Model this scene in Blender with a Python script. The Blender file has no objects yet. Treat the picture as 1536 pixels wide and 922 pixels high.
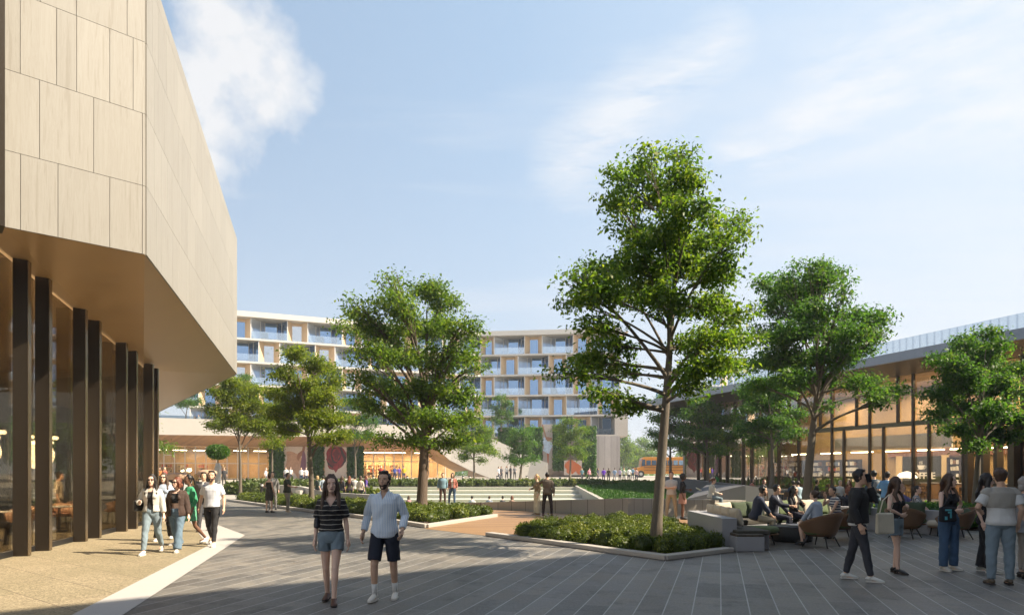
import bpy, bmesh, math, random
import numpy as np
from mathutils import Vector, Matrix, Quaternion, noise as mnoise
from mathutils.geometry import tessellate_polygon
R = math.radians
random.seed(7); RNG = np.random.default_rng(7)
scene = bpy.context.scene
COL = scene.collection
FPX, HOR, CAMH = 1000.0, 708.0, 1.75          # focal length, horizon row and eye height measured on the photograph
def G(px, py, z=0.0):
    d = (CAMH - z) * FPX / (py - HOR); return ((px - 768) / FPX * d, d)
def AX(px, d): return (px - 768) / FPX * d
def AZ(py, d): return CAMH + (HOR - py) / FPX * d

# ------------------------------------------------------------------ materials
MATS = {}
def nt(name):
    m = bpy.data.materials.new(name); m.use_nodes = True
    t = m.node_tree; t.nodes.clear()
    out = t.nodes.new('ShaderNodeOutputMaterial'); b = t.nodes.new('ShaderNodeBsdfPrincipled')
    t.links.new(b.outputs[0], out.inputs[0]); MATS[name] = m
    return m, t, b, out
def N(t, kind, **kw):
    n = t.nodes.new(kind)
    for k, v in kw.items():
        if k.startswith('i_'):
            n.inputs[int(k[2:]) if k[2:].isdigit() else k[2:].replace('_', ' ')].default_value = v
        else: setattr(n, k, v)
    return n
def math_(t, op, a, b=None, clamp=False):
    n = t.nodes.new('ShaderNodeMath'); n.operation = op; n.use_clamp = clamp
    for i, v in enumerate((a, b)):
        if v is None: continue
        if isinstance(v, (int, float)): n.inputs[i].default_value = v
        else: t.links.new(v, n.inputs[i])
    return n.outputs[0]
def ramp(t, fac, stops):
    n = t.nodes.new('ShaderNodeValToRGB'); el = n.color_ramp.elements
    while len(el) < len(stops): el.new(0.5)
    for e, (p, c) in zip(el, stops):
        e.position = p; e.color = (*c, 1) if len(c) == 3 else c
    t.links.new(fac, n.inputs[0]); return n.outputs[0]
def mixc(t, fac, a, b, blend='MIX'):
    n = t.nodes.new('ShaderNodeMix'); n.data_type = 'RGBA'; n.blend_type = blend
    for s, v in ((0, fac), (6, a), (7, b)):
        if isinstance(v, (int, float)): n.inputs[s].default_value = v
        elif isinstance(v, tuple): n.inputs[s].default_value = (*v, 1) if len(v) == 3 else v
        else: t.links.new(v, n.inputs[s])
    return n.outputs[2]
def coord(t, scale=(1, 1, 1), rot=(0, 0, 0), kind='Object'):
    tc = t.nodes.new('ShaderNodeTexCoord'); mp = t.nodes.new('ShaderNodeMapping')
    mp.inputs['Scale'].default_value = scale; mp.inputs['Rotation'].default_value = rot
    t.links.new(tc.outputs[kind], mp.inputs[0]); return mp.outputs[0]
def noise_(t, vec, scale, detail=4, rough=.55, out=0):
    n = N(t, 'ShaderNodeTexNoise'); n.inputs['Scale'].default_value = scale
    n.inputs['Detail'].default_value = detail; n.inputs['Roughness'].default_value = rough
    t.links.new(vec, n.inputs['Vector']); return n.outputs[out]
def bump(t, b, h, strength=.3, dist=.01):
    n = N(t, 'ShaderNodeBump'); n.inputs['Strength'].default_value = strength; n.inputs['Distance'].default_value = dist
    t.links.new(h, n.inputs['Height']); t.links.new(n.outputs[0], b.inputs['Normal'])
def dim(c, k): return tuple(x * k for x in c[:3])
def plain(name, c, rough=.6, metal=0.0, var=.12, scale=6.0, bmp=0.0, stretch=(1, 1, 1), emit=None, estr=0, spec=None):
    if name in MATS: return MATS[name]
    m, t, b, o = nt(name)
    v = coord(t, stretch); f = noise_(t, v, scale)
    t.links.new(mixc(t, f, dim(c, 1 - var), tuple(min(1, x * (1 + var)) for x in c[:3])), b.inputs['Base Color'])
    b.inputs['Roughness'].default_value = rough; b.inputs['Metallic'].default_value = metal
    if spec is not None: b.inputs['Specular IOR Level'].default_value = spec
    if bmp: bump(t, b, f, bmp, .01)
    if emit: b.inputs['Emission Color'].default_value = (*emit, 1); b.inputs['Emission Strength'].default_value = estr
    return m

def m_stripes():                     # slate slabs laid in long courses with pale joints
    m, t, b, o = nt('slate_paving')
    ang = math.atan2(311, 1000)
    tc = N(t, 'ShaderNodeTexCoord'); sp = N(t, 'ShaderNodeSeparateXYZ'); t.links.new(tc.outputs['Object'], sp.inputs[0])
    x, y = sp.outputs[0], sp.outputs[1]
    c, s = math.cos(ang), math.sin(ang)
    u = math_(t, 'ADD', math_(t, 'MULTIPLY', x, s), math_(t, 'MULTIPLY', y, c))      # along the courses
    w = math_(t, 'SUBTRACT', math_(t, 'MULTIPLY', x, c), math_(t, 'MULTIPLY', y, s))
    w = math_(t, 'DIVIDE', math_(t, 'SUBTRACT', w, .02), .3468)
    row = math_(t, 'FLOOR', w); fw = math_(t, 'FRACT', w)
    wn = N(t, 'ShaderNodeTexWhiteNoise', noise_dimensions='1D'); t.links.new(row, wn.inputs['W'])
    uu = math_(t, 'ADD', math_(t, 'DIVIDE', u, 1.25), math_(t, 'MULTIPLY', wn.outputs[0], 7.3))
    cell = math_(t, 'FLOOR', uu); fu = math_(t, 'FRACT', uu)
    dw = math_(t, 'MULTIPLY', math_(t, 'MINIMUM', fw, math_(t, 'SUBTRACT', 1.0, fw)), .3468)
    du = math_(t, 'MULTIPLY', math_(t, 'MINIMUM', fu, math_(t, 'SUBTRACT', 1.0, fu)), 1.25)
    lw = math_(t, 'LESS_THAN', dw, .0078); lu = math_(t, 'MULTIPLY', math_(t, 'LESS_THAN', du, .005), .45)
    line = math_(t, 'MAXIMUM', lw, lu)
    cv = N(t, 'ShaderNodeCombineXYZ'); t.links.new(row, cv.inputs[0]); t.links.new(cell, cv.inputs[1])
    w2 = N(t, 'ShaderNodeTexWhiteNoise', noise_dimensions='2D'); t.links.new(cv.outputs[0], w2.inputs['Vector'])
    vv = coord(t); n1 = noise_(t, coord(t, (1, .45, 1), (0, 0, ang + .25)), 2.6, 9, .74); n2 = noise_(t, vv, 30, 3, .6)
    base = mixc(t, w2.outputs[0], (.078, .074, .070), (.205, .190, .168))
    mot = ramp(t, n1, [(.3, (.50, .51, .55)), (.5, (1, 1, 1)), (.70, (1.55, 1.48, 1.34))])
    base = mixc(t, 1.0, base, mot, 'MULTIPLY')
    base = mixc(t, .35, base, ramp(t, n2, [(.35, (.11, .108, .105)), (.65, (.29, .27, .24))]))
    warm = ramp(t, noise_(t, vv, .5, 3), [(.5, (0, 0, 0)), (.75, (1, 1, 1))])
    base = mixc(t, math_(t, 'MULTIPLY', warm, .3), base, (.27, .22, .165))
    stn = ramp(t, noise_(t, vv, 1.1, 6, .75), [(.36, (.62, .62, .64)), (.47, (1, 1, 1)), (.60, (1, 1, 1)), (.72, (1.22, 1.18, 1.1))])
    base = mixc(t, 1.0, base, stn, 'MULTIPLY')
    lcol = mixc(t, noise_(t, vv, 3.0, 4), (.26, .255, .25), (.50, .49, .47))
    t.links.new(mixc(t, line, base, lcol), b.inputs['Base Color'])
    t.links.new(ramp(t, n1, [(.3, (.42,) * 3), (.7, (.72,) * 3)]), b.inputs['Roughness'])
    bump(t, b, math_(t, 'ADD', n2, math_(t, 'MULTIPLY', n1, 2)), .35, .004)
    return m
def m_gravel():                      # exposed aggregate slabs
    m, t, b, o = nt('aggregate_paving')
    v = coord(t, rot=(0, 0, R(37)))
    br = N(t, 'ShaderNodeTexBrick'); t.links.new(v, br.inputs['Vector'])
    br.inputs['Scale'].default_value = 1; br.inputs['Brick Width'].default_value = 2.3; br.inputs['Row Height'].default_value = .85
    br.inputs['Mortar Size'].default_value = .006; br.inputs['Mortar Smooth'].default_value = 0
    br.inputs['Color1'].default_value = (.33, .28, .20, 1); br.inputs['Color2'].default_value = (.27, .235, .16, 1); br.inputs['Mortar'].default_value = (.09, .06, .05, 1)
    vo = N(t, 'ShaderNodeTexVoronoi'); vo.inputs['Scale'].default_value = 42; vv = coord(t); t.links.new(vv, vo.inputs['Vector'])
    peb = ramp(t, vo.outputs['Color'], [(0, (.35, .3, .25)), (.35, (.75, .7, .6)), (.6, (1.1, 1.05, .95)), (1, (1.6, 1.5, 1.35))])
    c = mixc(t, .8, br.outputs[0], peb, 'MULTIPLY')
    c = mixc(t, ramp(t, noise_(t, vv, .8, 5), [(.35, (0, 0, 0)), (.7, (.5, .5, .5))]), c, (.2, .17, .1))
    t.links.new(c, b.inputs['Base Color']); b.inputs['Roughness'].default_value = .85
    bump(t, b, vo.outputs['Distance'], .6, .006)
    return m
def m_boards(name, c1, c2, width, ang, rough=.55, gap=.03):
    m, t, b, o = nt(name)
    v = coord(t, rot=(0, 0, ang))
    sp = N(t, 'ShaderNodeSeparateXYZ'); t.links.new(v, sp.inputs[0])
    w = math_(t, 'DIVIDE', sp.outputs[1], width); row = math_(t, 'FLOOR', w); fw = math_(t, 'FRACT', w)
    wn = N(t, 'ShaderNodeTexWhiteNoise', noise_dimensions='1D'); t.links.new(row, wn.inputs['W'])
    g = noise_(t, coord(t, (1.5, 30, 30), (0, 0, ang)), 1.2, 5)
    c = mixc(t, wn.outputs[0], c1, c2); c = mixc(t, math_(t, 'MULTIPLY', g, .5), c, dim(c1, .45))
    t.links.new(mixc(t, math_(t, 'LESS_THAN', fw, gap), c, dim(c1, .15)), b.inputs['Base Color'])
    b.inputs['Roughness'].default_value = rough; bump(t, b, g, .3, .003)
    return m
def m_travertine(name, c1, c2, vein):
    m, t, b, o = nt(name)
    v = coord(t, (1, 1, .12)); w = noise_(t, v, 1.3, 3)
    n1 = noise_(t, coord(t, (14, 14, .8)), 1.0, 6, .65)
    dis = N(t, 'ShaderNodeVectorMath', operation='ADD'); t.links.new(coord(t, (1, 1, .045)), dis.inputs[0])
    nn = N(t, 'ShaderNodeTexNoise'); nn.inputs['Scale'].default_value = 1.8; nn.inputs['Detail'].default_value = 3
    t.links.new(coord(t, (1, 1, .35)), nn.inputs['Vector'])
    sc = N(t, 'ShaderNodeVectorMath', operation='SCALE'); sc.inputs['Scale'].default_value = .07; t.links.new(nn.outputs['Color'], sc.inputs[0]); t.links.new(sc.outputs[0], dis.inputs[1])
    n2 = noise_(t, dis.outputs[0], 16, 5, .6)
    base = mixc(t, n1, c1, c2)
    veins = ramp(t, n2, [(.36, (.8, .8, .8)), (.44, (.1, .1, .1)), (.5, (.45, .45, .45)), (.55, (.0, .0, .0)), (.68, (.35, .35, .35))])
    base = mixc(t, math_(t, 'MULTIPLY', veins, .5), base, vein)
    at = N(t, 'ShaderNodeAttribute', attribute_name='tone')
    base = mixc(t, 1.0, base, mixc(t, at.outputs['Fac'], (.94, .935, .93), (1.04, 1.035, 1.03)), 'MULTIPLY')
    t.links.new(base, b.inputs['Base Color']); b.inputs['Roughness'].default_value = .55
    bump(t, b, n2, .18, .004)
    return m
def m_concrete(name, c, board=.0, var=.15, rough=.75):
    m, t, b, o = nt(name)
    n1 = noise_(t, coord(t), .9, 7, .65); n2 = noise_(t, coord(t, (1, 1, .15)), 9, 3); n3 = noise_(t, coord(t), 60, 2)
    k = mixc(t, n1, dim(c, 1 - var), dim(c, 1 + var)); k = mixc(t, math_(t, 'MULTIPLY', n2, .35), k, dim(c, .72))
    hgt = n3
    if board:                        # cast-in boards: joints every `board` metres
        sp = N(t, 'ShaderNodeSeparateXYZ'); t.links.new(coord(t), sp.inputs[0])
        w = math_(t, 'DIVIDE', math_(t, 'ADD', sp.outputs[0], math_(t, 'MULTIPLY', sp.outputs[1], .37)), board)
        fw = math_(t, 'FRACT', w); wn = N(t, 'ShaderNodeTexWhiteNoise', noise_dimensions='1D'); t.links.new(math_(t, 'FLOOR', w), wn.inputs['W'])
        k = mixc(t, 1.0, k, mixc(t, wn.outputs[0], (.82, .82, .82), (1.12, 1.12, 1.12)), 'MULTIPLY')
        k = mixc(t, math_(t, 'LESS_THAN', fw, .045), k, dim(c, .42))
    t.links.new(k, b.inputs['Base Color']); b.inputs['Roughness'].default_value = rough
    bump(t, b, hgt, .15, .003)
    return m
def m_glass(name, tint, refl=.35, tcol=(.8, .85, .85), rough=.0):
    m = bpy.data.materials.new(name); m.use_nodes = True; t = m.node_tree; t.nodes.clear(); MATS[name] = m
    out = N(t, 'ShaderNodeOutputMaterial'); tr = N(t, 'ShaderNodeBsdfTransparent'); gl = N(t, 'ShaderNodeBsdfGlossy')
    tr.inputs[0].default_value = (*tcol, 1); gl.inputs[0].default_value = (*tint, 1); gl.inputs['Roughness'].default_value = rough
    fr = N(t, 'ShaderNodeLayerWeight'); fr.inputs[0].default_value = .25
    f = math_(t, 'ADD', math_(t, 'MULTIPLY', fr.outputs['Fresnel'], .5), refl, clamp=True)
    mx = N(t, 'ShaderNodeMixShader'); t.links.new(f, mx.inputs[0]); t.links.new(tr.outputs[0], mx.inputs[1]); t.links.new(gl.outputs[0], mx.inputs[2])
    t.links.new(mx.outputs[0], out.inputs[0]); return m
def m_leaf(name, c1, c2, c3, trans=.55):
    m, t, b, o = nt(name)
    at = N(t, 'ShaderNodeAttribute', attribute_name='tone')
    c = ramp(t, at.outputs['Fac'], [(0, c1), (.55, c2), (1, c3)])
    t.links.new(c, b.inputs['Base Color']); b.inputs['Roughness'].default_value = .48; b.inputs['Specular IOR Level'].default_value = .4
    tl = N(t, 'ShaderNodeBsdfTranslucent'); t.links.new(mixc(t, 1.0, c, (1.5, 1.6, .6), 'MULTIPLY'), tl.inputs[0])
    mx = N(t, 'ShaderNodeMixShader'); mx.inputs[0].default_value = trans
    t.links.new(b.outputs[0], mx.inputs[1]); t.links.new(tl.outputs[0], mx.inputs[2]); t.links.new(mx.outputs[0], o.inputs[0])
    return m
def m_bark(name, c1, c2):
    m, t, b, o = nt(name)
    n = noise_(t, coord(t, (1, 1, .25)), 22, 6, .7)
    t.links.new(mixc(t, n, c1, c2), b.inputs['Base Color']); b.inputs['Roughness'].default_value = .9
    bump(t, b, n, .8, .02); return m
def m_wood(name, c1, c2, axis=2, scale=1.0, rough=.45, panel=0, bc=(0, 0, 0)):
    m, t, b, o = nt(name)
    st = [18, 18, 18]; st[axis] = .9
    n = noise_(t, coord(t, tuple(st)), scale, 5, .6)
    c = mixc(t, n, c1, c2)
    if panel:
        sp = N(t, 'ShaderNodeSeparateXYZ'); t.links.new(coord(t), sp.inputs[0])
        w = math_(t, 'DIVIDE', math_(t, 'ADD', sp.outputs[0], sp.outputs[1]), panel)
        wn = N(t, 'ShaderNodeTexWhiteNoise', noise_dimensions='1D'); t.links.new(math_(t, 'FLOOR', w), wn.inputs['W'])
        c = mixc(t, 1.0, c, mixc(t, wn.outputs[0], (.78, .78, .78), (1.15, 1.15, 1.15)), 'MULTIPLY')
    t.links.new(c, b.inputs['Base Color']); b.inputs['Roughness'].default_value = rough
    return m
slate = m_stripes(); gravel = m_gravel()
band_m = m_concrete('pale_paving_band', (.47, .45, .43), var=.08)
deck_m = m_boards('timber_deck', (.38, .225, .105), (.27, .15, .07), .14, R(-12))
deck_dark = m_boards('dark_timber_deck', (.11, .085, .06), (.07, .055, .04), .14, R(75))
trav = m_travertine('travertine', (.30, .287, .258), (.335, .322, .295), (.19, .165, .13))
conc = m_concrete('concrete', (.42, .39, .35))
conc_light = m_concrete('light_concrete', (.44, .41, .37), var=.08)
conc_board = m_concrete('board_marked_concrete', (.43, .39, .34), board=.42)
conc_dark = m_concrete('shade_darkened_concrete', (.11, .11, .12))  # tone lowered to stand in for shade on the wedge walls
conc_far = m_concrete('far_paving', (.42, .39, .35), var=.06)
bronze = plain('bronze', (.060, .047, .035), .30, .55, .1, 3, stretch=(1, 1, .1))
bronze_edge = plain('polished_bronze_edge', (.30, .235, .16), .25, .9, .05)
copper = plain('copper_soffit', (.50, .335, .175), .38, .25, .06, 1.2)
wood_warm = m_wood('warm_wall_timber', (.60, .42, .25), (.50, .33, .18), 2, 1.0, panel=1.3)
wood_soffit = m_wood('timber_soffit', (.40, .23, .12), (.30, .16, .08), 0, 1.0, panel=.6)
tan_wood = m_wood('pale_timber_jamb', (.66, .50, .33), (.58, .43, .27), 2, 1.0)
white_m = plain('white_render', (.58, .56, .53), .6, 0, .04)
slab_edge = plain('slab_edge', (.55, .53, .49), .6, 0, .05)
dark_m = plain('black_metal', (.025, .024, .024), .4, .3, .2)
glass_dark = m_glass('bronze_glass', (.95, .93, .88), .12, (.66, .63, .57))
glass_clear = m_glass('clear_glass', (.9, .92, .95), .06, (.92, .93, .92))
glass_rail = m_glass('railing_glass', (.8, .88, .95), .25, (.75, .83, .88))
glass_blue = plain('blue_window_glass', (.17, .27, .42), .06, .85, .1, .4)
glass_pale_refl = plain('bright_reflection_glass', (.78, .83, .88), .08, .7, .08, .4)  # paler copy for the left bay panes, bright reflection put into the colour
grass_m = plain('lawn', (.055, .13, .022), .9, 0, .35, 9, .6)
soil = plain('soil', (.05, .035, .025), .95, 0, .3, 20, .5)
brick_m = None
def m_brick():
    m, t, b, o = nt('red_brick')
    br = N(t, 'ShaderNodeTexBrick'); t.links.new(coord(t, rot=(R(90), 0, 0)), br.inputs['Vector'])
    br.inputs['Scale'].default_value = 1; br.inputs['Brick Width'].default_value = .24; br.inputs['Row Height'].default_value = .08; br.inputs['Mortar Size'].default_value = .008
    br.inputs['Color1'].default_value = (.34, .13, .08, 1); br.inputs['Color2'].default_value = (.2, .08, .05, 1); br.inputs['Mortar'].default_value = (.4, .33, .27, 1)
    t.links.new(br.outputs[0], b.inputs['Base Color']); b.inputs['Roughness'].default_value = .85; return m
brick_m = m_brick()

# ------------------------------------------------------------------ mesh helpers
class MB:
    def __init__(s): s.v = []; s.f = []; s.m = []; s.mi = 0; s.tone = None
    def add(s, vs, fs):
        o = len(s.v); s.v.extend([tuple(v) for v in vs]); s.f.extend([tuple(i + o for i in f) for f in fs]); s.m.extend([s.mi] * len(fs)); return s
    def quad(s, a, b, c, d): return s.add([a, b, c, d], [(0, 1, 2, 3)])
    def poly(s, pts): return s.add(pts, [tuple(range(len(pts)))])
    def box(s, c, size, rz=0, ax=None):
        hx, hy, hz = (k / 2 for k in size)
        M = Matrix.Rotation(rz, 3, 'Z') if ax is None else ax
        c = Vector(c); P = [c + M @ Vector((x, y, z)) for x in (-hx, hx) for y in (-hy, hy) for z in (-hz, hz)]
        return s.add(P, [(0, 1, 3, 2), (4, 6, 7, 5), (0, 4, 5, 1), (2, 3, 7, 6), (0, 2, 6, 4), (1, 5, 7, 3)])
    def bar(s, a, b, w, h):          # box from a to b, width w (horizontal), height h
        a = Vector(a); b = Vector(b); d = (b - a); L = d.length; d.normalize()
        up = Vector((0, 0, 1)) if abs(d.z) < .95 else Vector((0, 1, 0))
        sx = d.cross(up).normalized(); uz = sx.cross(d)
        M = Matrix((d, sx, uz)).transposed()
        return s.box((a + b) / 2, (L, w, h), ax=M)
    def prism(s, poly, z0, z1, zt=None):   # polygon (x,y); zt: optional list of top heights
        n = len(poly); area = sum(poly[i][0] * poly[(i + 1) % n][1] - poly[(i + 1) % n][0] * poly[i][1] for i in range(n))
        if area < 0: poly = poly[::-1]; zt = zt[::-1] if zt else None
        top = [(x, y, (zt[i] if zt else z1)) for i, (x, y) in enumerate(poly)]; bot = [(x, y, z0) for x, y in poly]
        o = len(s.v); s.v.extend(bot + top)
        tris = tessellate_polygon([[Vector((x, y, 0)) for x, y in poly]])
        fs = []
        for a, b, c in tris:
            A, B, C = poly[a], poly[b], poly[c]
            if (B[0] - A[0]) * (C[1] - A[1]) - (B[1] - A[1]) * (C[0] - A[0]) < 0: b, c = c, b
            fs.append((o + n + a, o + n + b, o + n + c)); fs.append((o + c, o + b, o + a))
        for i in range(n): j = (i + 1) % n; fs.append((o + i, o + j, o + n + j, o + n + i))
        s.f.extend(fs); s.m.extend([s.mi] * len(fs)); return s
    def wallpoly(s, pts, off):       # planar polygon in 3D extruded by vector off
        n = len(pts); a = [Vector(p) for p in pts]; off = Vector(off); b = [p + off for p in a]
        fs = [tuple(range(n)), tuple(range(2 * n - 1, n - 1, -1))] + [(i + n, (i + 1) % n + n, (i + 1) % n, i) for i in range(n)]
        return s.add(a + b, fs)
    def tube(s, pts, rad, n=8, cap=True, flat=None):
        pts = [Vector(p) for p in pts]; rings = []
        prev = None
        for i, p in enumerate(pts):
            d = (pts[min(i + 1, len(pts) - 1)] - pts[max(i - 1, 0)]).normalized()
            ref = prev if prev is not None else (Vector((1, 0, 0)) if abs(d.x) < .9 else Vector((0, 1, 0)))
            u = (ref - d * ref.dot(d)).normalized(); w = d.cross(u); prev = u
            r = rad[i] if isinstance(rad, list) else rad
            ru, rw = r if isinstance(r, tuple) else (r, r)
            rings.append([p + u * math.cos(2 * math.pi * k / n) * ru + w * math.sin(2 * math.pi * k / n) * rw for k in range(n)])
        vs = [v for r in rings for v in r]; fs = []
        for i in range(len(rings) - 1):
            for k in range(n): k2 = (k + 1) % n; fs.append((i * n + k, i * n + k2, (i + 1) * n + k2, (i + 1) * n + k))
        if cap: fs.append(tuple(range(n - 1, -1, -1))); fs.append(tuple((len(rings) - 1) * n + k for k in range(n)))
        return s.add(vs, fs)
    def cyl(s, c, r, h, n=24, r2=None): c = Vector(c); return s.tube([c, c + Vector((0, 0, h))], [r, r if r2 is None else r2], n)
    def lathe(s, c, prof, n=24, sx=1, sy=1):     # prof [(r,z)]
        c = Vector(c); vs = []; fs = []
        for r, z in prof:
            for k in range(n): a = 2 * math.pi * k / n; vs.append(c + Vector((r * sx * math.cos(a), r * sy * math.sin(a), z)))
        for i in range(len(prof) - 1):
            for k in range(n): k2 = (k + 1) % n; fs.append((i * n + k, i * n + k2, (i + 1) * n + k2, (i + 1) * n + k))
        fs.append(tuple(range(n - 1, -1, -1))); fs.append(tuple((len(prof) - 1) * n + k for k in range(n)))
        return s.add(vs, fs)
    def ell(s, c, r, n=14, m=9):
        c = Vector(c); prof = [(math.sin(math.pi * i / m), -math.cos(math.pi * i / m)) for i in range(m + 1)]
        vs = []; fs = []
        for a_, z in prof:
            a_ = max(a_, .02)
            for k in range(n): a = 2 * math.pi * k / n; vs.append(c + Vector((a_ * r[0] * math.cos(a), a_ * r[1] * math.sin(a), z * r[2])))
        for i in range(m):
            for k in range(n): k2 = (k + 1) % n; fs.append((i * n + k, i * n + k2, (i + 1) * n + k2, (i + 1) * n + k))
        fs.append(tuple(range(n - 1, -1, -1))); fs.append(tuple(m * n + k for k in range(n)))
        return s.add(vs, fs)
    def build(s, name, mats, parent=None, loc=None, smooth=False, bevel=0, tones=None):
        me = bpy.data.meshes.new(name); me.from_pydata([tuple(v) for v in s.v], [], s.f)
        if not isinstance(mats, (list, tuple)): mats = [mats]
        for m in mats: me.materials.append(m)
        if len(mats) > 1: me.polygons.foreach_set('material_index', s.m)
        if smooth: me.polygons.foreach_set('use_smooth', [True] * len(me.polygons))
        if tones is not None:
            a = me.attributes.new('tone', 'FLOAT', 'POINT'); a.data.foreach_set('value', tones)
        me.validate(); me.update()
        o = bpy.data.objects.new(name, me); COL.objects.link(o)
        if parent is not None: o.parent = parent
        if loc is not None: o.location = loc
        if bevel:
            bv = o.modifiers.new('edge', 'BEVEL'); bv.width = bevel; bv.segments = 2; bv.limit_method = 'ANGLE'
        return o
def tag(o, label=None, cat=None, group=None, kind=None):
    if label: o['label'] = label
    if cat: o['category'] = cat
    if group: o['group'] = group
    if kind: o['kind'] = kind
    return o
def empty(name, loc, rz=0, label=None, cat=None, group=None):
    o = bpy.data.objects.new(name, None); COL.objects.link(o); o.location = loc; o.rotation_euler = (0, 0, rz); o.empty_display_size = .1
    return tag(o, label, cat, group)
def kids(o): return [c for c in COL.objects if c.parent == o]
def copy_tree(o, parent=None, table=None):
    c = o.copy(); COL.objects.link(c)
    if parent is not None: c.parent = parent
    for ch in KIDS(o): copy_tree(ch, c)
    return c
def KIDS(o): return [c for c in bpy.data.objects if c.parent == o]
def sheet(name, poly, z, mat, hole=None, label=None):
    me = bpy.data.meshes.new(name); rings = [[Vector((x, y, 0)) for x, y in poly]]
    if hole: rings.append([Vector((x, y, 0)) for x, y in hole])
    allv = [v for r in rings for v in r]; tris = []
    for a, b, c in tessellate_polygon(rings):
        A, B, C = allv[a], allv[b], allv[c]
        tris.append((a, b, c) if (B - A).cross(C - A).z > 0 else (a, c, b))
    me.from_pydata([(v.x, v.y, z) for v in allv], [], tris); me.materials.append(mat)
    o = bpy.data.objects.new(name, me); COL.objects.link(o); o['kind'] = 'structure'; return o
EXPO = 1.22
# ================================================================== GROUND
def sstep(a, b, x): t = max(0, min(1, (x - a) / (b - a))); return t * t * (3 - 2 * t)
def gh(x, y):                        # height of the ground: level plaza, rising gently beyond the sunken lawn
    h = .5 * sstep(44, 57.4, y)
    h += .5 * sstep(62, 97, y) * (1 if x < 8 else .25) + (.4 * sstep(88, 98, y) if x >= 8 else 0)
    return h
PIT = [(-14, 44), (-3.4, 36.5), (-1.18, 31.8), (4.6, 26.5), (5.5, 27.2), (5.5, 57.4), (-14, 57.4)]
sheet('ground', [(-1500, -1500), (1500, -1500), (1500, 1500), (-1500, 1500)], -.012, conc, PIT)
sheet('plaza_paving', [(-45, -15), (45, -15), (45, 61), (-45, 61)], -.004, slate, PIT)
sheet('aggregate_terrace', [(-2.25, -5), (-7.25, 15.9), (-11.6, 24), (-15.5, 30), (-40, 30), (-40, -5)], .0, gravel)
sheet('paving_band', [(-1.4, -5), (-7.45, 18.6), (-12.6, 26.5), (-17, 33), (-17.8, 31.8), (-11.6, 24), (-7.25, 15.9), (-2.25, -5)], .004, band_m)
sheet('timber_path', [(-2.75, 20.8), (-.75, 18.5), (2, 17), (5, 20), (8, 22.5), (8.2, 24.5), (4.6, 26.2), (-1.3, 31.4), (-3.5, 36.2), (-8, 37), (-8, 30), (-.75, 26.5)], .0, deck_m)
sheet('timber_terrace', [(4.9, 14.62), (5.33, 14.75), (8.2, 16.0), (9.6, 17.6), (10.4, 21), (5.1, 18.4)], .002, deck_dark)

def terrain(name, x0, x1, y0, y1, nx, ny, hf, mat, skip=None):
    mb = MB(); vs = []
    for j in range(ny + 1):
        for i in range(nx + 1):
            x = x0 + (x1 - x0) * i / nx; y = y0 + (y1 - y0) * j / ny; vs.append((x, y, hf(x, y)))
    fs = []
    for j in range(ny):
        for i in range(nx):
            a = j * (nx + 1) + i; fs.append((a, a + 1, a + nx + 2, a + nx + 1))
    mb.add(vs, fs); o = mb.build(name, mat, smooth=True); o['kind'] = 'structure'; return o
terrain('upper_plaza', -90, 60, 57.4, 140, 40, 30, lambda x, y: gh(x, y) + .004, conc_far)
terrain('upper_plaza_slope', -60, -14, 44, 57.4, 14, 12, lambda x, y: gh(x, y) + .004, conc_far)
def lawn_h(x, y): return max(.02, .012 + .027 * (y - 40)) + .05 * math.sin(x * .7 + y * .31) + (0 if y < 55 else .1)
terrain('lawn', 5.6, 13.2, 28, 62, 16, 30, lawn_h, grass_m)

# sunken lawn: bottom, sides and five seat terraces
tb = MB(); tb.prism([(-13.9, 44), (-3.4, 36.6), (-1.18, 31.9), (4.6, 26.6), (5.45, 27.3), (5.45, 47), (-13.9, 47)], -1.3, -1.2)
o = tb.build('sunken_lawn', grass_m); o['kind'] = 'structure'
amph = empty('seating_steps', (0, 0, 0), 0, 'broad pale concrete seating steps with grass treads around the sunken lawn', 'seating steps')
for i in range(5):
    d = 47 + 2.6 * i; top = -.5 + .25 * i; z0 = top - .25 if i else -1.2
    m = MB(); m.box(((-14 + 5.5) / 2, d + .85, (top + z0) / 2), (19.4, 1.7, top - z0)); m.build('step_riser', plain('cream_step_stone', (.62, .58, .50), .7, 0, .06), amph, bevel=.01)
    g = MB(); g.box(((-14 + 5.5) / 2, d + 2.15, top - .1), (19.4, .9, .16)); g.build('grass_tread', grass_m, amph)
m = MB(); m.box((-14.15, 50.8, -.4), (.3, 13.6, 1.9)); m.build('side_wall', conc_light, amph)
m = MB(); m.wallpoly([(5.42, 27, -1.3), (5.42, 57.4, -1.3), (5.42, 57.4, .62), (5.42, 41, .10), (5.42, 27, .10)], (.3, 0, 0)); m.build('side_wall', conc_light, amph)
mw = MB(); mw.wallpoly([(-3.4, 36.5, -1.2), (-3.4, 36.5, .08), (-1.18, 31.8, .33), (-1.18, 31.8, -1.2)], (.25, .15, 0))
mw.wallpoly([(-1.18, 31.8, -1.2), (-1.18, 31.8, .33), (4.6, 26.5, .72), (4.6, 26.5, -1.2)], (.2, .22, 0))
o = mw.build('low_wall', conc_board); tag(o, 'long low board-marked wall rising along the timber path by the sunken lawn', 'wall')
mw = MB(); mw.wallpoly([(4.6, 26.5, 0), (4.6, 26.5, .72), (9.9, 28.2, .565), (9.9, 28.2, 0)], (-.14, .42, 0))
o = mw.build('low_wall', conc_board); tag(o, 'sunlit low concrete wall with the reading woman seated on its top', 'wall')
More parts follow.
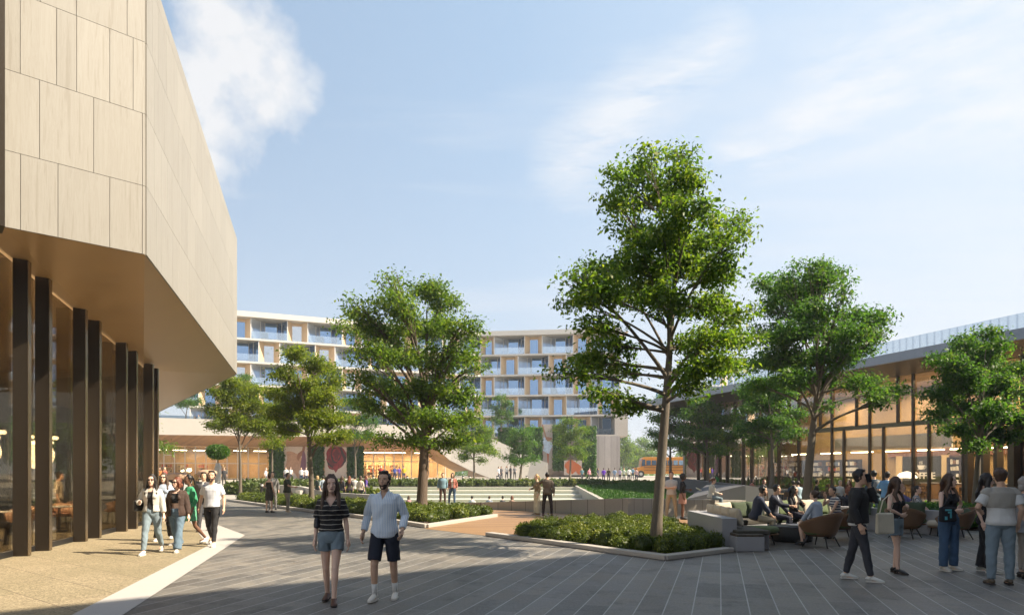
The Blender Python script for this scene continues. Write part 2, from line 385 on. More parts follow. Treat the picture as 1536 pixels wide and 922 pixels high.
# wedge walls towards the cafe, shade put into their dark colour
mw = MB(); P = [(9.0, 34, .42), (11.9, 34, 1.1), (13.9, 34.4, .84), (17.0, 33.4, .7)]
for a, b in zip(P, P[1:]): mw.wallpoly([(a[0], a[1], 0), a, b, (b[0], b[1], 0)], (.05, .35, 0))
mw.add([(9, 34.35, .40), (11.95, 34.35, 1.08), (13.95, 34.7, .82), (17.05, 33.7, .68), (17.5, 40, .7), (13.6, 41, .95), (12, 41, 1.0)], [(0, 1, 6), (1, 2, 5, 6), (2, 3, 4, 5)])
o = mw.build('wedge_wall', conc_dark); tag(o, 'shade-darkened grey faceted concrete wedge planter behind the sofas', 'wall')
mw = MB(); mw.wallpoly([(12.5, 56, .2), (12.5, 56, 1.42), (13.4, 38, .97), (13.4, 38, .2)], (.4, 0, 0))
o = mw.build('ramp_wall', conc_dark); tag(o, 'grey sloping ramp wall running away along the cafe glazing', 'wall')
mw = MB(); P = [(-16.5, 47, .85), (-14.5, 45.6, .78), (-11.6, 41.7, .5), (-7.8, 38.2, .45)]
for a, b in zip(P, P[1:]): mw.wallpoly([(a[0], a[1], 0), a, b, (b[0], b[1], 0)], (.25, .3, 0))
o = mw.build('low_wall', conc_light); tag(o, 'low pale wall where people sit behind the clipped hedge', 'wall')
def kerb(name, poly, w, h, mat, label, closed=False):
    m = MB()
    for a, b in zip(poly, poly[1:] + ([poly[0]] if closed else [])):
        A, B = Vector((*a, h / 2)), Vector((*b, h / 2)); dd = (B - A).normalized()
        m.bar(A - dd * w * .3, B + dd * w * .3, w, h + random.uniform(-.002, .002))
    o = m.build(name, mat, bevel=.015); return tag(o, label, 'kerb')
kerb('planter_kerb', [(-17.3, 40.7), (-8.56, 28.9), (-6.47, 26.5), (-3.48, 22.3), (-2.7, 21.1), (-.68, 26.1)], .22, .12, conc_light, 'pale stone kerb along the long hedge bed, meeting in a corner')
kerb('planter_kerb', [(-.6, 18.4), (.99, 16.3), (2.2, 14.56), (3.09, 13.4), (4.75, 14.7)], .24, .10, conc_light, 'grey stone kerb of the planting bed round the tall tree')

# ================================================================== TRAVERTINE BUILDING
C1 = Vector((-7.714, 14, 0)); C2 = Vector((-12.83, 31, 0)); ZB, ZT = 6.31, 12.6
dA = Vector((-.743, -.669, 0)); nA = Vector((.669, -.743, 0)); dB = (C2 - C1).normalized(); nB = Vector((dB.y, -dB.x, 0))
stone = empty('stone_building', (-10.5, 20, 0), 0, 'travertine clad building on bronze fins overhanging the paved terrace', 'building')
def W(o): o.location = -Vector(o.parent.location); return o
def clad(P0, dv, nv, rows, gap=.009, th=.04):
    m = MB(); tones = []
    for (z0, z1, js) in rows:
        for a, b in zip(js, js[1:]):
            if b - a < .05: continue
            p = P0 + dv * ((a + b) / 2) + nv * (th / 2) + Vector((0, 0, (z0 + z1) / 2))
            M = Matrix((dv, nv, Vector((0, 0, 1)))).transposed()
            m.box(p, (b - a - gap, th, z1 - z0 - gap), ax=M); tones += [random.random()] * 8
    return m, tones
def tA(px): q = (px - 768) / 1000; return (-7.714 - 14 * q) / (.743 - .669 * q)
AEND = 2.36
rowsA = []
zr = [6.31, 7.74, 9.25, 10.75, 12.25]
jA = [[213, 164, 86.5, 30.5], [213, 140, 59], [199, 164, 114.5, 84.5, 30], [190, 114, 60], [150, 80]]
for i in range(5):
    rowsA.append((zr[i], zr[i + 1] if i < 4 else ZT, [0.0] + [max(.02, tA(p)) for p in jA[i]] + [AEND]))
m, tn = clad(C1, dA, nA, rowsA); W(m.build('front_cladding', trav, stone, tones=tn))
rowsB = []
for i in range(5):
    js = [0.0]; L = (C2 - C1).length
    while js[-1] < L - 1.4: js.append(js[-1] + random.choice([.55, .7, .9, 1.1, 1.3]))
    js.append(L); rowsB.append((zr[i], zr[i + 1] if i < 4 else ZT, js))
m, tn = clad(C1, dB, nB, rowsB, gap=.008); W(m.build('side_cladding', trav, stone, tones=tn))
AE = C1 + dA * AEND; bk = C2 + Vector((-14, 3, 0))
core = MB(); core.prism([(AE.x, AE.y), (C1.x, C1.y), (C2.x, C2.y), (bk.x, bk.y), (-26, 10)], ZB + .01, ZT - .05); W(core.build('upper_storey', plain('joint_shadow_gap_board', (.16, .135, .105), .9), stone))
# bronze return at the end of the front cladding, and the wing beyond it
rt = MB(); M = Matrix((dA, nA, Vector((0, 0, 1)))).transposed()
rt.box(AE + dA * .2 + nA * .2 + Vector((0, 0, 9.5)), (.36, .5, 6.6), ax=M); W(rt.build('bronze_return', bronze, stone))
# glass line under the overhang
def gl(d): return -10.14 - .225 * (d - 14)
W1 = Vector((AX(235, 22.9), 22.9, AZ(555, 22.9)))
sof = MB()
a0 = Vector((C1.x, C1.y, ZB)); b0 = Vector((C2.x, C2.y, ZB)); e0 = Vector((AE.x, AE.y, ZB)); gN = Vector((gl(9) - .35, 9, 6.75)); P3 = Vector((-19.5, 34.5, 4.3))
Wb = Vector((gl(32) - .3, 32, 4.9))
W0 = W1 + Vector((-.45, 0, 0))
near = Vector((-13.5, 8.2, 6.9)); nearf = Vector((AE.x - 1.2, AE.y - 1.0, ZB))
sof.add([e0, a0, W0, gN, nearf, near], [(1, 0, 3, 2), (0, 4, 3), (4, 5, 3)])
sof.add([a0, b0, W0], [(0, 2, 1)]); sof.add([b0, P3, W0], [(0, 2, 1)]); sof.add([W0, P3, Vector((-19.5, 22, 5.0))], [(0, 2, 1)])
sof.add([gN, W0, Vector((-22, 22, 5.0)), Vector((-22, 8, 6.6))], [(0, 3, 2, 1)])
so = W(sof.build('soffit', copper, stone))
md = so.modifiers.new('sheet', 'SOLIDIFY'); md.thickness = .02
sb = MB(); sb.wallpoly([b0, Vector((bk.x, bk.y, ZB)), Vector((bk.x, bk.y, 4.3)), P3], (0, .1, 0)); W(sb.build('end_fascia', trav, stone, tones=[.5] * 8))
# fins in pairs
nG = Vector((.976, .22, 0)).normalized(); dG = Vector((-.22, .976, 0)).normalized()
def soff_z(d):
    return 6.1 - (d - 14) * .103 + .12
for k, d in enumerate([11.1, 12.1, 14, 14.95, 16.9, 17.8, 19.8, 20.7, 22.3, 22.85]):
    M = Matrix((nG, dG, Vector((0, 0, 1)))).transposed(); zt = soff_z(d)
    c = Vector((gl(d), d, 0)) - nG * .14
    f = MB(); f.box(c + Vector((0, 0, zt / 2)), (.28, .13, zt), ax=M)
    fo = W(f.build('fin', bronze, stone, bevel=.008))
    e = MB(); e.box(c + nG * .146 + Vector((0, 0, zt / 2)), (.012, .14, zt - .02), ax=M); eo = e.build('fin_edge', bronze_edge, fo)
g = MB(); p0 = Vector((gl(6), 6, 0)) - nG * .32; p1 = Vector((gl(22.9), 22.9, 0)) - nG * .32
g.wallpoly([p0, p1, p1 + Vector((0, 0, 5.2)), p0 + Vector((0, 0, 7))], nG * -.02); W(g.build('glazing', glass_dark, stone))
mu = MB()
for d in np.arange(10, 22.8, 1.45):
    c = Vector((gl(d), d, 0)) - nG * .35; mu.box(c + Vector((0, 0, 2.6)), (.06, .05, 5.2))
mu.bar(p0 + Vector((0, 0, .06)), p1 + Vector((0, 0, .06)), .1, .12); W(mu.build('window_frame', dark_m, stone))
inn = MB(); inn.prism([(-9.3, 8), (-12.5, 22.8), (-22, 24.5), (-22, 8)], -.02, .012); W(inn.build('interior_floor', gravel, stone))
inn = MB(); inn.wallpoly([(-12.6, 22.95, 0), (-22, 24.6, 0), (-22, 24.6, 5), (-12.6, 22.95, 5.1)], (0, .03, 0)); W(inn.build('rear_glazing', glass_clear, stone))
for yy_ in (10, 15, 20): inn = MB(); inn.cyl((-18.5, yy_, 0), .22, 5.2, 16); W(inn.build('interior_column', conc, stone))

# ================================================================== HOTEL
hotel = empty('hotel_building', (0, 106, 0), 0, 'long bent white hotel block with staggered recessed balconies above the plaza', 'building')
glass_grey = plain('grey_window_glass', (.42, .47, .52), .08, .8, .08, .4)
ZS = [7.35, 10.7, 13.95, 17.2, 20.45, 23.65]
def hwing(P0, P1, start, n):
    P0 = Vector((*P0, 0)); P1 = Vector((*P1, 0)); dv = (P1 - P0).normalized(); nv = Vector((dv.y, -dv.x, 0)); L = (P1 - P0).length
    M = Matrix((dv, nv, Vector((0, 0, 1)))).transposed(); U = Vector((0, 0, 1))
    for k, z in enumerate(ZS):
        s = MB(); ov = .12 if k < 5 else .5; th = .26 if k < 5 else .75; zz = z if k < 5 else z + .22
        s.box(P0 + dv * L / 2 - nv * (2 - ov) + U * zz, (L + (.0 if k < 5 else .7), 4 + .0, th), ax=M); W(s.build('roof' if k == 5 else 'floor_slab', slab_edge, hotel))
    b = MB(); b.box(P0 + dv * L / 2 - nv * 9 + U * 15.5, (L, 10, 16.4), ax=M); W(b.build('wall', plain('hotel_core_wall', (.30, .27, .24), .8), hotel))
    for r in range(5):
        z0, z1 = ZS[r] + .13, ZS[r + 1] - .13 - (.04 if r == 4 else 0)
        s = start + (3.85 if r % 2 == 0 else 0)
        while s > 0: s -= 7.7
        while s < L:
            for (a, b_, kind) in ((s, s + 2.8, 'n'), (s + 2.8, s + 7.7, 'v')):
                a2, b2 = max(a, 0), min(b_, L)
                if b2 - a2 < 1.2: continue
                def q(t, dep, z): return P0 + dv * t - nv * dep + U * z
                w = b2 - a2
                if kind == 'n':
                    j = MB(); a3, b3 = a2 + w * .27, b2 - w * .27
                    j.quad(q(a2, .1, z0), q(a3, 1.3, z0), q(a3, 1.3, z1), q(a2, .1, z1)); j.quad(q(b3, 1.3, z0), q(b2, .1, z0), q(b2, .1, z1), q(b3, 1.3, z1))
                    j.quad(q(a3, 1.31, z1 - .45), q(b3, 1.31, z1 - .45), q(b3, 1.31, z1), q(a3, 1.31, z1))
                    jo = W(j.build('balcony_niche', tan_wood, hotel))
                    g_ = MB(); g_.quad(q(a3, 1.3, z0), q(b3, 1.3, z0), q(b3, 1.3, z1 - .45), q(a3, 1.3, z1 - .45)); g_.build('window', glass_blue if random.random() < .85 else glass_grey, jo)
                else:
                    a3, b3 = a2 + w * .40, b2 - w * .26
                    g_ = MB(); g_.quad(q(a2, .1, z0), q(a3, 2.5, z0), q(a3, 2.5, z1), q(a2, .1, z1)); wo = W(g_.build('window', glass_pale_refl, hotel))
                    g2 = MB(); g2.quad(q(a3, 2.5, z0), q(b3, 2.5, z0), q(b3, 2.5, z1), q(a3, 2.5, z1)); g2.quad(q(b3, 2.5, z0), q(b2, .1, z0), q(b2, .1, z1), q(b3, 2.5, z1)); g2.build('pane', glass_blue, wo)
                    fr = MB()
                    fr.bar(q(a2 + .1, .16, z1 - .03), q(a3, 2.46, z1 - .03), .06, .05); fr.bar(q(a3, 2.46, z1 - .03), q(b3, 2.46, z1 - .03), .05, .06); fr.bar(q(b3, 2.46, z1 - .03), q(b2 - .1, .16, z1 - .03), .06, .05)
                    for t_, dp in ((a2 + w * .27, 1.68), (a3, 2.46), (b3, 2.46), (b2 - .7, 1.3)): fr.box(q(t_, dp, (z0 + z1) / 2), (.07, .07, z1 - z0), ax=M)
                    fr.build('window_frame', slab_edge, wo)
                    rl = MB(); rl.box(q((a2 + b2) / 2, .05, z0 + .55), (w - .12, .02, 1.05), ax=M); W(rl.build('balcony_railing', glass_rail, hotel))
                    if random.random() < .45:
                        cu = MB(); cu.box(q(a2 + w * .38, .35, z0 + .5), (.9, .4, 1.0), ax=M); cu.build('balcony_screen', plain('grey_balcony_screen', (.2, .23, .27), .6), wo)
                dvp = MB(); dvp.box(q(a2, .62, (z0 + z1) / 2), (.12, 1.2, z1 - z0 - .01), ax=M); W(dvp.build('divider_wall', white_m, hotel))
            s += 7.7
    return P0, P1, dv, nv
hwing((-44, 90.8), (-5, 107.0), 1.2, 9)
hwing((-5, 107.0), (16.8, 104.3), 3.2, 4)
e = MB(); e.wallpoly([(16.8, 104.3, 10.7), (17.0, 112, 10.7), (17.0, 112, 23.6), (16.8, 104.3, 23.6)], (.12, 0, 0)); W(e.build('end_wall', white_m, hotel))
e = MB(); e.wallpoly([(16.9, 103.9, 23.3), (18.1, 103.6, 23.55), (18.1, 112, 23.55), (16.9, 112, 23.3)], (0, 0, .15)); W(e.build('roof_overhang', tan_wood, hotel))
e = MB(); e.wallpoly([(13, 103.2, 7.35), (17.9, 103.0, 7.35), (17.9, 103.0, 7.6), (13, 103.2, 7.6)], (0, 6, 0)); e.wallpoly([(15.9, 103.1, 7.6), (17.9, 103.0, 7.6), (17.9, 103.0, 10.9), (15.9, 103.1, 10.9)], (0, 6, 0))
W(e.build('corner_box', conc_light, hotel))
e = MB(); e.wallpoly([(13, 102.6, 1), (16.6, 102.4, 1), (16.6, 102.4, 7.3), (13, 102.6, 7.3)], (0, 7, 0)); W(e.build('concrete_tower', m_concrete('tower_concrete', (.40, .37, .36), board=.9), hotel))
e = MB(); e.wallpoly([(-7, 105.6, 1), (13, 104, 1), (13, 104, 7.3), (-7, 105.6, 7.3)], (0, .5, 0)); W(e.build('base_wall', plain('dark_base_wall', (.2, .17, .15), .8), hotel))

# ================================================================== SHOPS PAVILION (podium left)
def on_line(px, P, d):               # point of the line P + t d seen at column px
    q = (px - 768) / 1000; t = (q * P[1] - P[0]) / (d[0] - q * d[1]); return (P[0] + t * d[0], P[1] + t * d[1])
pE = (-41, 77); dE = (.912, .41); pGl = (-43.5, 82.5)
pav = empty('shops_pavilion', (-30, 82, .9), 0, 'low shops pavilion with pale curved concrete parapet and glowing glass front', 'building')
def E3(px, y): x, d = on_line(px, pE, dE); return Vector((x, d, AZ(y, d)))
# parapet + swoosh as one wall
top = [(-62, 67.6, 8.07), tuple(E3(235, 626)), tuple(E3(575, 636.5)), tuple(E3(640, 640)), tuple(E3(690, 643)), (AX(735, 93), 93, AZ(656, 93)), (AX(766, 92), 92, AZ(670, 92)), (AX(798, 91), 91, AZ(685, 91)), (AX(822, 90), 90, AZ(694, 90))]
bot = [(-62, 67.6, 6.2), tuple(E3(235, 651.5)), tuple(E3(575, 656)), tuple(E3(643, 662)), tuple(E3(675, 690)), (AX(705, 91), 91, AZ(705, 91)), (AX(740, 90), 90, .8), (AX(790, 90), 90, .8), (AX(822, 89.6), 89.6, .8)]
m = MB()
for i in range(len(top) - 1):
    m.wallpoly([bot[i], bot[i + 1], top[i + 1], top[i]], (-.2, .5, 0))
W(m.build('parapet', conc_light, pav))
m = MB()                              # timber soffit rising from parapet to glass head
gx = lambda px: on_line(px, pGl, dE)
prev = None
for i in range(6):
    x, d, z = bot[i]; px_ = 768 + 1000 * x / d; hx, hd = (x - 2.5, d + 5.6); zz = min(5.1, z - .2)
    cur = (Vector((x, d, z + .03)), Vector((hx, hd, zz)))
    if prev: m.quad(prev[0], cur[0], cur[1], prev[1])
    prev = cur
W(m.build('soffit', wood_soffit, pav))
m = MB(); m.prism([(-62, 68), (-17, 88.2), (-7, 93), (-6, 106), (-44, 90.5), (-70, 80)], 7.0, 7.3); W(m.build('roof_terrace', conc_light, pav))
m = MB()
a = gx(225); b = gx(700)
m.wallpoly([(a[0], a[1], 5.0), (b[0], b[1], 5.0), (b[0], b[1], 7.0), (a[0], a[1], 7.0)], (-.1, .2, 0)); W(m.build('upper_wall', wood_warm, pav))
for pxs, bars in ((list(np.arange(230, 405, 15.8)), ((230, 400, 2.9), (247, 262, 3.9))), ([545, 560, 577, 591, 604, 617, 630, 643, 656, 668], ((545, 668, 3.3),))):
    m = MB()
    for px in pxs: x, d = gx(px); m.box((x, d, 2.9), (.12, .12, 4.2), rz=R(24))
    for px0, px1, z in bars: a_, b_ = gx(px0), gx(px1); m.bar((a_[0], a_[1], z), (b_[0], b_[1], z), .08, .1)
    W(m.build('window_frame', slab_edge, pav))
a_, b_ = gx(225), gx(402); g_ = MB(); g_.wallpoly([(a_[0], a_[1] + .1, .8), (b_[0], b_[1] + .1, .8), (b_[0], b_[1] + .1, 5), (a_[0], a_[1] + .1, 5)], (0, .03, 0)); W(g_.build('shop_glass', glass_clear, pav))
a_, b_ = gx(545), gx(690); g_ = MB(); g_.wallpoly([(a_[0], a_[1] + .1, .8), (b_[0], b_[1] + .1, .8), (b_[0], b_[1] + .1, 5), (a_[0], a_[1] + .1, 5)], (0, .03, 0)); W(g_.build('shop_glass', glass_clear, pav))
m = MB(); a_, b_ = gx(200), gx(700); off = Vector((-2.2, 5, 0))
A_ = Vector((*a_, .7)) + off; B_ = Vector((*b_, .7)) + off
m.wallpoly([A_, B_, B_ + Vector((0, 0, 4.4)), A_ + Vector((0, 0, 4.4))], (-.1, .3, 0)); W(m.build('shop_back_wall', wood_warm, pav))
m = MB(); m.add([Vector((*a_, 5.05)), Vector((*b_, 5.05)), B_ + Vector((0, 0, 4.35)), A_ + Vector((0, 0, 4.35))], [(0, 1, 2, 3)]); W(m.build('shop_ceiling', wood_soffit, pav))
m = MB(); m.add([Vector((*a_, .96)), Vector((*b_, .96)), B_ + Vector((0, 0, .28)), A_ + Vector((0, 0, .28))], [(0, 1, 2, 3)]); W(m.build('shop_floor', conc_light, pav))
lamp_m = plain('lit_lamp', (1, .9, .7), .5, 0, 0, emit=(1, .78, .48), estr=7)
for i, px in enumerate([240, 270, 300, 330, 360, 390, 552, 568, 584, 600, 630]):
    x, d = on_line(px, (pGl[0] - 1, pGl[1] + 2.4), dE); l = MB(); l.box((0, 0, 0), (1.6, .25, .08), rz=R(24)); lo = l.build('ceiling_lamp', lamp_m, loc=(x, d, 4.6)); 
    r_ = MB(); r_.cyl((0, 0, .04), .015, .5, 6); r_.build('lamp_rod', dark_m, lo)
    tag(lo, 'lit bar lamp hanging inside the shops pavilion glass front', 'lamp', 'lamps in the shops pavilion')
# goods shelves in the shops
for i, px in enumerate([250, 275, 305, 335, 556, 572, 590]):
    x, d = on_line(px, (pGl[0] - 1.9, pGl[1] + 4.4), dE); m = MB(); m.mi = 0
    for z in (.2, .8, 1.4, 2.0): m.box((0, 0, z), (1.3, .4, .05), rz=R(24))
    for s in (-.65, .65): m.box((s * .91, s * .41, 1.1), (.05, .4, 2.2), rz=R(24))
    so_ = m.build('shop_shelf', tan_wood, loc=(x, d, 1.0)); tag(so_, 'timber display shelf of goods inside the shops pavilion', 'shelf', 'display shelves in the shops')
    gds = MB()
    for z in (.22, .82, 1.42):
        for q in range(5):
            t = -.5 + q * .25; gds.mi = random.randrange(3); hh = random.uniform(.15, .4); gds.box((t * .91, t * .41, z + hh / 2), (.16, .2, hh), rz=R(24))
    gds.build('goods', [plain('red_goods', (.45, .08, .05)), plain('cream_goods', (.7, .6, .45)), plain('dark_goods', (.08, .07, .07))], so_)

# posters on the shop front and by the ivy: flat banners with their pictures as shapes
def poster(px0, px1, y0, y1, P, dv, bg, shapes, label):
    a_ = on_line(px0, P, dv); b_ = on_line(px1, P, dv); A_ = Vector((*a_, 0)); B_ = Vector((*b_, 0)); w = (B_ - A_).length
    dm = (a_[1] + b_[1]) / 2; z0, z1 = AZ(y1, dm), AZ(y0, dm); h = z1 - z0
    o = empty('poster', (A_.x, A_.y, z0), math.atan2(B_.y - A_.y, B_.x - A_.x), label, 'poster')
    m = MB(); m.box((w / 2, 0, h / 2), (w, .08, h)); m.build('banner', bg, o)
    for k, (mt, pts) in enumerate(shapes):
        s = MB(); s.wallpoly([(x * w, -.045 - .004 * k, y * h) for x, y in pts], (0, .003, 0)); s.build('printed_figure', mt, o)
def blob(cx, cy, rx, ry, n=18, wob=.2, seed=0):
    r = random.Random(seed); ph = [r.uniform(0, 6.28) for _ in range(3)]
    return [(cx + rx * math.cos(a) * (1 + wob * math.sin(3 * a + ph[0]) + wob * .6 * math.sin(5 * a + ph[1])), cy + ry * math.sin(a) * (1 + wob * math.sin(2 * a + ph[2]))) for a in [2 * math.pi * i / n for i in range(n)]]
cream = plain('poster_cream', (.62, .52, .44), .6, var=.05); fabric_tan = plain('poster_tan', (.48, .28, .18), .6, var=.35, scale=2.5); skin_p = plain('poster_skin', (.30, .14, .08), .6)
crimson = plain('poster_crimson', (.22, .010, .015), .5, var=.9, scale=3.5); wine = plain('poster_wine', (.10, .006, .010), .5, var=.9, scale=3.5); blk = plain('poster_black', (.03, .01, .012), .5); silver = plain('poster_blue', (.45, .55, .75), .5, var=.5, scale=3); greyp = plain('poster_grey', (.36, .31, .28), .6, var=.05); orange = plain('poster_orange', (.36, .095, .03), .5, var=.3)
PG = (pGl[0], pGl[1] - .4)
poster(425, 461, 664, 724, PG, dE, cream, [(fabric_tan, blob(.42, .52, .36, .3, 20, .22, 3)), (skin_p, [(.62, .55), (.72, .66), (.86, .72), (.92, .95), (.82, .97), (.78, .82), (.6, .74), (.55, .62)]), (plain('poster_purple', (.2, .09, .14), .6), blob(.84, .42, .12, .36, 14, .1, 5)), (fabric_tan, [(.2, .4), (.5, .22), (.66, .04), (.72, .05), (.68, .35), (.45, .5)])], 'tall poster of a figure with flowing tan fabric between the ivy panels')
poster(487, 520, 664, 718, PG, dE, cream, [(crimson if k_ % 2 == 0 else (blk if k_ % 4 == 1 else wine), blob(.5 + .03 * math.sin(k_ * 2.1), .60 + .02 * k_ / 2, .45 - k_ * .045, .37 - k_ * .036, 20, .10 + .02 * k_, 8 + k_)) for k_ in range(8)] + [(crimson, [(.36, .30), (.5, .17), (.64, .32), (.5, .45)])], 'tall poster of a deep red rose-like form between the ivy panels')
poster(812, 831, 636, 703, (4, 100.5), (1, -.06), greyp, [(silver, blob(.42, .52, .34, .2, 18, .3, 4)), (skin_p, [(.05, .98), (.12, 1), (.4, .72), (.85, .7), (.85, .66), (.5, .62), (.36, .66)]), (orange, [(.44, .36), (.6, .34), (.56, .1), (.5, .1)])], 'tall poster of a leaping dancer in blue beside the hotel ivy')
poster(846, 873, 690, 712, (4, 99.5), (1, -.06), greyp, [(orange, blob(.4, .55, .38, .42, 14, .2, 1)), (orange, blob(.8, .4, .18, .36, 12, .2, 6))], 'orange painted mural low on the hotel wall between ivy')

# ================================================================== LIBRARY CAFE (right)
PR = Vector((24, 39.8, 0)); dR = Vector((-.329, .944, 0)); nR = Vector((-.944, -.329, 0)); U = Vector((0, 0, 1))
cafe = empty('cafe_building', (20, 48, 0), 0, 'glass-fronted library cafe with deep dark eaves and bronze mullions', 'building')
MR = Matrix((dR, nR, U)).transposed()
def rp(t, out, z): return PR + dR * t + nR * out + U * z
T0, T1 = -14.2, 24.0
m = MB(); m.wallpoly([rp(T0, 4.2, 7.75), rp(T1 + 2, 4.2, 7.75), rp(T1 + 2, 4.2, 8.25), rp(T0, 4.2, 8.25)], nR * -.2); W(m.build('fascia', plain('blue_grey_fascia', (.30, .33, .40), .5), cafe))
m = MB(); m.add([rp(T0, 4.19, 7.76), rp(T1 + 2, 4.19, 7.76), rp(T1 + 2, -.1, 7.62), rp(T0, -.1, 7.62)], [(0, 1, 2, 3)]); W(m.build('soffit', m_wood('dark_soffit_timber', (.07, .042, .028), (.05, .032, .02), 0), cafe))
m = MB(); m.prism([tuple(rp(T0, 4.1, 0).xy), tuple(rp(T1 + 2, 4.1, 0).xy), tuple(rp(T1 + 2, -13, 0).xy), tuple(rp(T0, -13, 0).xy)], 8.0, 8.2); W(m.build('roof', conc, cafe))
m = MB(); m.wallpoly([rp(T0, 3.0, 8.2), rp(T1, 3.0, 8.2), rp(T1, 3.0, 9.2), rp(T0, 3.0, 9.2)], nR * -.02); ro = W(m.build('roof_railing', m_glass('roof_rail_glass', (.85, .9, .95), .25, (.85, .88, .9)), cafe))
m = MB()
for t in np.arange(T0, T1, .42): m.box(rp(t, 3.03, 8.7), (.05, .02, .98), ax=MR)
m.build('railing_bar', m_glass('frosted_strip_glass', (.9, .93, .96), .30, (.80, .84, .88), .2), ro)
m = MB(); m.box(rp((T0 + T1) / 2, -13, 4), (T1 - T0, .3, 8), ax=MR); m.box(rp(T0, -6.5, 4), (.3, 13, 8), ax=MR); m.box(rp(T1, -6.5, 4), (.3, 13, 7.9), ax=MR); W(m.build('outer_wall', conc, cafe))
m = MB(); m.box(rp((T0 + T1) / 2, -6.3, .01), (T1 - T0, 12.8, .05), ax=MR); W(m.build('interior_floor', conc_dark, cafe))
m = MB(); m.box(rp((T0 + T1) / 2, -6.2, 3.8), (T1 - T0 - .6, .2, 7.6), ax=MR); bwall = W(m.build('interior_wall', m_wood('honey_wall_timber', (.56, .39, .19), (.46, .30, .13), 2, 1.0, panel=1.6), cafe))
m = MB(); m.box(rp((T0 + T1) / 2, -3, 7.63), (T1 - T0 - .6, 6, .06), ax=MR); W(m.build('interior_ceiling', wood_warm, cafe))
m = MB(); m.box(rp(-1, -5.98, 3.1), (16, .16, .5), ax=MR); m.box(rp(-3.2, -6.0, 1.9), (3.0, .14, 2.0), ax=MR); W(m.build('brick_band', brick_m, cafe))
k = 0
for i in range(-5, 8):
    for off, z0, z1 in ((0, 0, 7.64), (1.03, 0, 4.6), (2.06, 4.75, 7.64)):
        t = i * 3.1 - 0 + (3.1 - off if off else 0)
        if t < T0 + .3 or t > T1 - .3: continue
        if off and -12 < t < -3.2: continue
        m = MB(); m.box(rp(t, .06, (z0 + z1) / 2), (.13, .16, z1 - z0), ax=MR); W(m.build('mullion', bronze, cafe))
m = MB(); m.box(rp((T0 + T1) / 2, .0, 4.68), (T1 - T0, .16, .28), ax=MR); W(m.build('transom', plain('olive_bronze_transom', (.13, .115, .07), .4, .5), cafe))
m = MB(); m.wallpoly([rp(T0, 0, .03), rp(T1, 0, .03), rp(T1, 0, 7.6), rp(T0, 0, 7.6)], nR * -.02); W(m.build('glazing', m_glass('cafe_glass', (.85, .87, .9), .06, (.82, .80, .76)), cafe))
for i in range(12):                   # wide bronze fins at the entrance end
    t = -3.6 - i * .78; m = MB(); m.box(rp(t, .3, 2.3), (.32 if i % 2 else .18, .5, 4.55), ax=MR); W(m.build('entrance_fin', plain('satin_bronze_fin', (.13, .10, .065), .4, .55), cafe))
# pale curtain strips and wall panels towards the far end
for i in range(18):
    t = 14.5 + i * .52; m = MB(); m.box(rp(t, -.7, 3.2), (.2, .04, 6.2), ax=MR); W(m.build('curtain_strip', plain('pale_curtain', (.60, .57, .52), .8), cafe))
m = MB(); m.box(rp(20.4, -3.5, 2.9), (6.8, .1, 5.6), ax=MR); W(m.build('screen_wall', plain('pale_screen_wall', (.50, .48, .44), .7), cafe))
m = MB(); m.box(rp(4.0, -2.5, 3.75), (9, .12, .9), ax=MR); W(m.build('mezzanine_front', m_concrete('mottled_panel', (.55, .52, .46), var=.25), cafe))
# lamps: bright bars under the mezzanine, really lit
warm_lamp = plain('lit_bar_lamp', (1, .9, .7), .5, 0, 0, emit=(1, .80, .50), estr=8)
for i, t in enumerate([-6, -3.4, -1.2, 1.0, 3.4, 6.2, 9.0, 12.0]):
    l = MB(); l.box((0, 0, 0), (1.7, .22, .07), ax=MR); p = rp(t, -2.6, 3.15); lo = l.build('pendant_lamp', warm_lamp, loc=p)
    r_ = MB(); r_.cyl((0, 0, .03), .012, .5 if t < 9 else 1.2, 6); r_.build('lamp_rod', dark_m, lo)
    tag(lo, 'long lit bar lamp hanging inside the library cafe', 'lamp', 'bar lamps in the library cafe')
for i, t in enumerate([-7, -1.0, 5, 11]):
    ld = bpy.data.lights.new('cafe_lamp_light', 'AREA'); ld.energy = 270; ld.color = (1, .80, .56); ld.shape = 'RECTANGLE'; ld.size = 5; ld.size_y = 1.2
    lo = bpy.data.objects.new('cafe_lamp_light', ld); COL.objects.link(lo); lo.location = rp(t, -2.8, 7.3)
    ld = bpy.data.lights.new('cafe_lamp_light', 'AREA'); ld.energy = 55; ld.color = (1, .76, .48); ld.shape = 'RECTANGLE'; ld.size = 4; ld.size_y = .5
    lo = bpy.data.objects.new('cafe_lamp_light', ld); COL.objects.link(lo); lo.location = rp(t, -2.6, 3.05)
for px in (300, 380, 575, 640):
    x, d = on_line(px, (pGl[0] - 1, pGl[1] + 2.6), dE)
    ld = bpy.data.lights.new('shop_lamp_light', 'AREA'); ld.energy = 430 if px > 500 else 120; ld.color = (1, .66, .32); ld.shape = 'RECTANGLE'; ld.size = 5; ld.size_y = 1.0
    lo = bpy.data.objects.new('shop_lamp_light', ld); COL.objects.link(lo); lo.location = (x, d, 4.5); lo.rotation_euler = (0, 0, R(24))
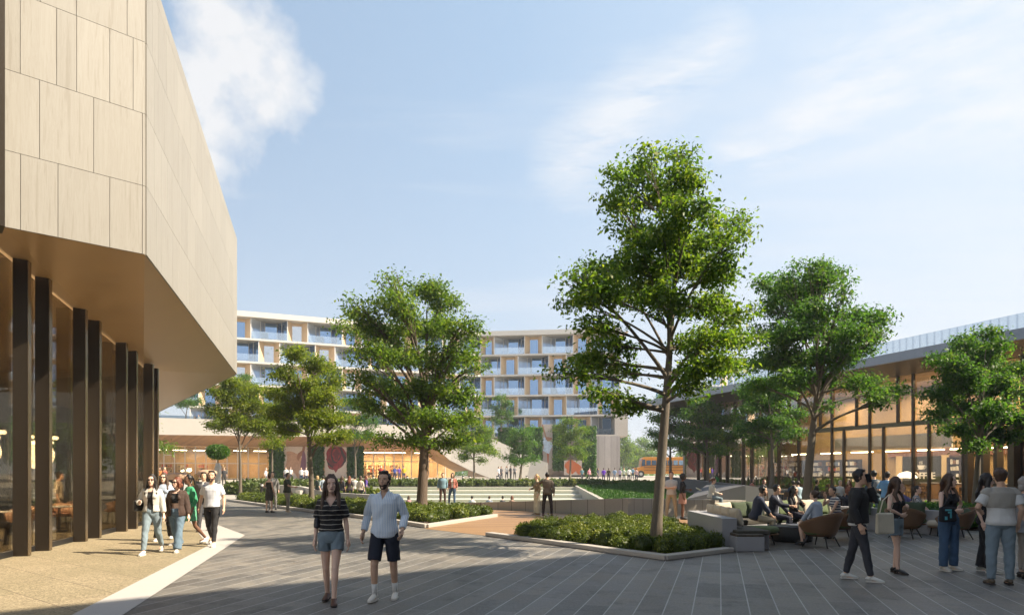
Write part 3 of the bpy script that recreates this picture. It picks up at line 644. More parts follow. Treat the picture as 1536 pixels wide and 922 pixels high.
# round dome lamp seen beside the sign
m = MB(); m.lathe((0, 0, 0), [(.62, 0), (.6, .1), (.42, .32), (.12, .42), (.03, .44)], 24)
_lx, _ld = on_line(1360, tuple(rp(0, -3.6, 0).xy), (dR.x, dR.y)); p = Vector((_lx, _ld, AZ(712, _ld) - .2)); lo = m.build('dome_lamp', plain('white_lit_shade', (.9, .88, .8), .5, 0, 0, emit=(1, .9, .72), estr=1.2), loc=p, smooth=True); tag(lo, 'big white dome lamp glowing beside the coffee sign', 'lamp')
r_ = MB(); r_.cyl((0, 0, .4), .015, 1.2, 6); r_.build('lamp_rod', dark_m, lo)
# bookcases and books
back = (rp(0, -5.75, 0).x, rp(0, -5.75, 0).y); dRR = (dR.x, dR.y)
cols = [plain('cream_book', (.70, .64, .52), .7), plain('white_book', (.75, .73, .70), .7), plain('red_book', (.42, .09, .06), .7), plain('brown_book', (.25, .14, .08), .7), plain('blue_book', (.14, .2, .3), .7), plain('mustard_book', (.55, .38, .12), .7)]
bmeshes = []
for c in cols:
    mb_ = MB(); mb_.box((0, 0, .14), (.16, .2, .28)); o_ = mb_.build('book', c); bmeshes.append(o_.data); bpy.data.objects.remove(o_)
nb = 0
rz_ = math.atan2(dR.y, dR.x)
def tpx(px, off): x, d = on_line(px, tuple(rp(0, off, 0).xy), dRR); return (Vector((x, d, 0)) - rp(0, off, 0)).dot(dR)
cases = [(tpx(1160, -5.7), tpx(1182, -5.7), 'leftmost'), (tpx(1185, -5.7), tpx(1206, -5.7), ''), (tpx(1210, -5.7), tpx(1238, -5.7), ''), (tpx(1240, -5.7), tpx(1265, -5.7), ''), (tpx(1267, -5.7), tpx(1293, -5.7), ''), (tpx(1425, -5.7), tpx(1445, -5.7), '')]
caselab = ['tall dark bookcase standing farthest from the coffee sign', 'tall dark bookcase second along from the far end of the book wall', 'tall dark bookcase in the middle of the library book wall', 'tall dark bookcase fourth along the library book wall', 'tall dark bookcase at the near end of the book wall, before the coffee sign', 'short dark bookcase beside the bronze entrance fins']
for (ta, tb_, _), lab in zip(cases, caselab):
    lo_, hi = min(ta, tb_), max(ta, tb_); w = hi - lo_; c = rp((lo_ + hi) / 2, -5.7, 0)
    o = empty('bookcase', (c.x, c.y, .04), rz_, lab, 'bookcase')
    m = MB(); m.box((0, .0, 1.35), (w, .04, 2.7)); m.build('back_panel', plain('black_brown_shelf', (.05, .035, .025), .7), o)
    m = MB()
    for s in (-1, 1): m.box((s * (w / 2 - .03), .16, 1.35), (.06, .3, 2.7))
    m.build('side_panel', plain('black_brown_shelf', (0, 0, 0)), o)
    for r in range(6):
        z = .55 + r * .42; m = MB(); m.box((0, .16, z), (w - .12, .3, .03)); m.build('shelf', plain('black_brown_shelf', (0, 0, 0)), o)
        t = -w / 2 + .2
        while t < w / 2 - .2 and nb < 292 and r < 5:
            if random.random() < .8:
                b_ = bpy.data.objects.new('book', random.choice(bmeshes[:2] * 4 + bmeshes)); COL.objects.link(b_); nb += 1
                b_.location = c + dR * t + nR * (.17) + U * (.04 + z + .017); b_.rotation_euler = (0, 0, rz_); b_.scale = (random.uniform(.7, 1.15), 1, random.uniform(.75, 1.15))
                tag(b_, 'upright book on the shelves of the library cafe wall', 'book', 'books on the library cafe shelves')
            t += .2
# coffee sign: dark board, cup and word
tm = (tpx(1352, -5.6) + tpx(1409, -5.6)) / 2; w = abs(tpx(1352, -5.6) - tpx(1409, -5.6)); c = rp(tm, -5.75, 0)
sg = empty('coffee_sign', (c.x, c.y, .9), rz_ + math.pi, 'dark chalk board sign with cup drawing reading COFFEE on the cafe wall', 'sign')
H_ = 1.95
m = MB(); m.box((0, 0, H_ / 2), (w, .08, H_)); m.build('board', plain('chalk_board', (.03, .028, .018), .7), sg)
m = MB()
for s in (-1, 1): m.box((s * (w / 2 + .3), 0, H_ / 2), (.5, .06, H_ + .1))
m.build('side_panel', plain('yellow_sign_panel', (.70, .52, .26), .7), sg)  # even yellow panels on both sides of the board
chalk = plain('chalk_white', (.8, .78, .72), .8)
tc_ = bpy.data.curves.new('sign_word', 'FONT'); tc_.body = 'COFFEE'; tc_.size = .62; tc_.extrude = .02; tc_.offset = .012; tc_.align_x = 'CENTER'; tc_.materials.append(chalk)
tmp = bpy.data.objects.new('tmp_word', tc_); COL.objects.link(tmp); bpy.context.view_layer.update(); tme = bpy.data.meshes.new_from_object(tmp.evaluated_get(bpy.context.evaluated_depsgraph_get())); bpy.data.objects.remove(tmp); to = bpy.data.objects.new('sign_word', tme); COL.objects.link(to); to.parent = sg; to.location = (0, -.07, .42); to.rotation_euler = (R(90), 0, 0)
m = MB(); m.lathe((.05, -.1, 1.08), [(.1, 0), (.22, .06), (.27, .2), (.28, .26)], 20, sy=.15); m.tube([(.3, -.1, 1.3), (.42, -.1, 1.3), (.42, -.1, 1.18), (.28, -.1, 1.14)], .02, 6); m.box((.05, -.1, 1.06), (.5, .04, .03))
for s in (-.06, .04, .12): m.tube([(s, -.1, 1.4), (s + .04, -.1, 1.47), (s - .02, -.1, 1.54), (s + .04, -.1, 1.62)], .014, 6)
m.build('cup_drawing', chalk, sg)
# service counter
m = MB(); p = rp(-.5, -4.2, .55); m.box((0, 0, 0), (6.4, .7, 1.0), ax=MR); o = m.build('counter', m_wood('counter_timber', (.45, .26, .12), (.36, .2, .09), 2), loc=p); tag(o, 'long timber service counter below the coffee sign', 'counter')
m = MB(); m.box((0, 0, .52), (6.5, .8, .04), ax=MR); m.build('counter_top', white_m, o)

# neighbouring building outside the picture whose shade lies over the near plaza
nbld = empty('neighbour_building', (40, 5, 0), 0, 'large stone building standing across the plaza beyond the cafe', 'building')
NH = 21.9; Ls = NH / math.tan(R(42)); a_ = Vector((-5.2 + .985 * Ls, 9.3 - .17 * Ls, 0)); dd = Vector((.81, .587, 0)); nn_ = Vector((.587, -.81, 0))
p_ = [a_ - dd * 34, a_ + dd * 38, a_ + dd * 38 + nn_ * 22, a_ - dd * 34 + nn_ * 22]
m = MB(); m.prism([tuple(q.xy) for q in p_], 0, NH); W(m.build('wall', trav, nbld, tones=[.5] * 8))
for r in range(4):
    for i in range(22):
        p = a_ - dd * 32 + dd * (i * 3.2) + U * (1.8 + r * 3.2) - nn_ * .02; m = MB(); m.box(p, (1.6, .06, 2.0), ax=Matrix((dd, nn_, U)).transposed()); W(m.build('window', glass_blue, nbld))

# ================================================================== TREES, HEDGES, IVY
LEAF_A = m_leaf('leaf_olive_green', (.040, .090, .018), (.115, .195, .030), (.26, .31, .048))
LEAF_B = m_leaf('leaf_deep_green', (.032, .09, .024), (.075, .165, .036), (.16, .24, .048))
LEAF_C = m_leaf('leaf_yellow_green', (.08, .13, .018), (.17, .22, .03), (.30, .31, .045))
LEAF_H = m_leaf('hedge_leaf', (.045, .070, .010), (.11, .15, .020), (.19, .21, .030), .25)
LEAF_I = m_leaf('ivy_leaf', (.022, .07, .012), (.045, .125, .018), (.085, .17, .03), .25)
LEAF_G = m_leaf('tall_grass_blade', (.06, .09, .03), (.11, .15, .05), (.20, .21, .09), .3)
BARK = m_bark('grey_brown_bark', (.085, .070, .052), (.20, .168, .13)); BARK_D = m_bark('dark_bark', (.075, .052, .038), (.15, .11, .08))
def leaf_mesh(name, P, size, mat, rng, droop=.5, aspect=.5, up=None, parent=None, loc=None, tone=None):
    """P: (n,3) leaf positions; each leaf is a folded diamond of its own length and direction"""
    n = len(P); L = size * np.clip(rng.lognormal(-.05, .32, n), .45, 1.8)[:, None]
    a = rng.uniform(0, 2 * np.pi, n); el = rng.normal(-droop, .5, n) if up is None else rng.normal(up, .35, n)
    d = np.stack([np.cos(a) * np.cos(el), np.sin(a) * np.cos(el), np.sin(el)], 1)
    r = rng.normal(size=(n, 3)); r[:, 2] *= .5; s = np.cross(d, np.array([0, 0, 1.0]) + .7 * r); s /= np.linalg.norm(s, axis=1)[:, None] + 1e-9
    nn = np.cross(s, d)
    w = L * aspect * .5
    v = np.empty((n, 4, 3)); v[:, 0] = P; v[:, 1] = P + d * L * .5 + s * w + nn * w * .35; v[:, 2] = P + d * L - nn * w * .25; v[:, 3] = P + d * L * .5 - s * w + nn * w * .35
    me = bpy.data.meshes.new(name); me.vertices.add(4 * n); me.vertices.foreach_set('co', v.ravel())
    me.loops.add(4 * n); me.loops.foreach_set('vertex_index', np.arange(4 * n, dtype=np.int32))
    me.polygons.add(n); me.polygons.foreach_set('loop_start', np.arange(0, 4 * n, 4, dtype=np.int32)); me.polygons.foreach_set('loop_total', np.full(n, 4, np.int32))
    me.materials.append(mat); me.update()
    t_ = np.clip(rng.normal(.5, .22, n) if tone is None else tone + rng.normal(0, .14, n), 0, 1)
    at = me.attributes.new('tone', 'FLOAT', 'POINT'); at.data.foreach_set('value', np.repeat(t_, 4).astype(np.float32))
    o = bpy.data.objects.new(name, me); COL.objects.link(o)
    if parent is not None: o.parent = parent
    if loc is not None: o.location = loc
    return o
def bez(a, b, c, n):
    return [a * (1 - t) ** 2 + b * 2 * t * (1 - t) + c * t * t for t in [i / n for i in range(n + 1)]]
def tree(label, base, H, tr, clumps, leaf=.09, count=20000, mat=LEAF_A, bark=BARK, cat='tree', group=None, seed=1, fork=.38, lean=(0, 0), spread=.55, name='plaza_tree', twigs=7, aspect=.52):
    """clumps: (dx, dy, z, rx, rz) relative to the base; every clump gets a limb, twigs and leaf sprays"""
    rng = np.random.default_rng(seed); rd = random.Random(seed)
    root = empty(name, base, 0, label, cat, group)
    tb = MB(); ztop = max(c[2] for c in clumps)
    lead = sorted(clumps, key=lambda c: -c[2])[0]
    def trunk_at(z):
        f = max(0, z / ztop); bend = math.sin(f * 3.1) * .04 * ztop * .3
        return Vector((lead[0] * f ** 1.7 + bend + lean[0] * math.sin(f * 2.5), lead[1] * f ** 1.7 + lean[1] * math.sin(f * 2), z))
    zs = [-.1, .05, .25, .7] + [ztop * k for k in (.22, .32, .42, .52, .62, .72, .82, .92)]
    def trad(z): f = z / ztop; return tr * (1.5 if z < .06 else 1.12 if z < .3 else max(.05, (1 - f) ** .85 * (1 if f < fork else .86)))
    tb.tube([trunk_at(z) for z in zs], [trad(z) for z in zs], 10)
    tips = []
    for (dx, dy, z, rx, rz) in clumps:
        c = Vector((dx, dy, z)); hd = math.hypot(dx - trunk_at(z).x, dy - trunk_at(z).y)
        za = max(H * fork * rd.uniform(.80, 1.45), z - hd * rd.uniform(.8, 1.6) - rz * .8)
        za = min(za, z - rz * .3 - hd * .12); za = max(za, H * .24)
        A = trunk_at(za); mid = Vector((A.x + (c.x - A.x) * rd.uniform(.3, .5), A.y + (c.y - A.y) * rd.uniform(.3, .5), A.z + (c.z - A.z) * rd.uniform(.58, .8)))
        r0 = max(.022, min(trad(za) * .58, .014 + .021 * (rx + hd)))
        pts = bez(A, mid, c, 7); tb.tube(pts, [r0 * (1 - .72 * i / 7) for i in range(8)], 6, cap=False)
        k = max(6, int(1.7 * twigs * (rx / .8)))
        for j in range(k):
            th = rd.uniform(0, 2 * math.pi); ph = rd.uniform(-.45, 1.0)
            e = c + Vector((rx * math.cos(th) * math.cos(ph), rx * math.sin(th) * math.cos(ph), rz * math.sin(ph))) * rd.uniform(.55, 1.05)
            s = pts[rd.randrange(3, 7)]; m_ = s.lerp(e, .55) + Vector((rd.uniform(-.1, .1), rd.uniform(-.1, .1), rd.uniform(-.05, .15))) * rx
            tp = bez(s, m_, e, 4); tb.tube(tp, [r0 * .34 * (1 - .8 * i / 4) + .004 for i in range(5)], 4, cap=False)
            for q, wq in ((4, 1.0), (3, .9), (2, .55)): tips.append((tp[q], rx * .27 * wq, rz))
    tb.build('trunk', bark, root, smooth=True)
    # leaf sprays: small fans round each twig point
    per = 26; ns = max(8, count // per); vol = np.array([t_[1] ** 1.6 for t_ in tips]); pr = vol / vol.sum()
    idx = rng.choice(len(tips), ns, p=pr)
    C = np.array([tuple(tips[i][0]) for i in idx]); rr = np.array([tips[i][1] for i in idx])[:, None]
    off = rng.normal(size=(ns, 3)); off /= np.linalg.norm(off, axis=1)[:, None]; off *= rng.uniform(.1, 1.15, ns)[:, None] ** .6
    C = C + off * rr * np.array([1, 1, .62])
    P = np.repeat(C, per, 0) + rng.normal(size=(ns * per, 3)) * np.array([1, 1, .7]) * leaf * 1.55
    tone = np.repeat(np.clip(rng.normal(.48, .2, ns), .05, .95), per)
    leaf_mesh('crown', P, leaf, mat, rng, parent=root, tone=tone, aspect=aspect)
    return root
def pxc(base_px, d, lst, ysp, z0=0, seed=0):
    """photo-measured crown masses (column, row, radius x, radius y) -> clumps round a trunk at column base_px, depth d"""
    rd = random.Random(seed); k = d / 1000; out = []
    for i, (x, y, rx, ry) in enumerate(lst):
        dx = (x - base_px) * k
        half = math.sqrt(max(0, ysp ** 2 - dx ** 2)); dy = (rd.uniform(.1, .62) * half) * (1 if i % 2 else -1)
        k2 = (d + dy) / 1000; out.append(((x - 768) * k2 - (base_px - 768) * k, dy, CAMH + (HOR - y) * k2 - z0, rx * k2 * .86, ry * k2 * .9))
    return out
def rnd_clumps(H, Rr, n, z0, seed):
    rd = random.Random(seed); out = [(0, 0, H * .93, Rr * .3, H * .06)]
    for i in range(n):
        f = (i + .5) / n; z = z0 + (H * .93 - z0) * f; rmax = Rr * math.sin(math.pi * (.22 + .70 * f)) ** .8; a = i * 2.4 + rd.uniform(-.4, .4); r = rmax * rd.uniform(.35, .80)
        out.append((r * math.cos(a), r * math.sin(a), z, rmax * rd.uniform(.32, .5), H * rd.uniform(.05, .085)))
    return out
T985 = [(970, 235, 28, 18), (1020, 232, 26, 16), (1015, 268, 42, 20), (940, 265, 38, 22), (925, 300, 34, 24), (975, 300, 46, 24), (1040, 315, 46, 22), (1085, 330, 32, 24), (1090, 365, 32, 26), (1050, 365, 48, 24), (995, 350, 50, 26), (940, 345, 40, 22),
        (960, 395, 50, 24), (1020, 405, 50, 24), (1072, 415, 42, 22), (905, 400, 44, 20), (868, 415, 36, 22), (860, 450, 30, 26), (900, 440, 44, 22), (950, 440, 48, 20), (1000, 450, 44, 20), (1055, 462, 50, 20), (1105, 470, 36, 26), (1120, 510, 28, 24), (1075, 505, 44, 24), (1035, 520, 36, 18),
        (885, 490, 32, 14), (875, 545, 44, 16), (850, 560, 30, 14), (915, 520, 34, 12), (905, 590, 34, 12), (940, 610, 26, 12), (1060, 550, 48, 18), (1100, 550, 36, 18), (1040, 580, 30, 14), (930, 560, 30, 12)]
tree('tall broad tree rising highest from the clipped bed beside the sofas', (AX(983, 15.2), 15.2, 0), 9.2, .135, pxc(983, 15.2, T985, 3.0, 0, 4), leaf=.098, count=41000, mat=LEAF_A, seed=11, fork=.47, lean=(.05, 0))
T632 = [(590, 420, 26, 16), (640, 440, 40, 20), (600, 455, 40, 20), (670, 455, 34, 20), (545, 465, 34, 20), (525, 490, 26, 20), (580, 495, 46, 24), (640, 490, 46, 24), (690, 490, 34, 22), (715, 515, 22, 20), (560, 530, 40, 22), (615, 535, 46, 24), (670, 535, 46, 24), (710, 550, 24, 20), (545, 570, 30, 22), (590, 580, 46, 24), (645, 585, 48, 24), (695, 590, 34, 24),
        (555, 610, 28, 20), (600, 625, 44, 22), (650, 630, 44, 20), (700, 630, 30, 20), (575, 655, 24, 12), (690, 660, 28, 12), (620, 660, 30, 12), (655, 665, 26, 12)]
tree('broad dark-trunked tree in the long hedge bed behind the man in blue', (AX(632, 27.3), 27.3, 0), 10.2, .235, pxc(632, 27.3, T632, 3.4, 0, 5), leaf=.125, count=46000, mat=LEAF_A, bark=BARK_D, seed=12, fork=.30)
T467 = [(440, 530, 22, 14), (475, 545, 30, 16), (430, 560, 26, 16), (505, 570, 24, 16), (455, 580, 34, 18), (415, 590, 24, 16), (495, 600, 30, 18), (445, 615, 34, 16), (480, 630, 34, 16), (415, 620, 22, 14), (515, 630, 20, 16), (430, 645, 24, 12), (500, 655, 26, 12), (460, 600, 28, 14)]
tree('slim tree with reddish branches behind the striped-top woman in the hedge bed', (AX(467, 33), 33, 0), 8.2, .15, pxc(467, 33, T467, 2.4, 0, 6), leaf=.12, count=34000, mat=LEAF_C, seed=13, fork=.34)
T357 = [(350, 575, 22, 10), (375, 585, 20, 12), (330, 592, 24, 12), (360, 605, 30, 14), (325, 615, 20, 12), (390, 610, 22, 14), (345, 630, 28, 12), (380, 635, 26, 12), (322, 640, 16, 8), (400, 640, 18, 10)]
tree('small yellow-green tree over the hedge near the shop windows', (AX(360, 41.5), 41.5, 0), 7.8, .12, pxc(360, 41.5, T357, 2.1, 0, 7), leaf=.13, count=24000, mat=LEAF_C, seed=14, fork=.42)
tree('small tree in front of the ivy between posters and glass front', (AX(407, 50), 50, .3), 6.8, .11, pxc(407, 50, [(405, 590, 16, 12), (425, 605, 18, 12), (395, 615, 18, 12), (415, 630, 22, 12), (395, 650, 18, 10), (430, 650, 18, 10), (410, 665, 16, 8)], 1.4, .3, 8), leaf=.14, count=9000, mat=LEAF_C, seed=15)
T1210 = [(1215, 400, 26, 12), (1250, 405, 22, 14), (1180, 415, 30, 14), (1150, 430, 26, 16), (1235, 425, 34, 16), (1200, 440, 38, 18), (1265, 440, 22, 16), (1165, 460, 34, 18), (1220, 465, 42, 18), (1275, 470, 30, 14), (1310, 480, 30, 12), (1325, 500, 22, 14), (1285, 500, 34, 16), (1240, 500, 40, 18), (1190, 500, 42, 20), (1150, 495, 28, 18),
         (1170, 535, 40, 18), (1215, 535, 42, 16), (1262, 530, 38, 14), (1140, 545, 26, 14), (1185, 565, 34, 14), (1225, 570, 34, 12), (1300, 575, 32, 10), (1340, 585, 24, 10), (1325, 600, 22, 8), (1130, 580, 24, 12), (1250, 610, 14, 10), (1290, 520, 28, 10)]
tree('shaded broad tree standing behind the sofas before the bookcases', (AX(1208, 25.5), 25.5, 0), 9.8, .185, pxc(1208, 25.5, T1210, 3.6, 0, 9), leaf=.12, count=42000, mat=LEAF_B, seed=16, fork=.38)
T1470 = [(1480, 500, 18, 12), (1440, 515, 26, 14), (1500, 520, 22, 14), (1465, 535, 34, 16), (1420, 545, 26, 14), (1515, 550, 26, 18), (1445, 570, 36, 16), (1490, 575, 36, 18), (1530, 585, 22, 18), (1410, 590, 24, 12), (1400, 620, 18, 12), (1440, 610, 34, 14), (1485, 615, 34, 14), (1525, 625, 26, 14), (1430, 645, 24, 10), (1480, 648, 28, 10), (1455, 668, 18, 8), (1520, 655, 18, 10)]
tree('low dark spreading tree before the bronze entrance fins', (AX(1462, 26), 26, 0), 7.2, .14, pxc(1462, 26, T1470, 2.4, 0, 10), leaf=.12, count=34000, mat=LEAF_B, seed=17, fork=.32)
tree('narrow dark tree growing behind the wedge wall by the cafe glass', (AX(1158, 37), 37, .9), 6.5, .13, pxc(1158, 37, [(1150, 575, 22, 10), (1125, 590, 22, 10), (1175, 590, 24, 10), (1150, 605, 30, 12), (1115, 615, 20, 10), (1190, 620, 22, 10), (1160, 635, 30, 10), (1125, 640, 22, 10), (1185, 650, 22, 8), (1140, 660, 24, 8), (1105, 645, 14, 6)], 2.2, .9, 11), leaf=.13, count=17000, mat=LEAF_B, seed=18)
tree('dark tree at the top of the lawn in front of the cafe columns', (AX(1062, 52), 52, .6), 6.5, .14, pxc(1062, 52, [(1050, 605, 18, 8), (1075, 612, 18, 8), (1035, 622, 20, 10), (1062, 628, 24, 10), (1092, 632, 20, 8), (1030, 645, 18, 8), (1060, 650, 26, 8), (1095, 655, 20, 8), (1020, 662, 14, 6), (1045, 670, 20, 6), (1085, 674, 20, 6)], 2.6, .6, 12), leaf=.16, count=15000, mat=LEAF_B, seed=19)
tree('dark tree standing close to the side of the yellow bus', (AX(1005, 60), 60, .5), 8, .15, pxc(1005, 60, [(1000, 600, 20, 10), (1020, 615, 20, 10), (990, 625, 22, 10), (1012, 640, 24, 10), (985, 650, 18, 8), (1030, 650, 20, 8), (1005, 665, 24, 8), (1030, 672, 14, 6), (982, 668, 12, 6)], 2.0, .5, 13), leaf=.17, count=12000, mat=LEAF_B, seed=20)
tree('light green tree beside the smooth concrete slope of the pavilion', (AX(711, 66), 66, .55), 7, .12, pxc(711, 66, [(705, 632, 18, 8), (725, 645, 18, 8), (690, 645, 16, 8), (710, 655, 26, 8), (735, 660, 14, 7), (685, 665, 18, 8), (715, 672, 26, 8), (738, 678, 12, 6), (695, 685, 14, 6), (725, 690, 12, 5)], 2.0, .55, 14), leaf=.17, count=13000, mat=LEAF_A, seed=21)
tree('dense little tree with two trunks in front of the hotel ivy columns', (AX(780, 76), 76, .8), 6, .15, pxc(780, 76, [(780, 650, 16, 8), (765, 662, 14, 7), (795, 665, 14, 7), (780, 675, 20, 7), (765, 686, 12, 6), (797, 688, 14, 6), (780, 692, 16, 5), (792, 645, 12, 7)], 1.6, .8, 15), leaf=.18, count=9000, mat=LEAF_B, seed=22)
tree('round bushy tree hiding the orange mural on the hotel wall', (AX(855, 84), 84, .9), 8.5, .14, pxc(855, 84, [(855, 632, 16, 8), (840, 642, 14, 8), (870, 645, 16, 8), (855, 655, 20, 8), (838, 662, 12, 7), (875, 665, 14, 7), (856, 675, 20, 7), (842, 684, 12, 6), (874, 684, 12, 6)], 1.8, .9, 16), leaf=.19, count=10000, mat=LEAF_A, seed=23)
tree('small tree before the red poster and dark ivy', (AX(533, 64), 64, .5), 7.5, .11, pxc(533, 64, [(525, 605, 16, 9), (548, 612, 16, 9), (510, 622, 16, 8), (535, 630, 22, 9), (558, 632, 12, 8), (520, 650, 20, 8), (548, 652, 16, 8), (560, 618, 12, 7)], 2.0, .5, 17), leaf=.17, count=10000, mat=LEAF_B, seed=24)
tree('small tree on the hotel terrace above the ivy columns', (AX(752, 100), 100, 8), 6, .12, pxc(752, 100, [(752, 596, 9, 5), (760, 606, 12, 5), (742, 612, 10, 5), (755, 620, 15, 5), (740, 628, 8, 4), (764, 628, 9, 4), (748, 634, 9, 3)], 1.4, 8, 18), leaf=.22, count=4500, mat=LEAF_B, seed=25)
tree('slender tree on the pavilion roof terrace close to the stone building', (AX(277, 84), 84, 7.3), 5, .1, pxc(277, 84, [(285, 590, 12, 5), (268, 598, 12, 4), (292, 602, 14, 4), (278, 606, 14, 4), (262, 604, 8, 3)], 1.8, 7.3, 19), leaf=.18, count=3500, mat=LEAF_B, seed=26)
tree('bushy tree on the roof terrace behind the small plaza tree', (AX(358, 88), 88, 7.3), 6, .1, pxc(358, 88, [(365, 566, 14, 5), (350, 572, 12, 5), (375, 576, 12, 5), (345, 582, 12, 4), (362, 584, 14, 5), (470, 560, 8, 4)][:5], 2.0, 7.3, 20), leaf=.18, count=4500, mat=LEAF_B, seed=27)
for x_, y_, h_, sd in ((-26, 39, 7, 61), (-31, 44, 8, 62), (-28.5, 48, 9, 63), (-36, 51, 9, 64), (-33, 38, 7, 65), (-40, 46, 10, 66)):
    tree({61: 'leafy tree glimpsed through the farthest bronze glass', 62: 'tall tree outside beyond the restaurant floor', 63: 'tree standing close behind the restaurant rear glazing', 64: 'broad tree in the planting far behind the restaurant', 65: 'tree glimpsed between the first pair of bronze fins', 66: 'tallest tree seen through the restaurant windows'}[sd], (x_, y_, 0), h_, .18, rnd_clumps(h_, h_ * .36, 14, h_ * .25, sd), leaf=.2, count=9000, mat=LEAF_A, seed=sd, name='garden_tree')
far = [(935, 190, 4.5, 13, 'pale hazy tree beyond the plaza, rising roundest by the hotel tower'), (962, 200, 8, 12, 'wide hazy tree behind the front of the yellow bus'), (950, 230, 9, 11, 'faint distant tree showing low between tower and tall trunk'), (1040, 180, 6, 9, 'distant tree hidden partly behind the lawn trees')]
for i, (px, d, r_, h_, lab) in enumerate(far):
    tree(lab, (AX(px, d), d, 0), h_, .25, rnd_clumps(h_, r_ * .8, 12, h_ * .3, 40 + i), leaf=.5, count=6000, mat=LEAF_A, seed=30 + i, name='distant_tree')
tl = RNG.uniform([-60, 240, .5], [160, 290, 6], (16000, 3)); tl[:, 2] *= (.6 + .5 * np.sin(tl[:, 0] * .13) ** 2)
o = leaf_mesh('distant_woods', tl, 1.0, LEAF_B, RNG); o['kind'] = 'stuff'

# round topiary on white post
tp = empty('topiary_ball', (AX(327, 46), 46, .2), 0, 'dark round clipped topiary ball near the tapered white column', 'shrub')
m = MB(); m.tube([(0, 0, 0), (0, 0, 2.6)], [.05, .04], 8); m.build('trunk', BARK_D, tp)
q = RNG.normal(size=(5000, 3)); q /= np.linalg.norm(q, axis=1)[:, None]; leaf_mesh('crown', q * np.array([.75, .75, .52]) * RNG.uniform(.75, 1.02, (5000, 1)) + np.array([0, 0, 3.0]), .12, LEAF_B, RNG, parent=tp)
m = MB(); m.tube([(0, 0, 0), (0, 0, 2.1), (0, 0, 2.35)], [.17, .20, .12], 16); o = m.build('white_column', white_m, loc=(AX(327, 43), 43, 0), smooth=False); tag(o, 'tapered white column standing by the topiary ball', 'column')

# clipped bedding: many low rounded shrubs grown together
def inside(P, poly):
    x, y = P[:, 0], P[:, 1]; r = np.zeros(len(P), bool); n = len(poly)
    for i in range(n):
        x1, y1 = poly[i]; x2, y2 = poly[(i + 1) % n]
        c = ((y1 > y) != (y2 > y)) & (x < (x2 - x1) * (y - y1) / (y2 - y1 + 1e-12) + x1); r ^= c
    return r
def bedding(name, poly, h, spacing, leaf, per, mat, label, seed, rmul=.72, z0=.0):
    rng = np.random.default_rng(seed); P = np.array(poly); lo, hi = P.min(0), P.max(0)
    g = np.array([(x, y) for x in np.arange(lo[0], hi[0], spacing) for y in np.arange(lo[1], hi[1], spacing)]); g = g + rng.uniform(-.3, .3, g.shape) * spacing
    g = g[inside(g, poly)]; n = len(g); rad = spacing * rmul * rng.uniform(.85, 1.25, n); hh = h * rng.uniform(.70, 1.18, n)
    big = h * .10 * np.sin(g[:, 0] * 1.7) * np.cos(g[:, 1] * 1.3); hh += big
    th = rng.uniform(0, 2 * np.pi, (n, per)); ph = np.arcsin(rng.uniform(-.1, 1, (n, per))); k = rng.uniform(.78, 1.03, (n, per))
    x = g[:, :1] + rad[:, None] * np.cos(th) * np.cos(ph) * k; y = g[:, 1:] + rad[:, None] * np.sin(th) * np.cos(ph) * k
    z = z0 + hh[:, None] * (.30 + .70 * np.sin(ph) * k) + rng.normal(0, .015, (n, per))
    low = ph < .25; z[low] = z0 + (hh[:, None] * rng.uniform(.0, .5, (n, per)))[low]
    tone = np.repeat(np.clip(rng.normal(.5, .2, n), 0, 1), per)
    o = leaf_mesh(name, np.stack([x, y, z], -1).reshape(-1, 3), leaf, mat, rng, up=.7, tone=tone, aspect=.6)
    tag(o, label, 'hedge', kind='stuff')
    m = MB(); m.prism([tuple(p) for p in poly], -.02, .06)
    so = m.build('bed_soil', soil); so['kind'] = 'structure'
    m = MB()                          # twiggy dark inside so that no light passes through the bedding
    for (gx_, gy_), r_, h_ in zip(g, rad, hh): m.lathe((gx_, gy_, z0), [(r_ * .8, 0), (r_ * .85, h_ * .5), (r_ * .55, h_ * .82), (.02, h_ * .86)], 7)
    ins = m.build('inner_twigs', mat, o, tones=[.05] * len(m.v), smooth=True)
    return o
P2 = [(-.05, 17.85), (1.05, 16.65), (2.3, 14.95), (3.15, 13.85), (4.62, 15.0), (4.72, 18.3), (5.0, 22.9), (2.2, 20.8), (.55, 19.2)]
bedding('clipped_bed', P2, .40, .36, .042, 620, LEAF_H, 'clipped low hedge bed round the tall tree by the timber path', 1)
H1 = [(-17.2, 41.3), (-8.5, 29.5), (-6.3, 27.2), (-4.0, 24.0), (-3.0, 22.7), (-1.9, 24.4), (-.95, 26.6), (-3.2, 29.2), (-6.0, 32.0), (-9.5, 36), (-16, 44.2)]
bedding('clipped_bed', H1, .44, .46, .062, 420, LEAF_H, 'long clipped hedge bed running from the shops to the stone corner', 2)
bedding('clipped_bed', [(11.8, 20.9), (16.5, 19.2), (19, 24), (13.2, 26.2)], .55, .5, .07, 260, LEAF_B, 'dark clipped hedge behind the seated purple couple and chairs', 3, z0=.1)
bedding('grass_bed', [(-21, 49), (-16, 47), (-12, 46), (-12, 52), (-22, 57)], .8, .7, .28, 160, LEAF_G, 'soft tall grasses growing below the shop windows', 4, z0=.15)
bedding('grass_bed', [(-13.5, 58.2), (8, 58.2), (8, 60.2), (-13.5, 60.2)], .55, .55, .2, 150, LEAF_G, 'strip of tall grasses along the top of the seating steps', 5, z0=.5)
bedding('grass_bed', [(-13, 45.5), (-9.5, 41.5), (-7, 40.0), (-9, 44), (-12.5, 49)], .6, .6, .2, 140, LEAF_H, 'soft green planting behind the people on the low wall', 6)
bedding('grass_bed', [(7, 60), (14, 62), (14, 65), (7, 64)], .4, .6, .2, 150, LEAF_H, 'low bright planting at the top of the lawn near the crowd', 7, z0=.45)
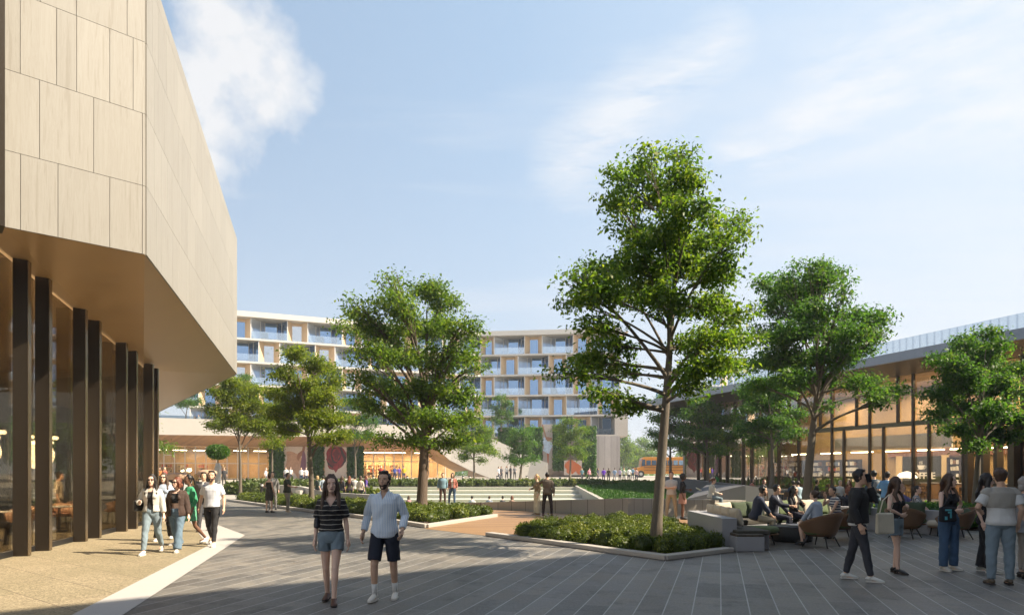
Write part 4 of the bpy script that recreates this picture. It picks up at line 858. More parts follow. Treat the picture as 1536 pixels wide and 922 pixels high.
bedding('grass_bed', [(16, 62), (26, 48), (27, 50), (18, 64)], 1.0, .8, .3, 90, LEAF_B, 'dark shrubs inside along the far cafe glass', 8)
# lawn blades
n = 60000; p = RNG.uniform([5.6, 38], [13.1, 62], (n, 2)); zz_ = np.maximum(.02, .012 + .027 * (p[:, 1] - 40)) + .05 * np.sin(p[:, 0] * .7 + p[:, 1] * .31) + (p[:, 1] >= 55) * .1
o = leaf_mesh('grass', np.c_[p, zz_], .13, LEAF_I, RNG, up=1.0, aspect=.25); o['kind'] = 'stuff'

# ivy on columns
def ivy(x0, x1, y, z0, z1, dep, label, n, seed):
    rng = np.random.default_rng(seed); root = empty('ivy_column', ((x0 + x1) / 2, y, z0), 0, label, 'ivy')
    w = x1 - x0; m = MB(); m.box((0, dep / 2, (z1 - z0) / 2), (w - .3, dep, z1 - z0 - .2)); m.build('column', conc_dark, root)
    s = rng.uniform(-w / 2, w / 2, n); z = rng.uniform(0, z1 - z0, n); yy = -np.abs(rng.normal(.05, .12, n)) - .12 * np.sin(s * 5 + z) ** 2; side = rng.random(n) < .25
    s[side] = np.sign(s[side]) * (w / 2 + .05); yy[side] = rng.uniform(-.1, dep, side.sum())
    tone = np.clip(.5 + .2 * np.sin(s * 4) * np.cos(z * 1.7), 0, 1)
    leaf_mesh('foliage', np.stack([s, yy, z], 1), .24, LEAF_I, rng, droop=.9, parent=root, tone=tone, aspect=.8)
def ivx(p0, p1, y0, y1, P, dv, lab, seed, n=3800):
    a_ = on_line(p0, P, dv); b_ = on_line(p1, P, dv); dm = (a_[1] + b_[1]) / 2
    ivy(a_[0], b_[0], dm, AZ(y1, dm), AZ(y0, dm), .5, lab, n, seed)
PI_ = (pGl[0], pGl[1] - .8)
ivx(404, 424, 664, 716, PI_, dE, 'ivy clad panel between the shop glass and the tan poster', 1)
ivx(462, 484, 664, 716, PI_, dE, 'ivy clad panel between the two tall posters', 2)
ivx(521, 544, 664, 716, PI_, dE, 'ivy clad panel between the red poster and the orange shop', 3)
PH = (4, 100); dH = (1, -.06)
ivx(749, 771, 640, 696, PH, dH, 'ivy clad pier on the hotel base, first from the concrete slope', 4)
ivx(790, 812, 640, 700, PH, dH, 'ivy clad pier on the hotel base beside the dancer poster', 5)
ivx(831, 848, 637, 704, PH, dH, 'ivy clad pier on the hotel base partly behind the round tree', 6)
ivx(873, 893, 638, 712, PH, dH, 'ivy clad pier on the hotel base next to the concrete tower', 7)
# ================================================================== PEOPLE
SKINS = {'light': plain('skin_light', (.78, .52, .40), .5, 0, .05), 'tan': plain('skin_tan', (.62, .39, .27), .5, 0, .05), 'brown': plain('skin_brown', (.17, .085, .052), .5, 0, .05)}
HAIRS = {'brown': plain('hair_brown', (.07, .04, .025), .55, 0, .5, 40, .4, (1, 1, .1)), 'dark': plain('hair_dark', (.02, .015, .012), .5, 0, .5, 40, .4, (1, 1, .1)), 'black': plain('hair_black', (.011, .010, .010), .45, 0, .5, 40, .3, (1, 1, .1)),
         'blond': plain('hair_blond', (.40, .26, .12), .55, 0, .4, 40, .4, (1, 1, .1)), 'auburn': plain('hair_auburn', (.16, .05, .025), .55, 0, .4, 40, .4, (1, 1, .1)), 'grey': plain('hair_grey', (.38, .34, .31), .6, 0, .4, 40, .4, (1, 1, .1))}
CL = {}
def cloth(c, rough=.85, var=.10, scale=9):
    k = tuple(round(x, 3) for x in c)
    if k not in CL: CL[k] = plain('fabric_%d' % len(CL), c, rough, 0, var, scale, .25)
    return CL[k]
def m_tee_stripes(name, base, line, pitch, frac, axis=2):
    m, t, b, o = nt(name); sp = N(t, 'ShaderNodeSeparateXYZ'); t.links.new(coord(t), sp.inputs[0])
    ax = sp.outputs[axis]
    if axis == 2: ax = math_(t, 'ADD', ax, math_(t, 'MULTIPLY', noise_(t, coord(t), 5, 2), .03))
    f = math_(t, 'FRACT', math_(t, 'DIVIDE', ax, pitch))
    t.links.new(mixc(t, math_(t, 'LESS_THAN', f, frac), base, line), b.inputs['Base Color']); b.inputs['Roughness'].default_value = .85
    bump(t, b, noise_(t, coord(t), 9, 3), .3, .01); return m
tee_stripe = m_tee_stripes('black_tee_white_stripes', (.014, .013, .014), (.45, .42, .36), .064, .13)
shirt_stripe = m_tee_stripes('pale_blue_pinstripe_shirt', (.78, .85, .92), (.50, .62, .78), .022, .38, 0)
nautical = m_tee_stripes('navy_white_stripe_knit', (.60, .60, .58), (.03, .04, .09), .07, .5)
barcode = m_tee_stripes('dark_light_vertical_stripe', (.50, .50, .50), (.05, .05, .07), .05, .5, 0)
def m_denim(name, c):
    m, t, b, o = nt(name); n = noise_(t, coord(t), 5, 4); n2 = noise_(t, coord(t, (1, 1, .2)), 60, 2)
    k = mixc(t, n, dim(c, .65), tuple(min(1, x * 1.35) for x in c)); k = mixc(t, math_(t, 'MULTIPLY', n2, .4), k, dim(c, .5))
    t.links.new(k, b.inputs['Base Color']); b.inputs['Roughness'].default_value = .9; bump(t, b, n, .4, .02); return m
denim_light = m_denim('light_denim', (.23, .30, .35)); denim_mid = m_denim('mid_denim', (.14, .21, .28)); denim_blue = m_denim('blue_denim', (.06, .12, .22)); denim_dark = m_denim('charcoal_denim', (.045, .047, .058))
PEND = []                             # (object, post function) waiting for one common evaluation
def fuse(mb, name, mats, parent, voxel, smooth=3, post=None, sub=0):
    o = mb.build(name, mats, parent)
    r = o.modifiers.new('r', 'REMESH'); r.mode = 'VOXEL'; r.voxel_size = voxel; r.use_smooth_shade = True
    if smooth: s = o.modifiers.new('s', 'SMOOTH'); s.iterations = smooth; s.factor = .5
    PEND.append((o, post)); return o
def flush():
    bpy.context.view_layer.update(); dg = bpy.context.evaluated_depsgraph_get(); res = []
    for o, post in PEND: res.append((o, post, bpy.data.meshes.new_from_object(o.evaluated_get(dg))))
    for o, post, me in res:
        old = o.data; nm = old.name; mats = [m for m in old.materials]; o.modifiers.clear(); o.data = me; bpy.data.meshes.remove(old); me.name = nm
        if not len(me.materials):
            for m in mats: me.materials.append(m)
        if post: post(me)
        me.polygons.foreach_set('use_smooth', [True] * len(me.polygons))
    PEND.clear()
def cut(me, test):                    # delete faces whose centre satisfies the test (necklines, open fronts)
    bm = bmesh.new(); bm.from_mesh(me); bmesh.ops.delete(bm, geom=[f for f in bm.faces if test(f.calc_center_median())], context='FACES'); bm.to_mesh(me); bm.free()
def wrinkle(me, amp, sc, seed=0, zs=1.0):
    n = len(me.vertices); co = np.empty(n * 3); no = np.empty(n * 3); me.vertices.foreach_get('co', co); me.vertices.foreach_get('normal', no); co = co.reshape(-1, 3); no = no.reshape(-1, 3)
    s = seed * 1.7; x, y, z = co.T
    d = np.sin(x * sc * 1.1 + 2.1 * np.sin(z * sc * .55 + s) + s) * .5 + np.sin(z * sc * zs + 2.4 * np.sin(x * sc * .8 + y * sc * .7 + s)) * .5 + np.sin(y * sc * 1.4 + z * sc * .35 + s) * .35
    co += no * (d * amp)[:, None]; me.vertices.foreach_set('co', co.ravel()); me.update()
def ik(S, Tt, l1, l2, hint):
    S, Tt, hint = Vector(S), Vector(Tt), Vector(hint); d = Tt - S; L = min(d.length, (l1 + l2) * .998); d.normalize()
    a = (l1 * l1 - l2 * l2 + L * L) / (2 * L); h = math.sqrt(max(0, l1 * l1 - a * a)); u = (hint - d * hint.dot(d)).normalized()
    return S + d * a + u * h, S + d * L
HEADR = [(-.118, .022, -.072, -.02), (-.105, .042, -.088, .02), (-.075, .056, -.094, .05), (-.04, .066, -.093, .065), (0, .072, -.088, .085), (.035, .076, -.092, .098), (.07, .072, -.084, .096), (.098, .052, -.058, .075), (.114, .025, -.022, .035)]
def head_surface(th, zo, infl=0.0):
    """point on the head at angle th (0 = face, pi = nape) and height zo from the middle, pushed out by infl"""
    z = max(-.118, min(.114, zo))
    for a, b in zip(HEADR, HEADR[1:]):
        if a[0] <= z <= b[0]:
            f = (z - a[0]) / (b[0] - a[0]); w, yf, yb = (a[i] + (b[i] - a[i]) * f for i in (1, 2, 3)); break
    cy, hy = (yf + yb) / 2, (yb - yf) / 2
    return Vector(((w + infl) * math.sin(th), cy - (hy + infl) * math.cos(th), zo))
def person(label, xy, face=0, h=1.72, sex='f', skin='light', hair=('long', 'brown'), top=None, bottom=None, shoes=(.5, .5, .5), legs='stand', arms=None, lean=0, head=(0, 0), z=0.0, voxel=.012, seat=.46, group=None, beard=False, socks=None, glasses=False, jacket=None, heads=1.0, torso_yaw=0):
    """face: heading in degrees, 0 looks at the camera. arms: ((hand target, elbow hint) right, left) in body space, x is to the viewer's right."""
    root = empty('person', (xy[0], xy[1], z), R(face), label, 'person', group); K = h / 1.75; root.scale = (K, K, K)
    vs = voxel; lod = 0 if vs <= .0085 else 1 if vs <= .014 else 2
    m_ = sex == 'm'; sk = SKINS[skin]
    hx, shx = (.088, .172) if m_ else (.085, .150)
    # ---- legs
    tl, sl_ = .43, .41; pel = Vector((0, 0, .93)); L = {}
    pose = {'stand': ((2, 3, 4), (-1, 2, 5)), 'walk': ((21, 6, 1), (-14, 26, 1)), 'walk2': ((-14, 30, 1), (20, 5, 1)), 'stride': ((14, 3, 2), (-12, 14, 2)), 'wide': ((3, 2, 9), (-2, 3, 8)), 'cross': ((8, 6, -3), (-4, 3, 5)), 'sit': ((84, 82, 6), (80, 88, 8)), 'sitx': ((88, 70, 2), (78, 95, 10)), 'lounge': ((76, 60, 4), (84, 95, 8)), 'bent': ((2, 1, 3), (16, 34, 3))}[legs] if isinstance(legs, str) else legs
    for s, (th, kn, ab) in zip((-1, 1), pose):
        hip = pel + Vector((s * hx, 0, -.02)); t_, k_, a_ = R(th), R(th - kn), R(ab)
        knee = hip + Vector((s * math.sin(a_) * tl * max(.35, math.cos(t_)), -math.sin(t_) * tl, -math.cos(t_) * tl * math.cos(a_)))
        ank = knee + Vector((s * math.sin(a_) * .25 * sl_, -math.sin(k_) * sl_, -math.cos(k_) * sl_)); L[s] = (hip, knee, ank)
    sitting = legs in ('sit', 'sitx', 'lounge') or (isinstance(legs, tuple) and legs[0][0] > 60)
    dz = (seat / K + .085 - (pel.z - .02)) if sitting else -(min(L[s][2].z for s in L) - .075)
    # feet reach the ground when sitting
    for s in L:
        hip, knee, ank = (p + Vector((0, 0, dz)) for p in L[s])
        if sitting:
            ank = Vector((ank.x, ank.y, max(.08, min(ank.z, .085)))) if ank.z < .3 else ank
            v = (ank - knee); ank = knee + v.normalized() * sl_ if v.length > sl_ * 1.05 else ank
        L[s] = (hip, knee, ank)
    pel = pel + Vector((0, 0, dz))
    Mx = Matrix.Rotation(R(torso_yaw), 3, 'Z') @ Matrix.Rotation(R(lean), 3, 'X')
    def up(x, y, zz): return pel + Mx @ Vector((x, y, zz - .93))
    # ---- torso rings
    TR = [(.84, .10, .08, .0), (.88, .150, .110, .01), (.95, .163, .122, .012), (1.04, .146, .105, 0), (1.12, .140, .100, -.002), (1.22, .158, .110, 0), (1.32, .170, .110, 0), (1.385, .168, .095, .008), (1.43, .118, .070, .012), (1.475, .075, .055, .012)] if m_ else \
         [(.84, .10, .08, .0), (.88, .158, .110, .012), (.95, .170, .122, .016), (1.04, .136, .098, 0), (1.10, .122, .088, -.002), (1.20, .135, .096, 0), (1.30, .150, .102, 0), (1.39, .155, .088, .008), (1.435, .118, .068, .012), (1.47, .062, .050, .012)]
    def torso(mb, infl, z0=.84, z1=1.48, flare=0, n=20, dep=0):
        rs = [r for r in TR if z0 - .001 <= r[0] <= z1 + .001]; rings = []
        if rs[0][0] > z0 + .01:
            a = [r for r in TR if r[0] < rs[0][0]]
            if a: p, q = a[-1], rs[0]; f = (z0 - p[0]) / (q[0] - p[0]); rs = [tuple([z0] + [p[i] + (q[i] - p[i]) * f for i in (1, 2, 3)])] + rs
        if z0 < .84: rs = [(z0, .165 + flare, .125 + flare, .01)] + [r for r in rs if r[0] > .86]
        for zz, w, dd, cy in rs:
            f_ = flare * max(0, (1.15 - zz) / .3) if flare else 0
            rings.append([up((w + infl + f_) * math.copysign(abs(math.cos(2 * math.pi * k / n)) ** .85, math.cos(2 * math.pi * k / n)), cy + (dd + infl + dep + f_) * math.sin(2 * math.pi * k / n), zz) for k in range(n)])
        v = [p for r in rings for p in r]; f = []
        for i in range(len(rings) - 1):
            for k in range(n): k2 = (k + 1) % n; f.append((i * n + k, i * n + k2, (i + 1) * n + k2, (i + 1) * n + k))
        f.append(tuple(range(n - 1, -1, -1))); f.append(tuple((len(rings) - 1) * n + k for k in range(n))); mb.add(v, f)
        if not m_ and z1 > 1.3:
            for s in (-1, 1): mb.ell(up(s * .07, -.075 - infl * .7, 1.285), (.062, .055, .06), 12, 8)
    # ---- arms
    A = {}
    arms = arms or (None, None)
    for s, spec in zip((-1, 1), arms):
        sh = up(s * shx, .01, 1.405)
        if spec is None: spec = ((s * (shx + .09), -.04 if s > 0 else -.02, .90), (s * .35, 1, 0))
        tgt = up(*spec[0]); el, wr = ik(sh, tgt, .285, .255, Mx @ Vector(spec[1])); hd = spec[2] if len(spec) > 2 else None
        A[s] = (sh, el, wr, Mx @ Vector(hd) if hd else (wr - el))
    b = MB(); torso(b, 0)
    b.tube([up(0, .012, 1.42), up(0, .004, 1.49), up(0, -.008, 1.56)], [(.058, .056), (.050, .052), (.052, .054)] if m_ else [(.05, .05), (.042, .044), (.044, .048)], 14)
    for s in L:
        hip, knee, ank = L[s]; f_ = .93 if not m_ else 1.0
        b.tube([hip + Vector((0, 0, .03)), hip.lerp(knee, .3), hip.lerp(knee, .7), knee, knee.lerp(ank, .28), knee.lerp(ank, .65), ank, ank + Vector((0, 0, -.03))], [.088 * f_, .082 * f_, .062 * f_, .052 * f_, (.050 * f_, .056 * f_), .040 * f_, .031, .03], 14)
        b.ell(knee + Vector((0, -.004, 0)), (.05 * f_, .052 * f_, .055), 12, 8)
        b.tube([ank + Vector((0, .035, -.03)), ank + Vector((0, 0, -.02)), ank + Vector((s * .01, -.09, -.045)), ank + Vector((s * .015, -.16, -.055))], [(.03, .028), (.034, .034), (.04, .024), (.03, .014)], 10)
    for s in A:
        sh, el, wr, hd = A[s]; q = 1 if m_ else .82
        b.tube([sh + Mx @ Vector((-s * .05, 0, 0)), sh + Mx @ Vector((-s * .01, 0, -.004)), sh.lerp(el, .2), sh.lerp(el, .55), el, el.lerp(wr, .3), el.lerp(wr, .75), wr], [.038 * q, .048 * q, .052 * q, .047 * q, .038 * q, .041 * q, .030 * q, .025 * q], 12)
        b.ell(sh + Vector((0, 0, -.012)), (.052 * q, .050 * q, .052 * q), 12, 8)
        hd = hd.normalized(); inward = Vector((-s, 0, 0)); inward = (inward - hd * inward.dot(hd)); inward = inward.normalized() if inward.length > .1 else Vector((0, -1, 0))
        side = hd.cross(inward) * s                       # palm width direction; thumb side is the forward one
        if side.y > 0 and abs(side.y) > .3: side = -side
        b.tube([wr, wr + hd * .03, wr + hd * .085], [(.022, .026), (.018, .036), (.015, .040)] if False else [.024, .030, .030], 10)
        P0 = wr + hd * .05
        if lod < 2:
            b.box(P0, (.085, .076, .026), ax=Matrix((hd, side, inward)).transposed())
            for j, ln in enumerate((.070, .078, .072, .056)):
                w0 = side * (.030 - .0205 * j); r0 = P0 + hd * .036 + w0
                p1 = r0 + hd * ln * .45 + inward * .006; p2 = p1 + hd * ln * .30 + inward * .014; p3 = p2 + hd * ln * .18 + inward * .016
                b.tube([r0 - hd * .01, p1, p2, p3], [.0098, .0092, .0086, .0074], 7)
            t0 = P0 - hd * .015 + side * .034; b.tube([t0, t0 + side * .024 + hd * .026 + inward * .008, t0 + side * .030 + hd * .056 + inward * .016], [.0125, .0105, .0085], 7)
        else:
            b.tube([P0, P0 + hd * .05, P0 + hd * .10], [(.02, .034), (.018, .034), (.010, .02)], 8)
    # head
    Hc = up(0, -.018, 1.635) if not sitting else up(0, -.018, 1.635)
    HM = Mx @ Matrix.Rotation(R(head[0]), 3, 'Z') @ Matrix.Rotation(R(head[1]) - R(lean) * .7, 3, 'X')
    def hp(v): return Hc + HM @ Vector(v)
    fw = 1.0 if m_ else .95; n = 18; v = []; f = []
    for r in HEADR:
        for k in range(n): p = head_surface(2 * math.pi * k / n, r[0]); v.append(hp((p.x * fw, p.y, p.z)))
    for i in range(len(HEADR) - 1):
        for k in range(n): k2 = (k + 1) % n; f.append((i * n + k2, i * n + k, (i + 1) * n + k, (i + 1) * n + k2))
    f.append(tuple(range(n))); f.append(tuple((len(HEADR) - 1) * n + k for k in range(n - 1, -1, -1))); b.add(v, f)
    b.tube([hp((0, -.086, .022)), hp((0, -.100, -.004)), hp((0, -.116, -.026)), hp((0, -.098, -.036))], [.008, .011, .015, .010], 8)
    for s in (-1, 1):
        b.ell(hp((s * .076 * fw, .008, -.004)), (.012, .02, .03), 10, 6); b.tube([hp((s * .014, -.088, .034)), hp((s * .035, -.090, .038)), hp((s * .056, -.074, .032))], [.007, .009, .006], 6)
        b.ell(hp((s * .034, -.072, -.022)), (.022, .018, .02), 8, 6)
    b.tube([hp((-.024, -.086, -.062)), hp((0, -.096, -.060)), hp((.024, -.086, -.062))], [.007, .010, .007], 6); b.ell(hp((0, -.084, -.098)), (.02, .014, .016), 8, 6)
    fuse(b, 'body', sk, root, vs * (1 if lod else .85), 3 if lod < 2 else 1)
    # eyes, lips
    if lod < 2:
        ew = MB()
        for s in (-1, 1): ew.ell(hp((s * .033, -.0815, .012)), (.0125, .008, .0065), 10, 6)
        ew.build('eyes', plain('eye_white', (.5, .47, .44), .3), root, smooth=True)
        ew = MB()
        for s in (-1, 1): ew.ell(hp((s * .033, -.0885, .012)), (.006, .003, .006), 10, 6)
        ew.build('pupils', plain('pupil', (.02, .012, .01), .3), root, smooth=True)
        lp = MB(); lp.tube([hp((-.022, -.093, -.0615)), hp((0, -.105, -.0595)), hp((.022, -.093, -.0615))], [(.002, .004), (.006, .0065), (.002, .004)], 8); lp.build('lips', plain('lips', (.30, .10, .08), .45) if sex == 'f' else plain('lips_pale', (.36, .17, .13), .5), root, smooth=True)
    # hair
    hm = HAIRS[hair[1]]; kind = hair[0]; hb = MB(); n = 22; hv = []; hf = []
    zs_ = [-.10, -.08, -.05, -.02, .01, .04, .065, .09, .112, .128]
    thick = {'short': .014, 'crop': .007, 'bob': .022, 'long': .018, 'bun': .012, 'curly': .04, 'tail': .012, 'bald': -.01}[kind]
    for zi in zs_:
        for k in range(n):
            th = 2 * math.pi * k / n; a = abs(((th + math.pi) % (2 * math.pi)) - math.pi)     # 0 face .. pi nape
            hl = .078 - .11 * sstep(.75, 1.5, a) - .075 * sstep(1.7, 2.4, a)                     # hairline height
            if kind in ('long', 'bob', 'curly'): hl = .082 - .19 * sstep(.62, 1.15, a)
            inn_ = sstep(hl - .012, hl + .010, zi); p = head_surface(th, min(zi, .112), -.014 + (thick * (.45 + .55 * sstep(.3, 1.3, a)) + .014 + (.006 * math.sin(k * 3.3 + zi * 60))) * inn_)
            hv.append(hp((p.x * fw, p.y, zi + (thick * .7 if zi > .1 else 0))))
    for i in range(len(zs_) - 1):
        for k in range(n): k2 = (k + 1) % n; hf.append((i * n + k2, i * n + k, (i + 1) * n + k, (i + 1) * n + k2))
    hf.append(tuple(range(n))); hf.append(tuple((len(zs_) - 1) * n + k for k in range(n - 1, -1, -1))); hb.add(hv, hf)
    if kind == 'short':
        for j in range(7): a = -1 + j / 3; hb.ell(hp((a * .05, -.055 + abs(a) * .02, .112)), (.022, .03, .018), 8, 5)
    if kind == 'long':
        for s in (-1, 1):
            hb.tube([hp((s * .062, -.015, .06)), hp((s * .084, -.005, 0)), hp((s * .088, .0, -.08)), up(s * .10, -.035, 1.44), up(s * .105, -.085, 1.35), up(s * .095, -.105, 1.26)], [.02, (.026, .04), (.028, .045), (.034, .045), (.032, .028), (.016, .012)], 10)
        hb.tube([hp((0, .07, .05)), hp((0, .09, -.03)), up(0, .085, 1.50), up(0, .125, 1.40), up(0, .13, 1.27)], [(.06, .03), (.085, .035), (.095, .04), (.105, .035), (.07, .015)], 14)
    if kind == 'bob':
        for s in (-1, 1): hb.tube([hp((s * .07, 0, .05)), hp((s * .088, .0, -.02)), hp((s * .085, .0, -.10)), hp((s * .07, .01, -.125))], [.02, (.028, .05), (.03, .05), (.016, .03)], 10)
        hb.ell(hp((0, .07, -.06)), (.085, .05, .075), 12, 8)
    if kind == 'bun': hb.ell(hp((0, .12, .06)), (.04, .035, .04), 12, 8)
    if kind == 'tail': hb.ell(hp((0, .11, .03)), (.03, .03, .03)); hb.tube([hp((0, .115, .03)), hp((0, .15, -.04)), hp((0, .14, -.14))], [.02, .026, .012], 8)
    if kind == 'curly':
        r_ = random.Random(5)
        for j in range(26): th = r_.uniform(.9, 5.4); zz = r_.uniform(-.05, .12); p = head_surface(th, zz, .03); hb.ell(hp(tuple(p)), (.028, .028, .026), 8, 6)
    if lod == 0:
        for s in (-1, 1): hb.tube([hp((s * .016, -.096, .030)), hp((s * .034, -.099, .035)), hp((s * .052, -.084, .030))], [.003, .0042, .003], 5)
    fuse(hb, 'hair', hm, root, max(.007, vs * .8), 2 if lod < 2 else 1, (lambda me: wrinkle(me, .003, 130, 1, .1)) if lod == 0 else None)
    if beard:
        bb = MB(); v = []; f = []; n = 18; zb = [-.124, -.105, -.085, -.06, -.035, -.01, .01]
        for zi in zb:
            for k in range(n):
                th = 2 * math.pi * k / n; a = abs(((th + math.pi) % (2 * math.pi)) - math.pi)
                upz = -.058 + .05 * sstep(.5, 1.2, a) ; ok = (1 - sstep(upz, upz + .012, zi)) * (1 - sstep(1.45, 1.7, a))
                p = head_surface(th, max(zi, -.118), -.012 + .0155 * ok); v.append(hp((p.x * fw, p.y, zi)))
        for i in range(len(zb) - 1):
            for k in range(n): k2 = (k + 1) % n; f.append((i * n + k2, i * n + k, (i + 1) * n + k, (i + 1) * n + k2))
        f.append(tuple(range(n))); f.append(tuple((len(zb) - 1) * n + k for k in range(n - 1, -1, -1))); bb.add(v, f); bb.build('beard', plain('beard_brown', (.055, .032, .022), .8), root, smooth=True)
    if glasses:
        g = MB()
        for s in (-1, 1): g.ell(hp((s * .034, -.097, .012)), (.026, .007, .017), 12, 6); g.tube([hp((s * .058, -.09, .018)), hp((s * .080, .0, .014))], .003, 5)
        g.tube([hp((-.012, -.100, .016)), hp((.012, -.100, .016))], .003, 5); g.build('sunglasses', plain('dark_lens', (.01, .01, .01), .08), root, smooth=True)
    # ---- clothes
    def sleeves(mb, frac, infl, flare=1.0):
        for s in A:
            sh, el, wr, _ = A[s]; q = 1 if m_ else .84; pts, rr = [sh + Mx @ Vector((-s * .06, 0, .0)), sh + Mx @ Vector((-s * .015, 0, -.002))], [.040 * q + infl, .050 * q + infl]
            if frac <= .5:
                e = sh.lerp(el, frac * 2); pts += [sh.lerp(el, frac), e]; rr += [.053 * q + infl, (.050 * q + infl) * flare]
            else:
                f2 = (frac - .5) * 2; pts += [sh.lerp(el, .3), sh.lerp(el, .7), el, el.lerp(wr, f2 * .5), el.lerp(wr, f2)]; rr += [.054 * q + infl, .050 * q + infl, .043 * q + infl * 1.1, .042 * q + infl, (.032 * q + infl) * flare]
            mb.tube(pts, rr, 14); pass
    def garment(name, spec, extra=0.0):
        tb = MB(); z0 = spec.get('hem', .93); torso(tb, (.016 if m_ else .012) + extra + spec.get('loose', 0), z0, spec.get('top', 1.48), spec.get('flare', 0))
        if spec.get('sleeve', 0): sleeves(tb, spec['sleeve'], .009 + extra * .7 + spec.get('loose', 0) * .6, spec.get('sfl', 1.05))
        if spec.get('collar'): tb.tube([up(0, .012, 1.44), up(0, .006, 1.485), up(0, 0, 1.515)], [(.085, .085), (.066, .068), (.064, .068)], 16)
        V = spec.get('vneck'); O = spec.get('open')
        Mi = Mx.inverted()
        def post(me):
            if V or O or spec.get('strap'):
                def test(c):
                    q = Mi @ (c - pel); zz = q.z + .93
                    if spec.get('strap') and zz > spec['strap'] and not (.075 < abs(q.x) < .115): return True
                    if V and q.y < 0 and zz > V[0] and abs(q.x) < V[1] * (zz - V[0]) / (1.47 - V[0]) + .002: return True
                    if V and zz > 1.462 and abs(q.x) < V[1]: return True
                    if O and q.y < .02 and abs(q.x) < O * (1 + .5 * max(0, 1.2 - zz)) and zz < 1.6: return True
                    return False
                cut(me, test)
            if lod < 2: wrinkle(me, (.0045 if lod == 0 else .003) + spec.get('loose', 0) * .06, 26 if m_ else 30, len(label))
            if O or V: 
                pass
        o = fuse(tb, name, spec['mat'], root, vs, 2 if lod < 2 else 1, post)
    if top: garment(top.get('name', 'top'), top)
    if jacket: garment(jacket.get('name', 'jacket'), jacket, .012)
    if bottom:
        kd = bottom['kind']; bb = MB(); lo = bottom.get('loose', .0)
        if kd in ('pants', 'shorts'):
            torso(bb, .010, .84, bottom.get('waist', 1.04), 0)
            for s in L:
                hip, knee, ank = L[s]; i_ = .010 + lo
                if kd == 'pants':
                    fl = bottom.get('flare', .0); e = knee.lerp(ank, bottom.get('len', .97))
                    bb.tube([hip + Vector((-s * .004, 0, .06)), hip.lerp(knee, .3), hip.lerp(knee, .7), knee, knee.lerp(ank, .35), knee.lerp(ank, .7), e], [.092 + i_ * .5, .086 + i_, .068 + i_, .058 + i_, .056 + i_ + fl * .4, .046 + i_ + fl * .8, .040 + i_ + fl], 16)
                else:
                    e = hip.lerp(knee, bottom.get('len', .8)) + Vector((s * .010, 0, 0)); bb.tube([hip + Vector((-s * .004, 0, .06)), hip.lerp(knee, .18) + Vector((s * .004, 0, 0)), e], [.100 + lo * .5, (.098 if m_ else .090) + lo, (.080 if m_ else .081) + lo + bottom.get('flare', .012)], 16)
        else:                         # skirt or dress skirt
            torso(bb, .012, .88, bottom.get('waist', 1.06), 0); zz = bottom['hem']
            if not sitting: bb.lathe(Vector((pel.x, pel.y + .01, 0)), [(.10, zz + dz), (.20 + bottom.get('flare', .0), zz + dz + .002), (.185, .84 + dz), (.172, .93 + dz), (.13, .98 + dz)], 20, 1, .78)
            else:
                for s in L: hip, knee, ank = L[s]; bb.tube([hip, hip.lerp(knee, .5), knee + Vector((0, -.02, -.02))], [.11, .105, .08], 12)
        fuse(bb, {'pants': 'trousers', 'shorts': 'shorts'}.get(kd, 'skirt'), bottom['mat'], root, vs, 2 if lod < 2 else 1, (lambda me: wrinkle(me, .0045, 34, len(label) + 3, 1.3)) if lod < 2 else None)
    # ---- shoes
    sm = shoes if not isinstance(shoes, tuple) else cloth(shoes, .5)
    for s in L:
        hip, knee, ank = L[s]; d = Vector((s * .12, -1, 0)).normalized(); sd_ = d.cross(Vector((0, 0, 1))); drop = 0
        tilt = 0
        if not sitting and ank.z > .11: tilt = min(.9, (ank.z - .075) * 4)           # heel lifted
        q = Quaternion(sd_, -tilt) if tilt else Quaternion()
        if (q @ d).z > 0 and tilt: q = Quaternion(sd_, tilt)
        def sp_(a, b_, c_): return ank + q @ (d * a + sd_ * b_ + Vector((0, 0, c_)))
        b = MB(); b.tube([sp_(-.065, 0, -.035), sp_(-.04, 0, -.018), sp_(.03, 0, -.018), sp_(.09, 0, -.034), sp_(.15, 0, -.046), sp_(.185, 0, -.054)], [(.020, .022), (.036, .036), (.038, .038), (.042, .028), (.040, .020), (.018, .010)], 12)
        b.tube([ank + Vector((0, .005, .015)), ank + Vector((0, .003, -.02))], [.038, .04], 12)
        so_ = b.build('shoe', sm, root, smooth=True)
        b = MB(); pts = [(-.068, .018), (-.05, .036), (.0, .036), (.09, .044), (.15, .042), (.19, .022)]
        out_ = [sp_(a, w, -.073) for a, w in pts] + [sp_(a, -w, -.073) for a, w in reversed(pts)]; b.wallpoly(out_, (q @ Vector((0, 0, .022)))); b.build('sole', cloth((.62, .60, .55)) if isinstance(shoes, tuple) and sum(shoes) > .6 else cloth((.05, .04, .035)), so_)
        if socks: b = MB(); b.tube([ank.lerp(knee, .0) + Vector((0, 0, -.02)), ank.lerp(knee, .18), ank.lerp(knee, socks)], [.036, .037, .043], 12); b.build('sock', cloth((.72, .72, .70)), root, smooth=True)
    return root
def hand_world(root, p): return root.matrix_basis @ Vector(p)

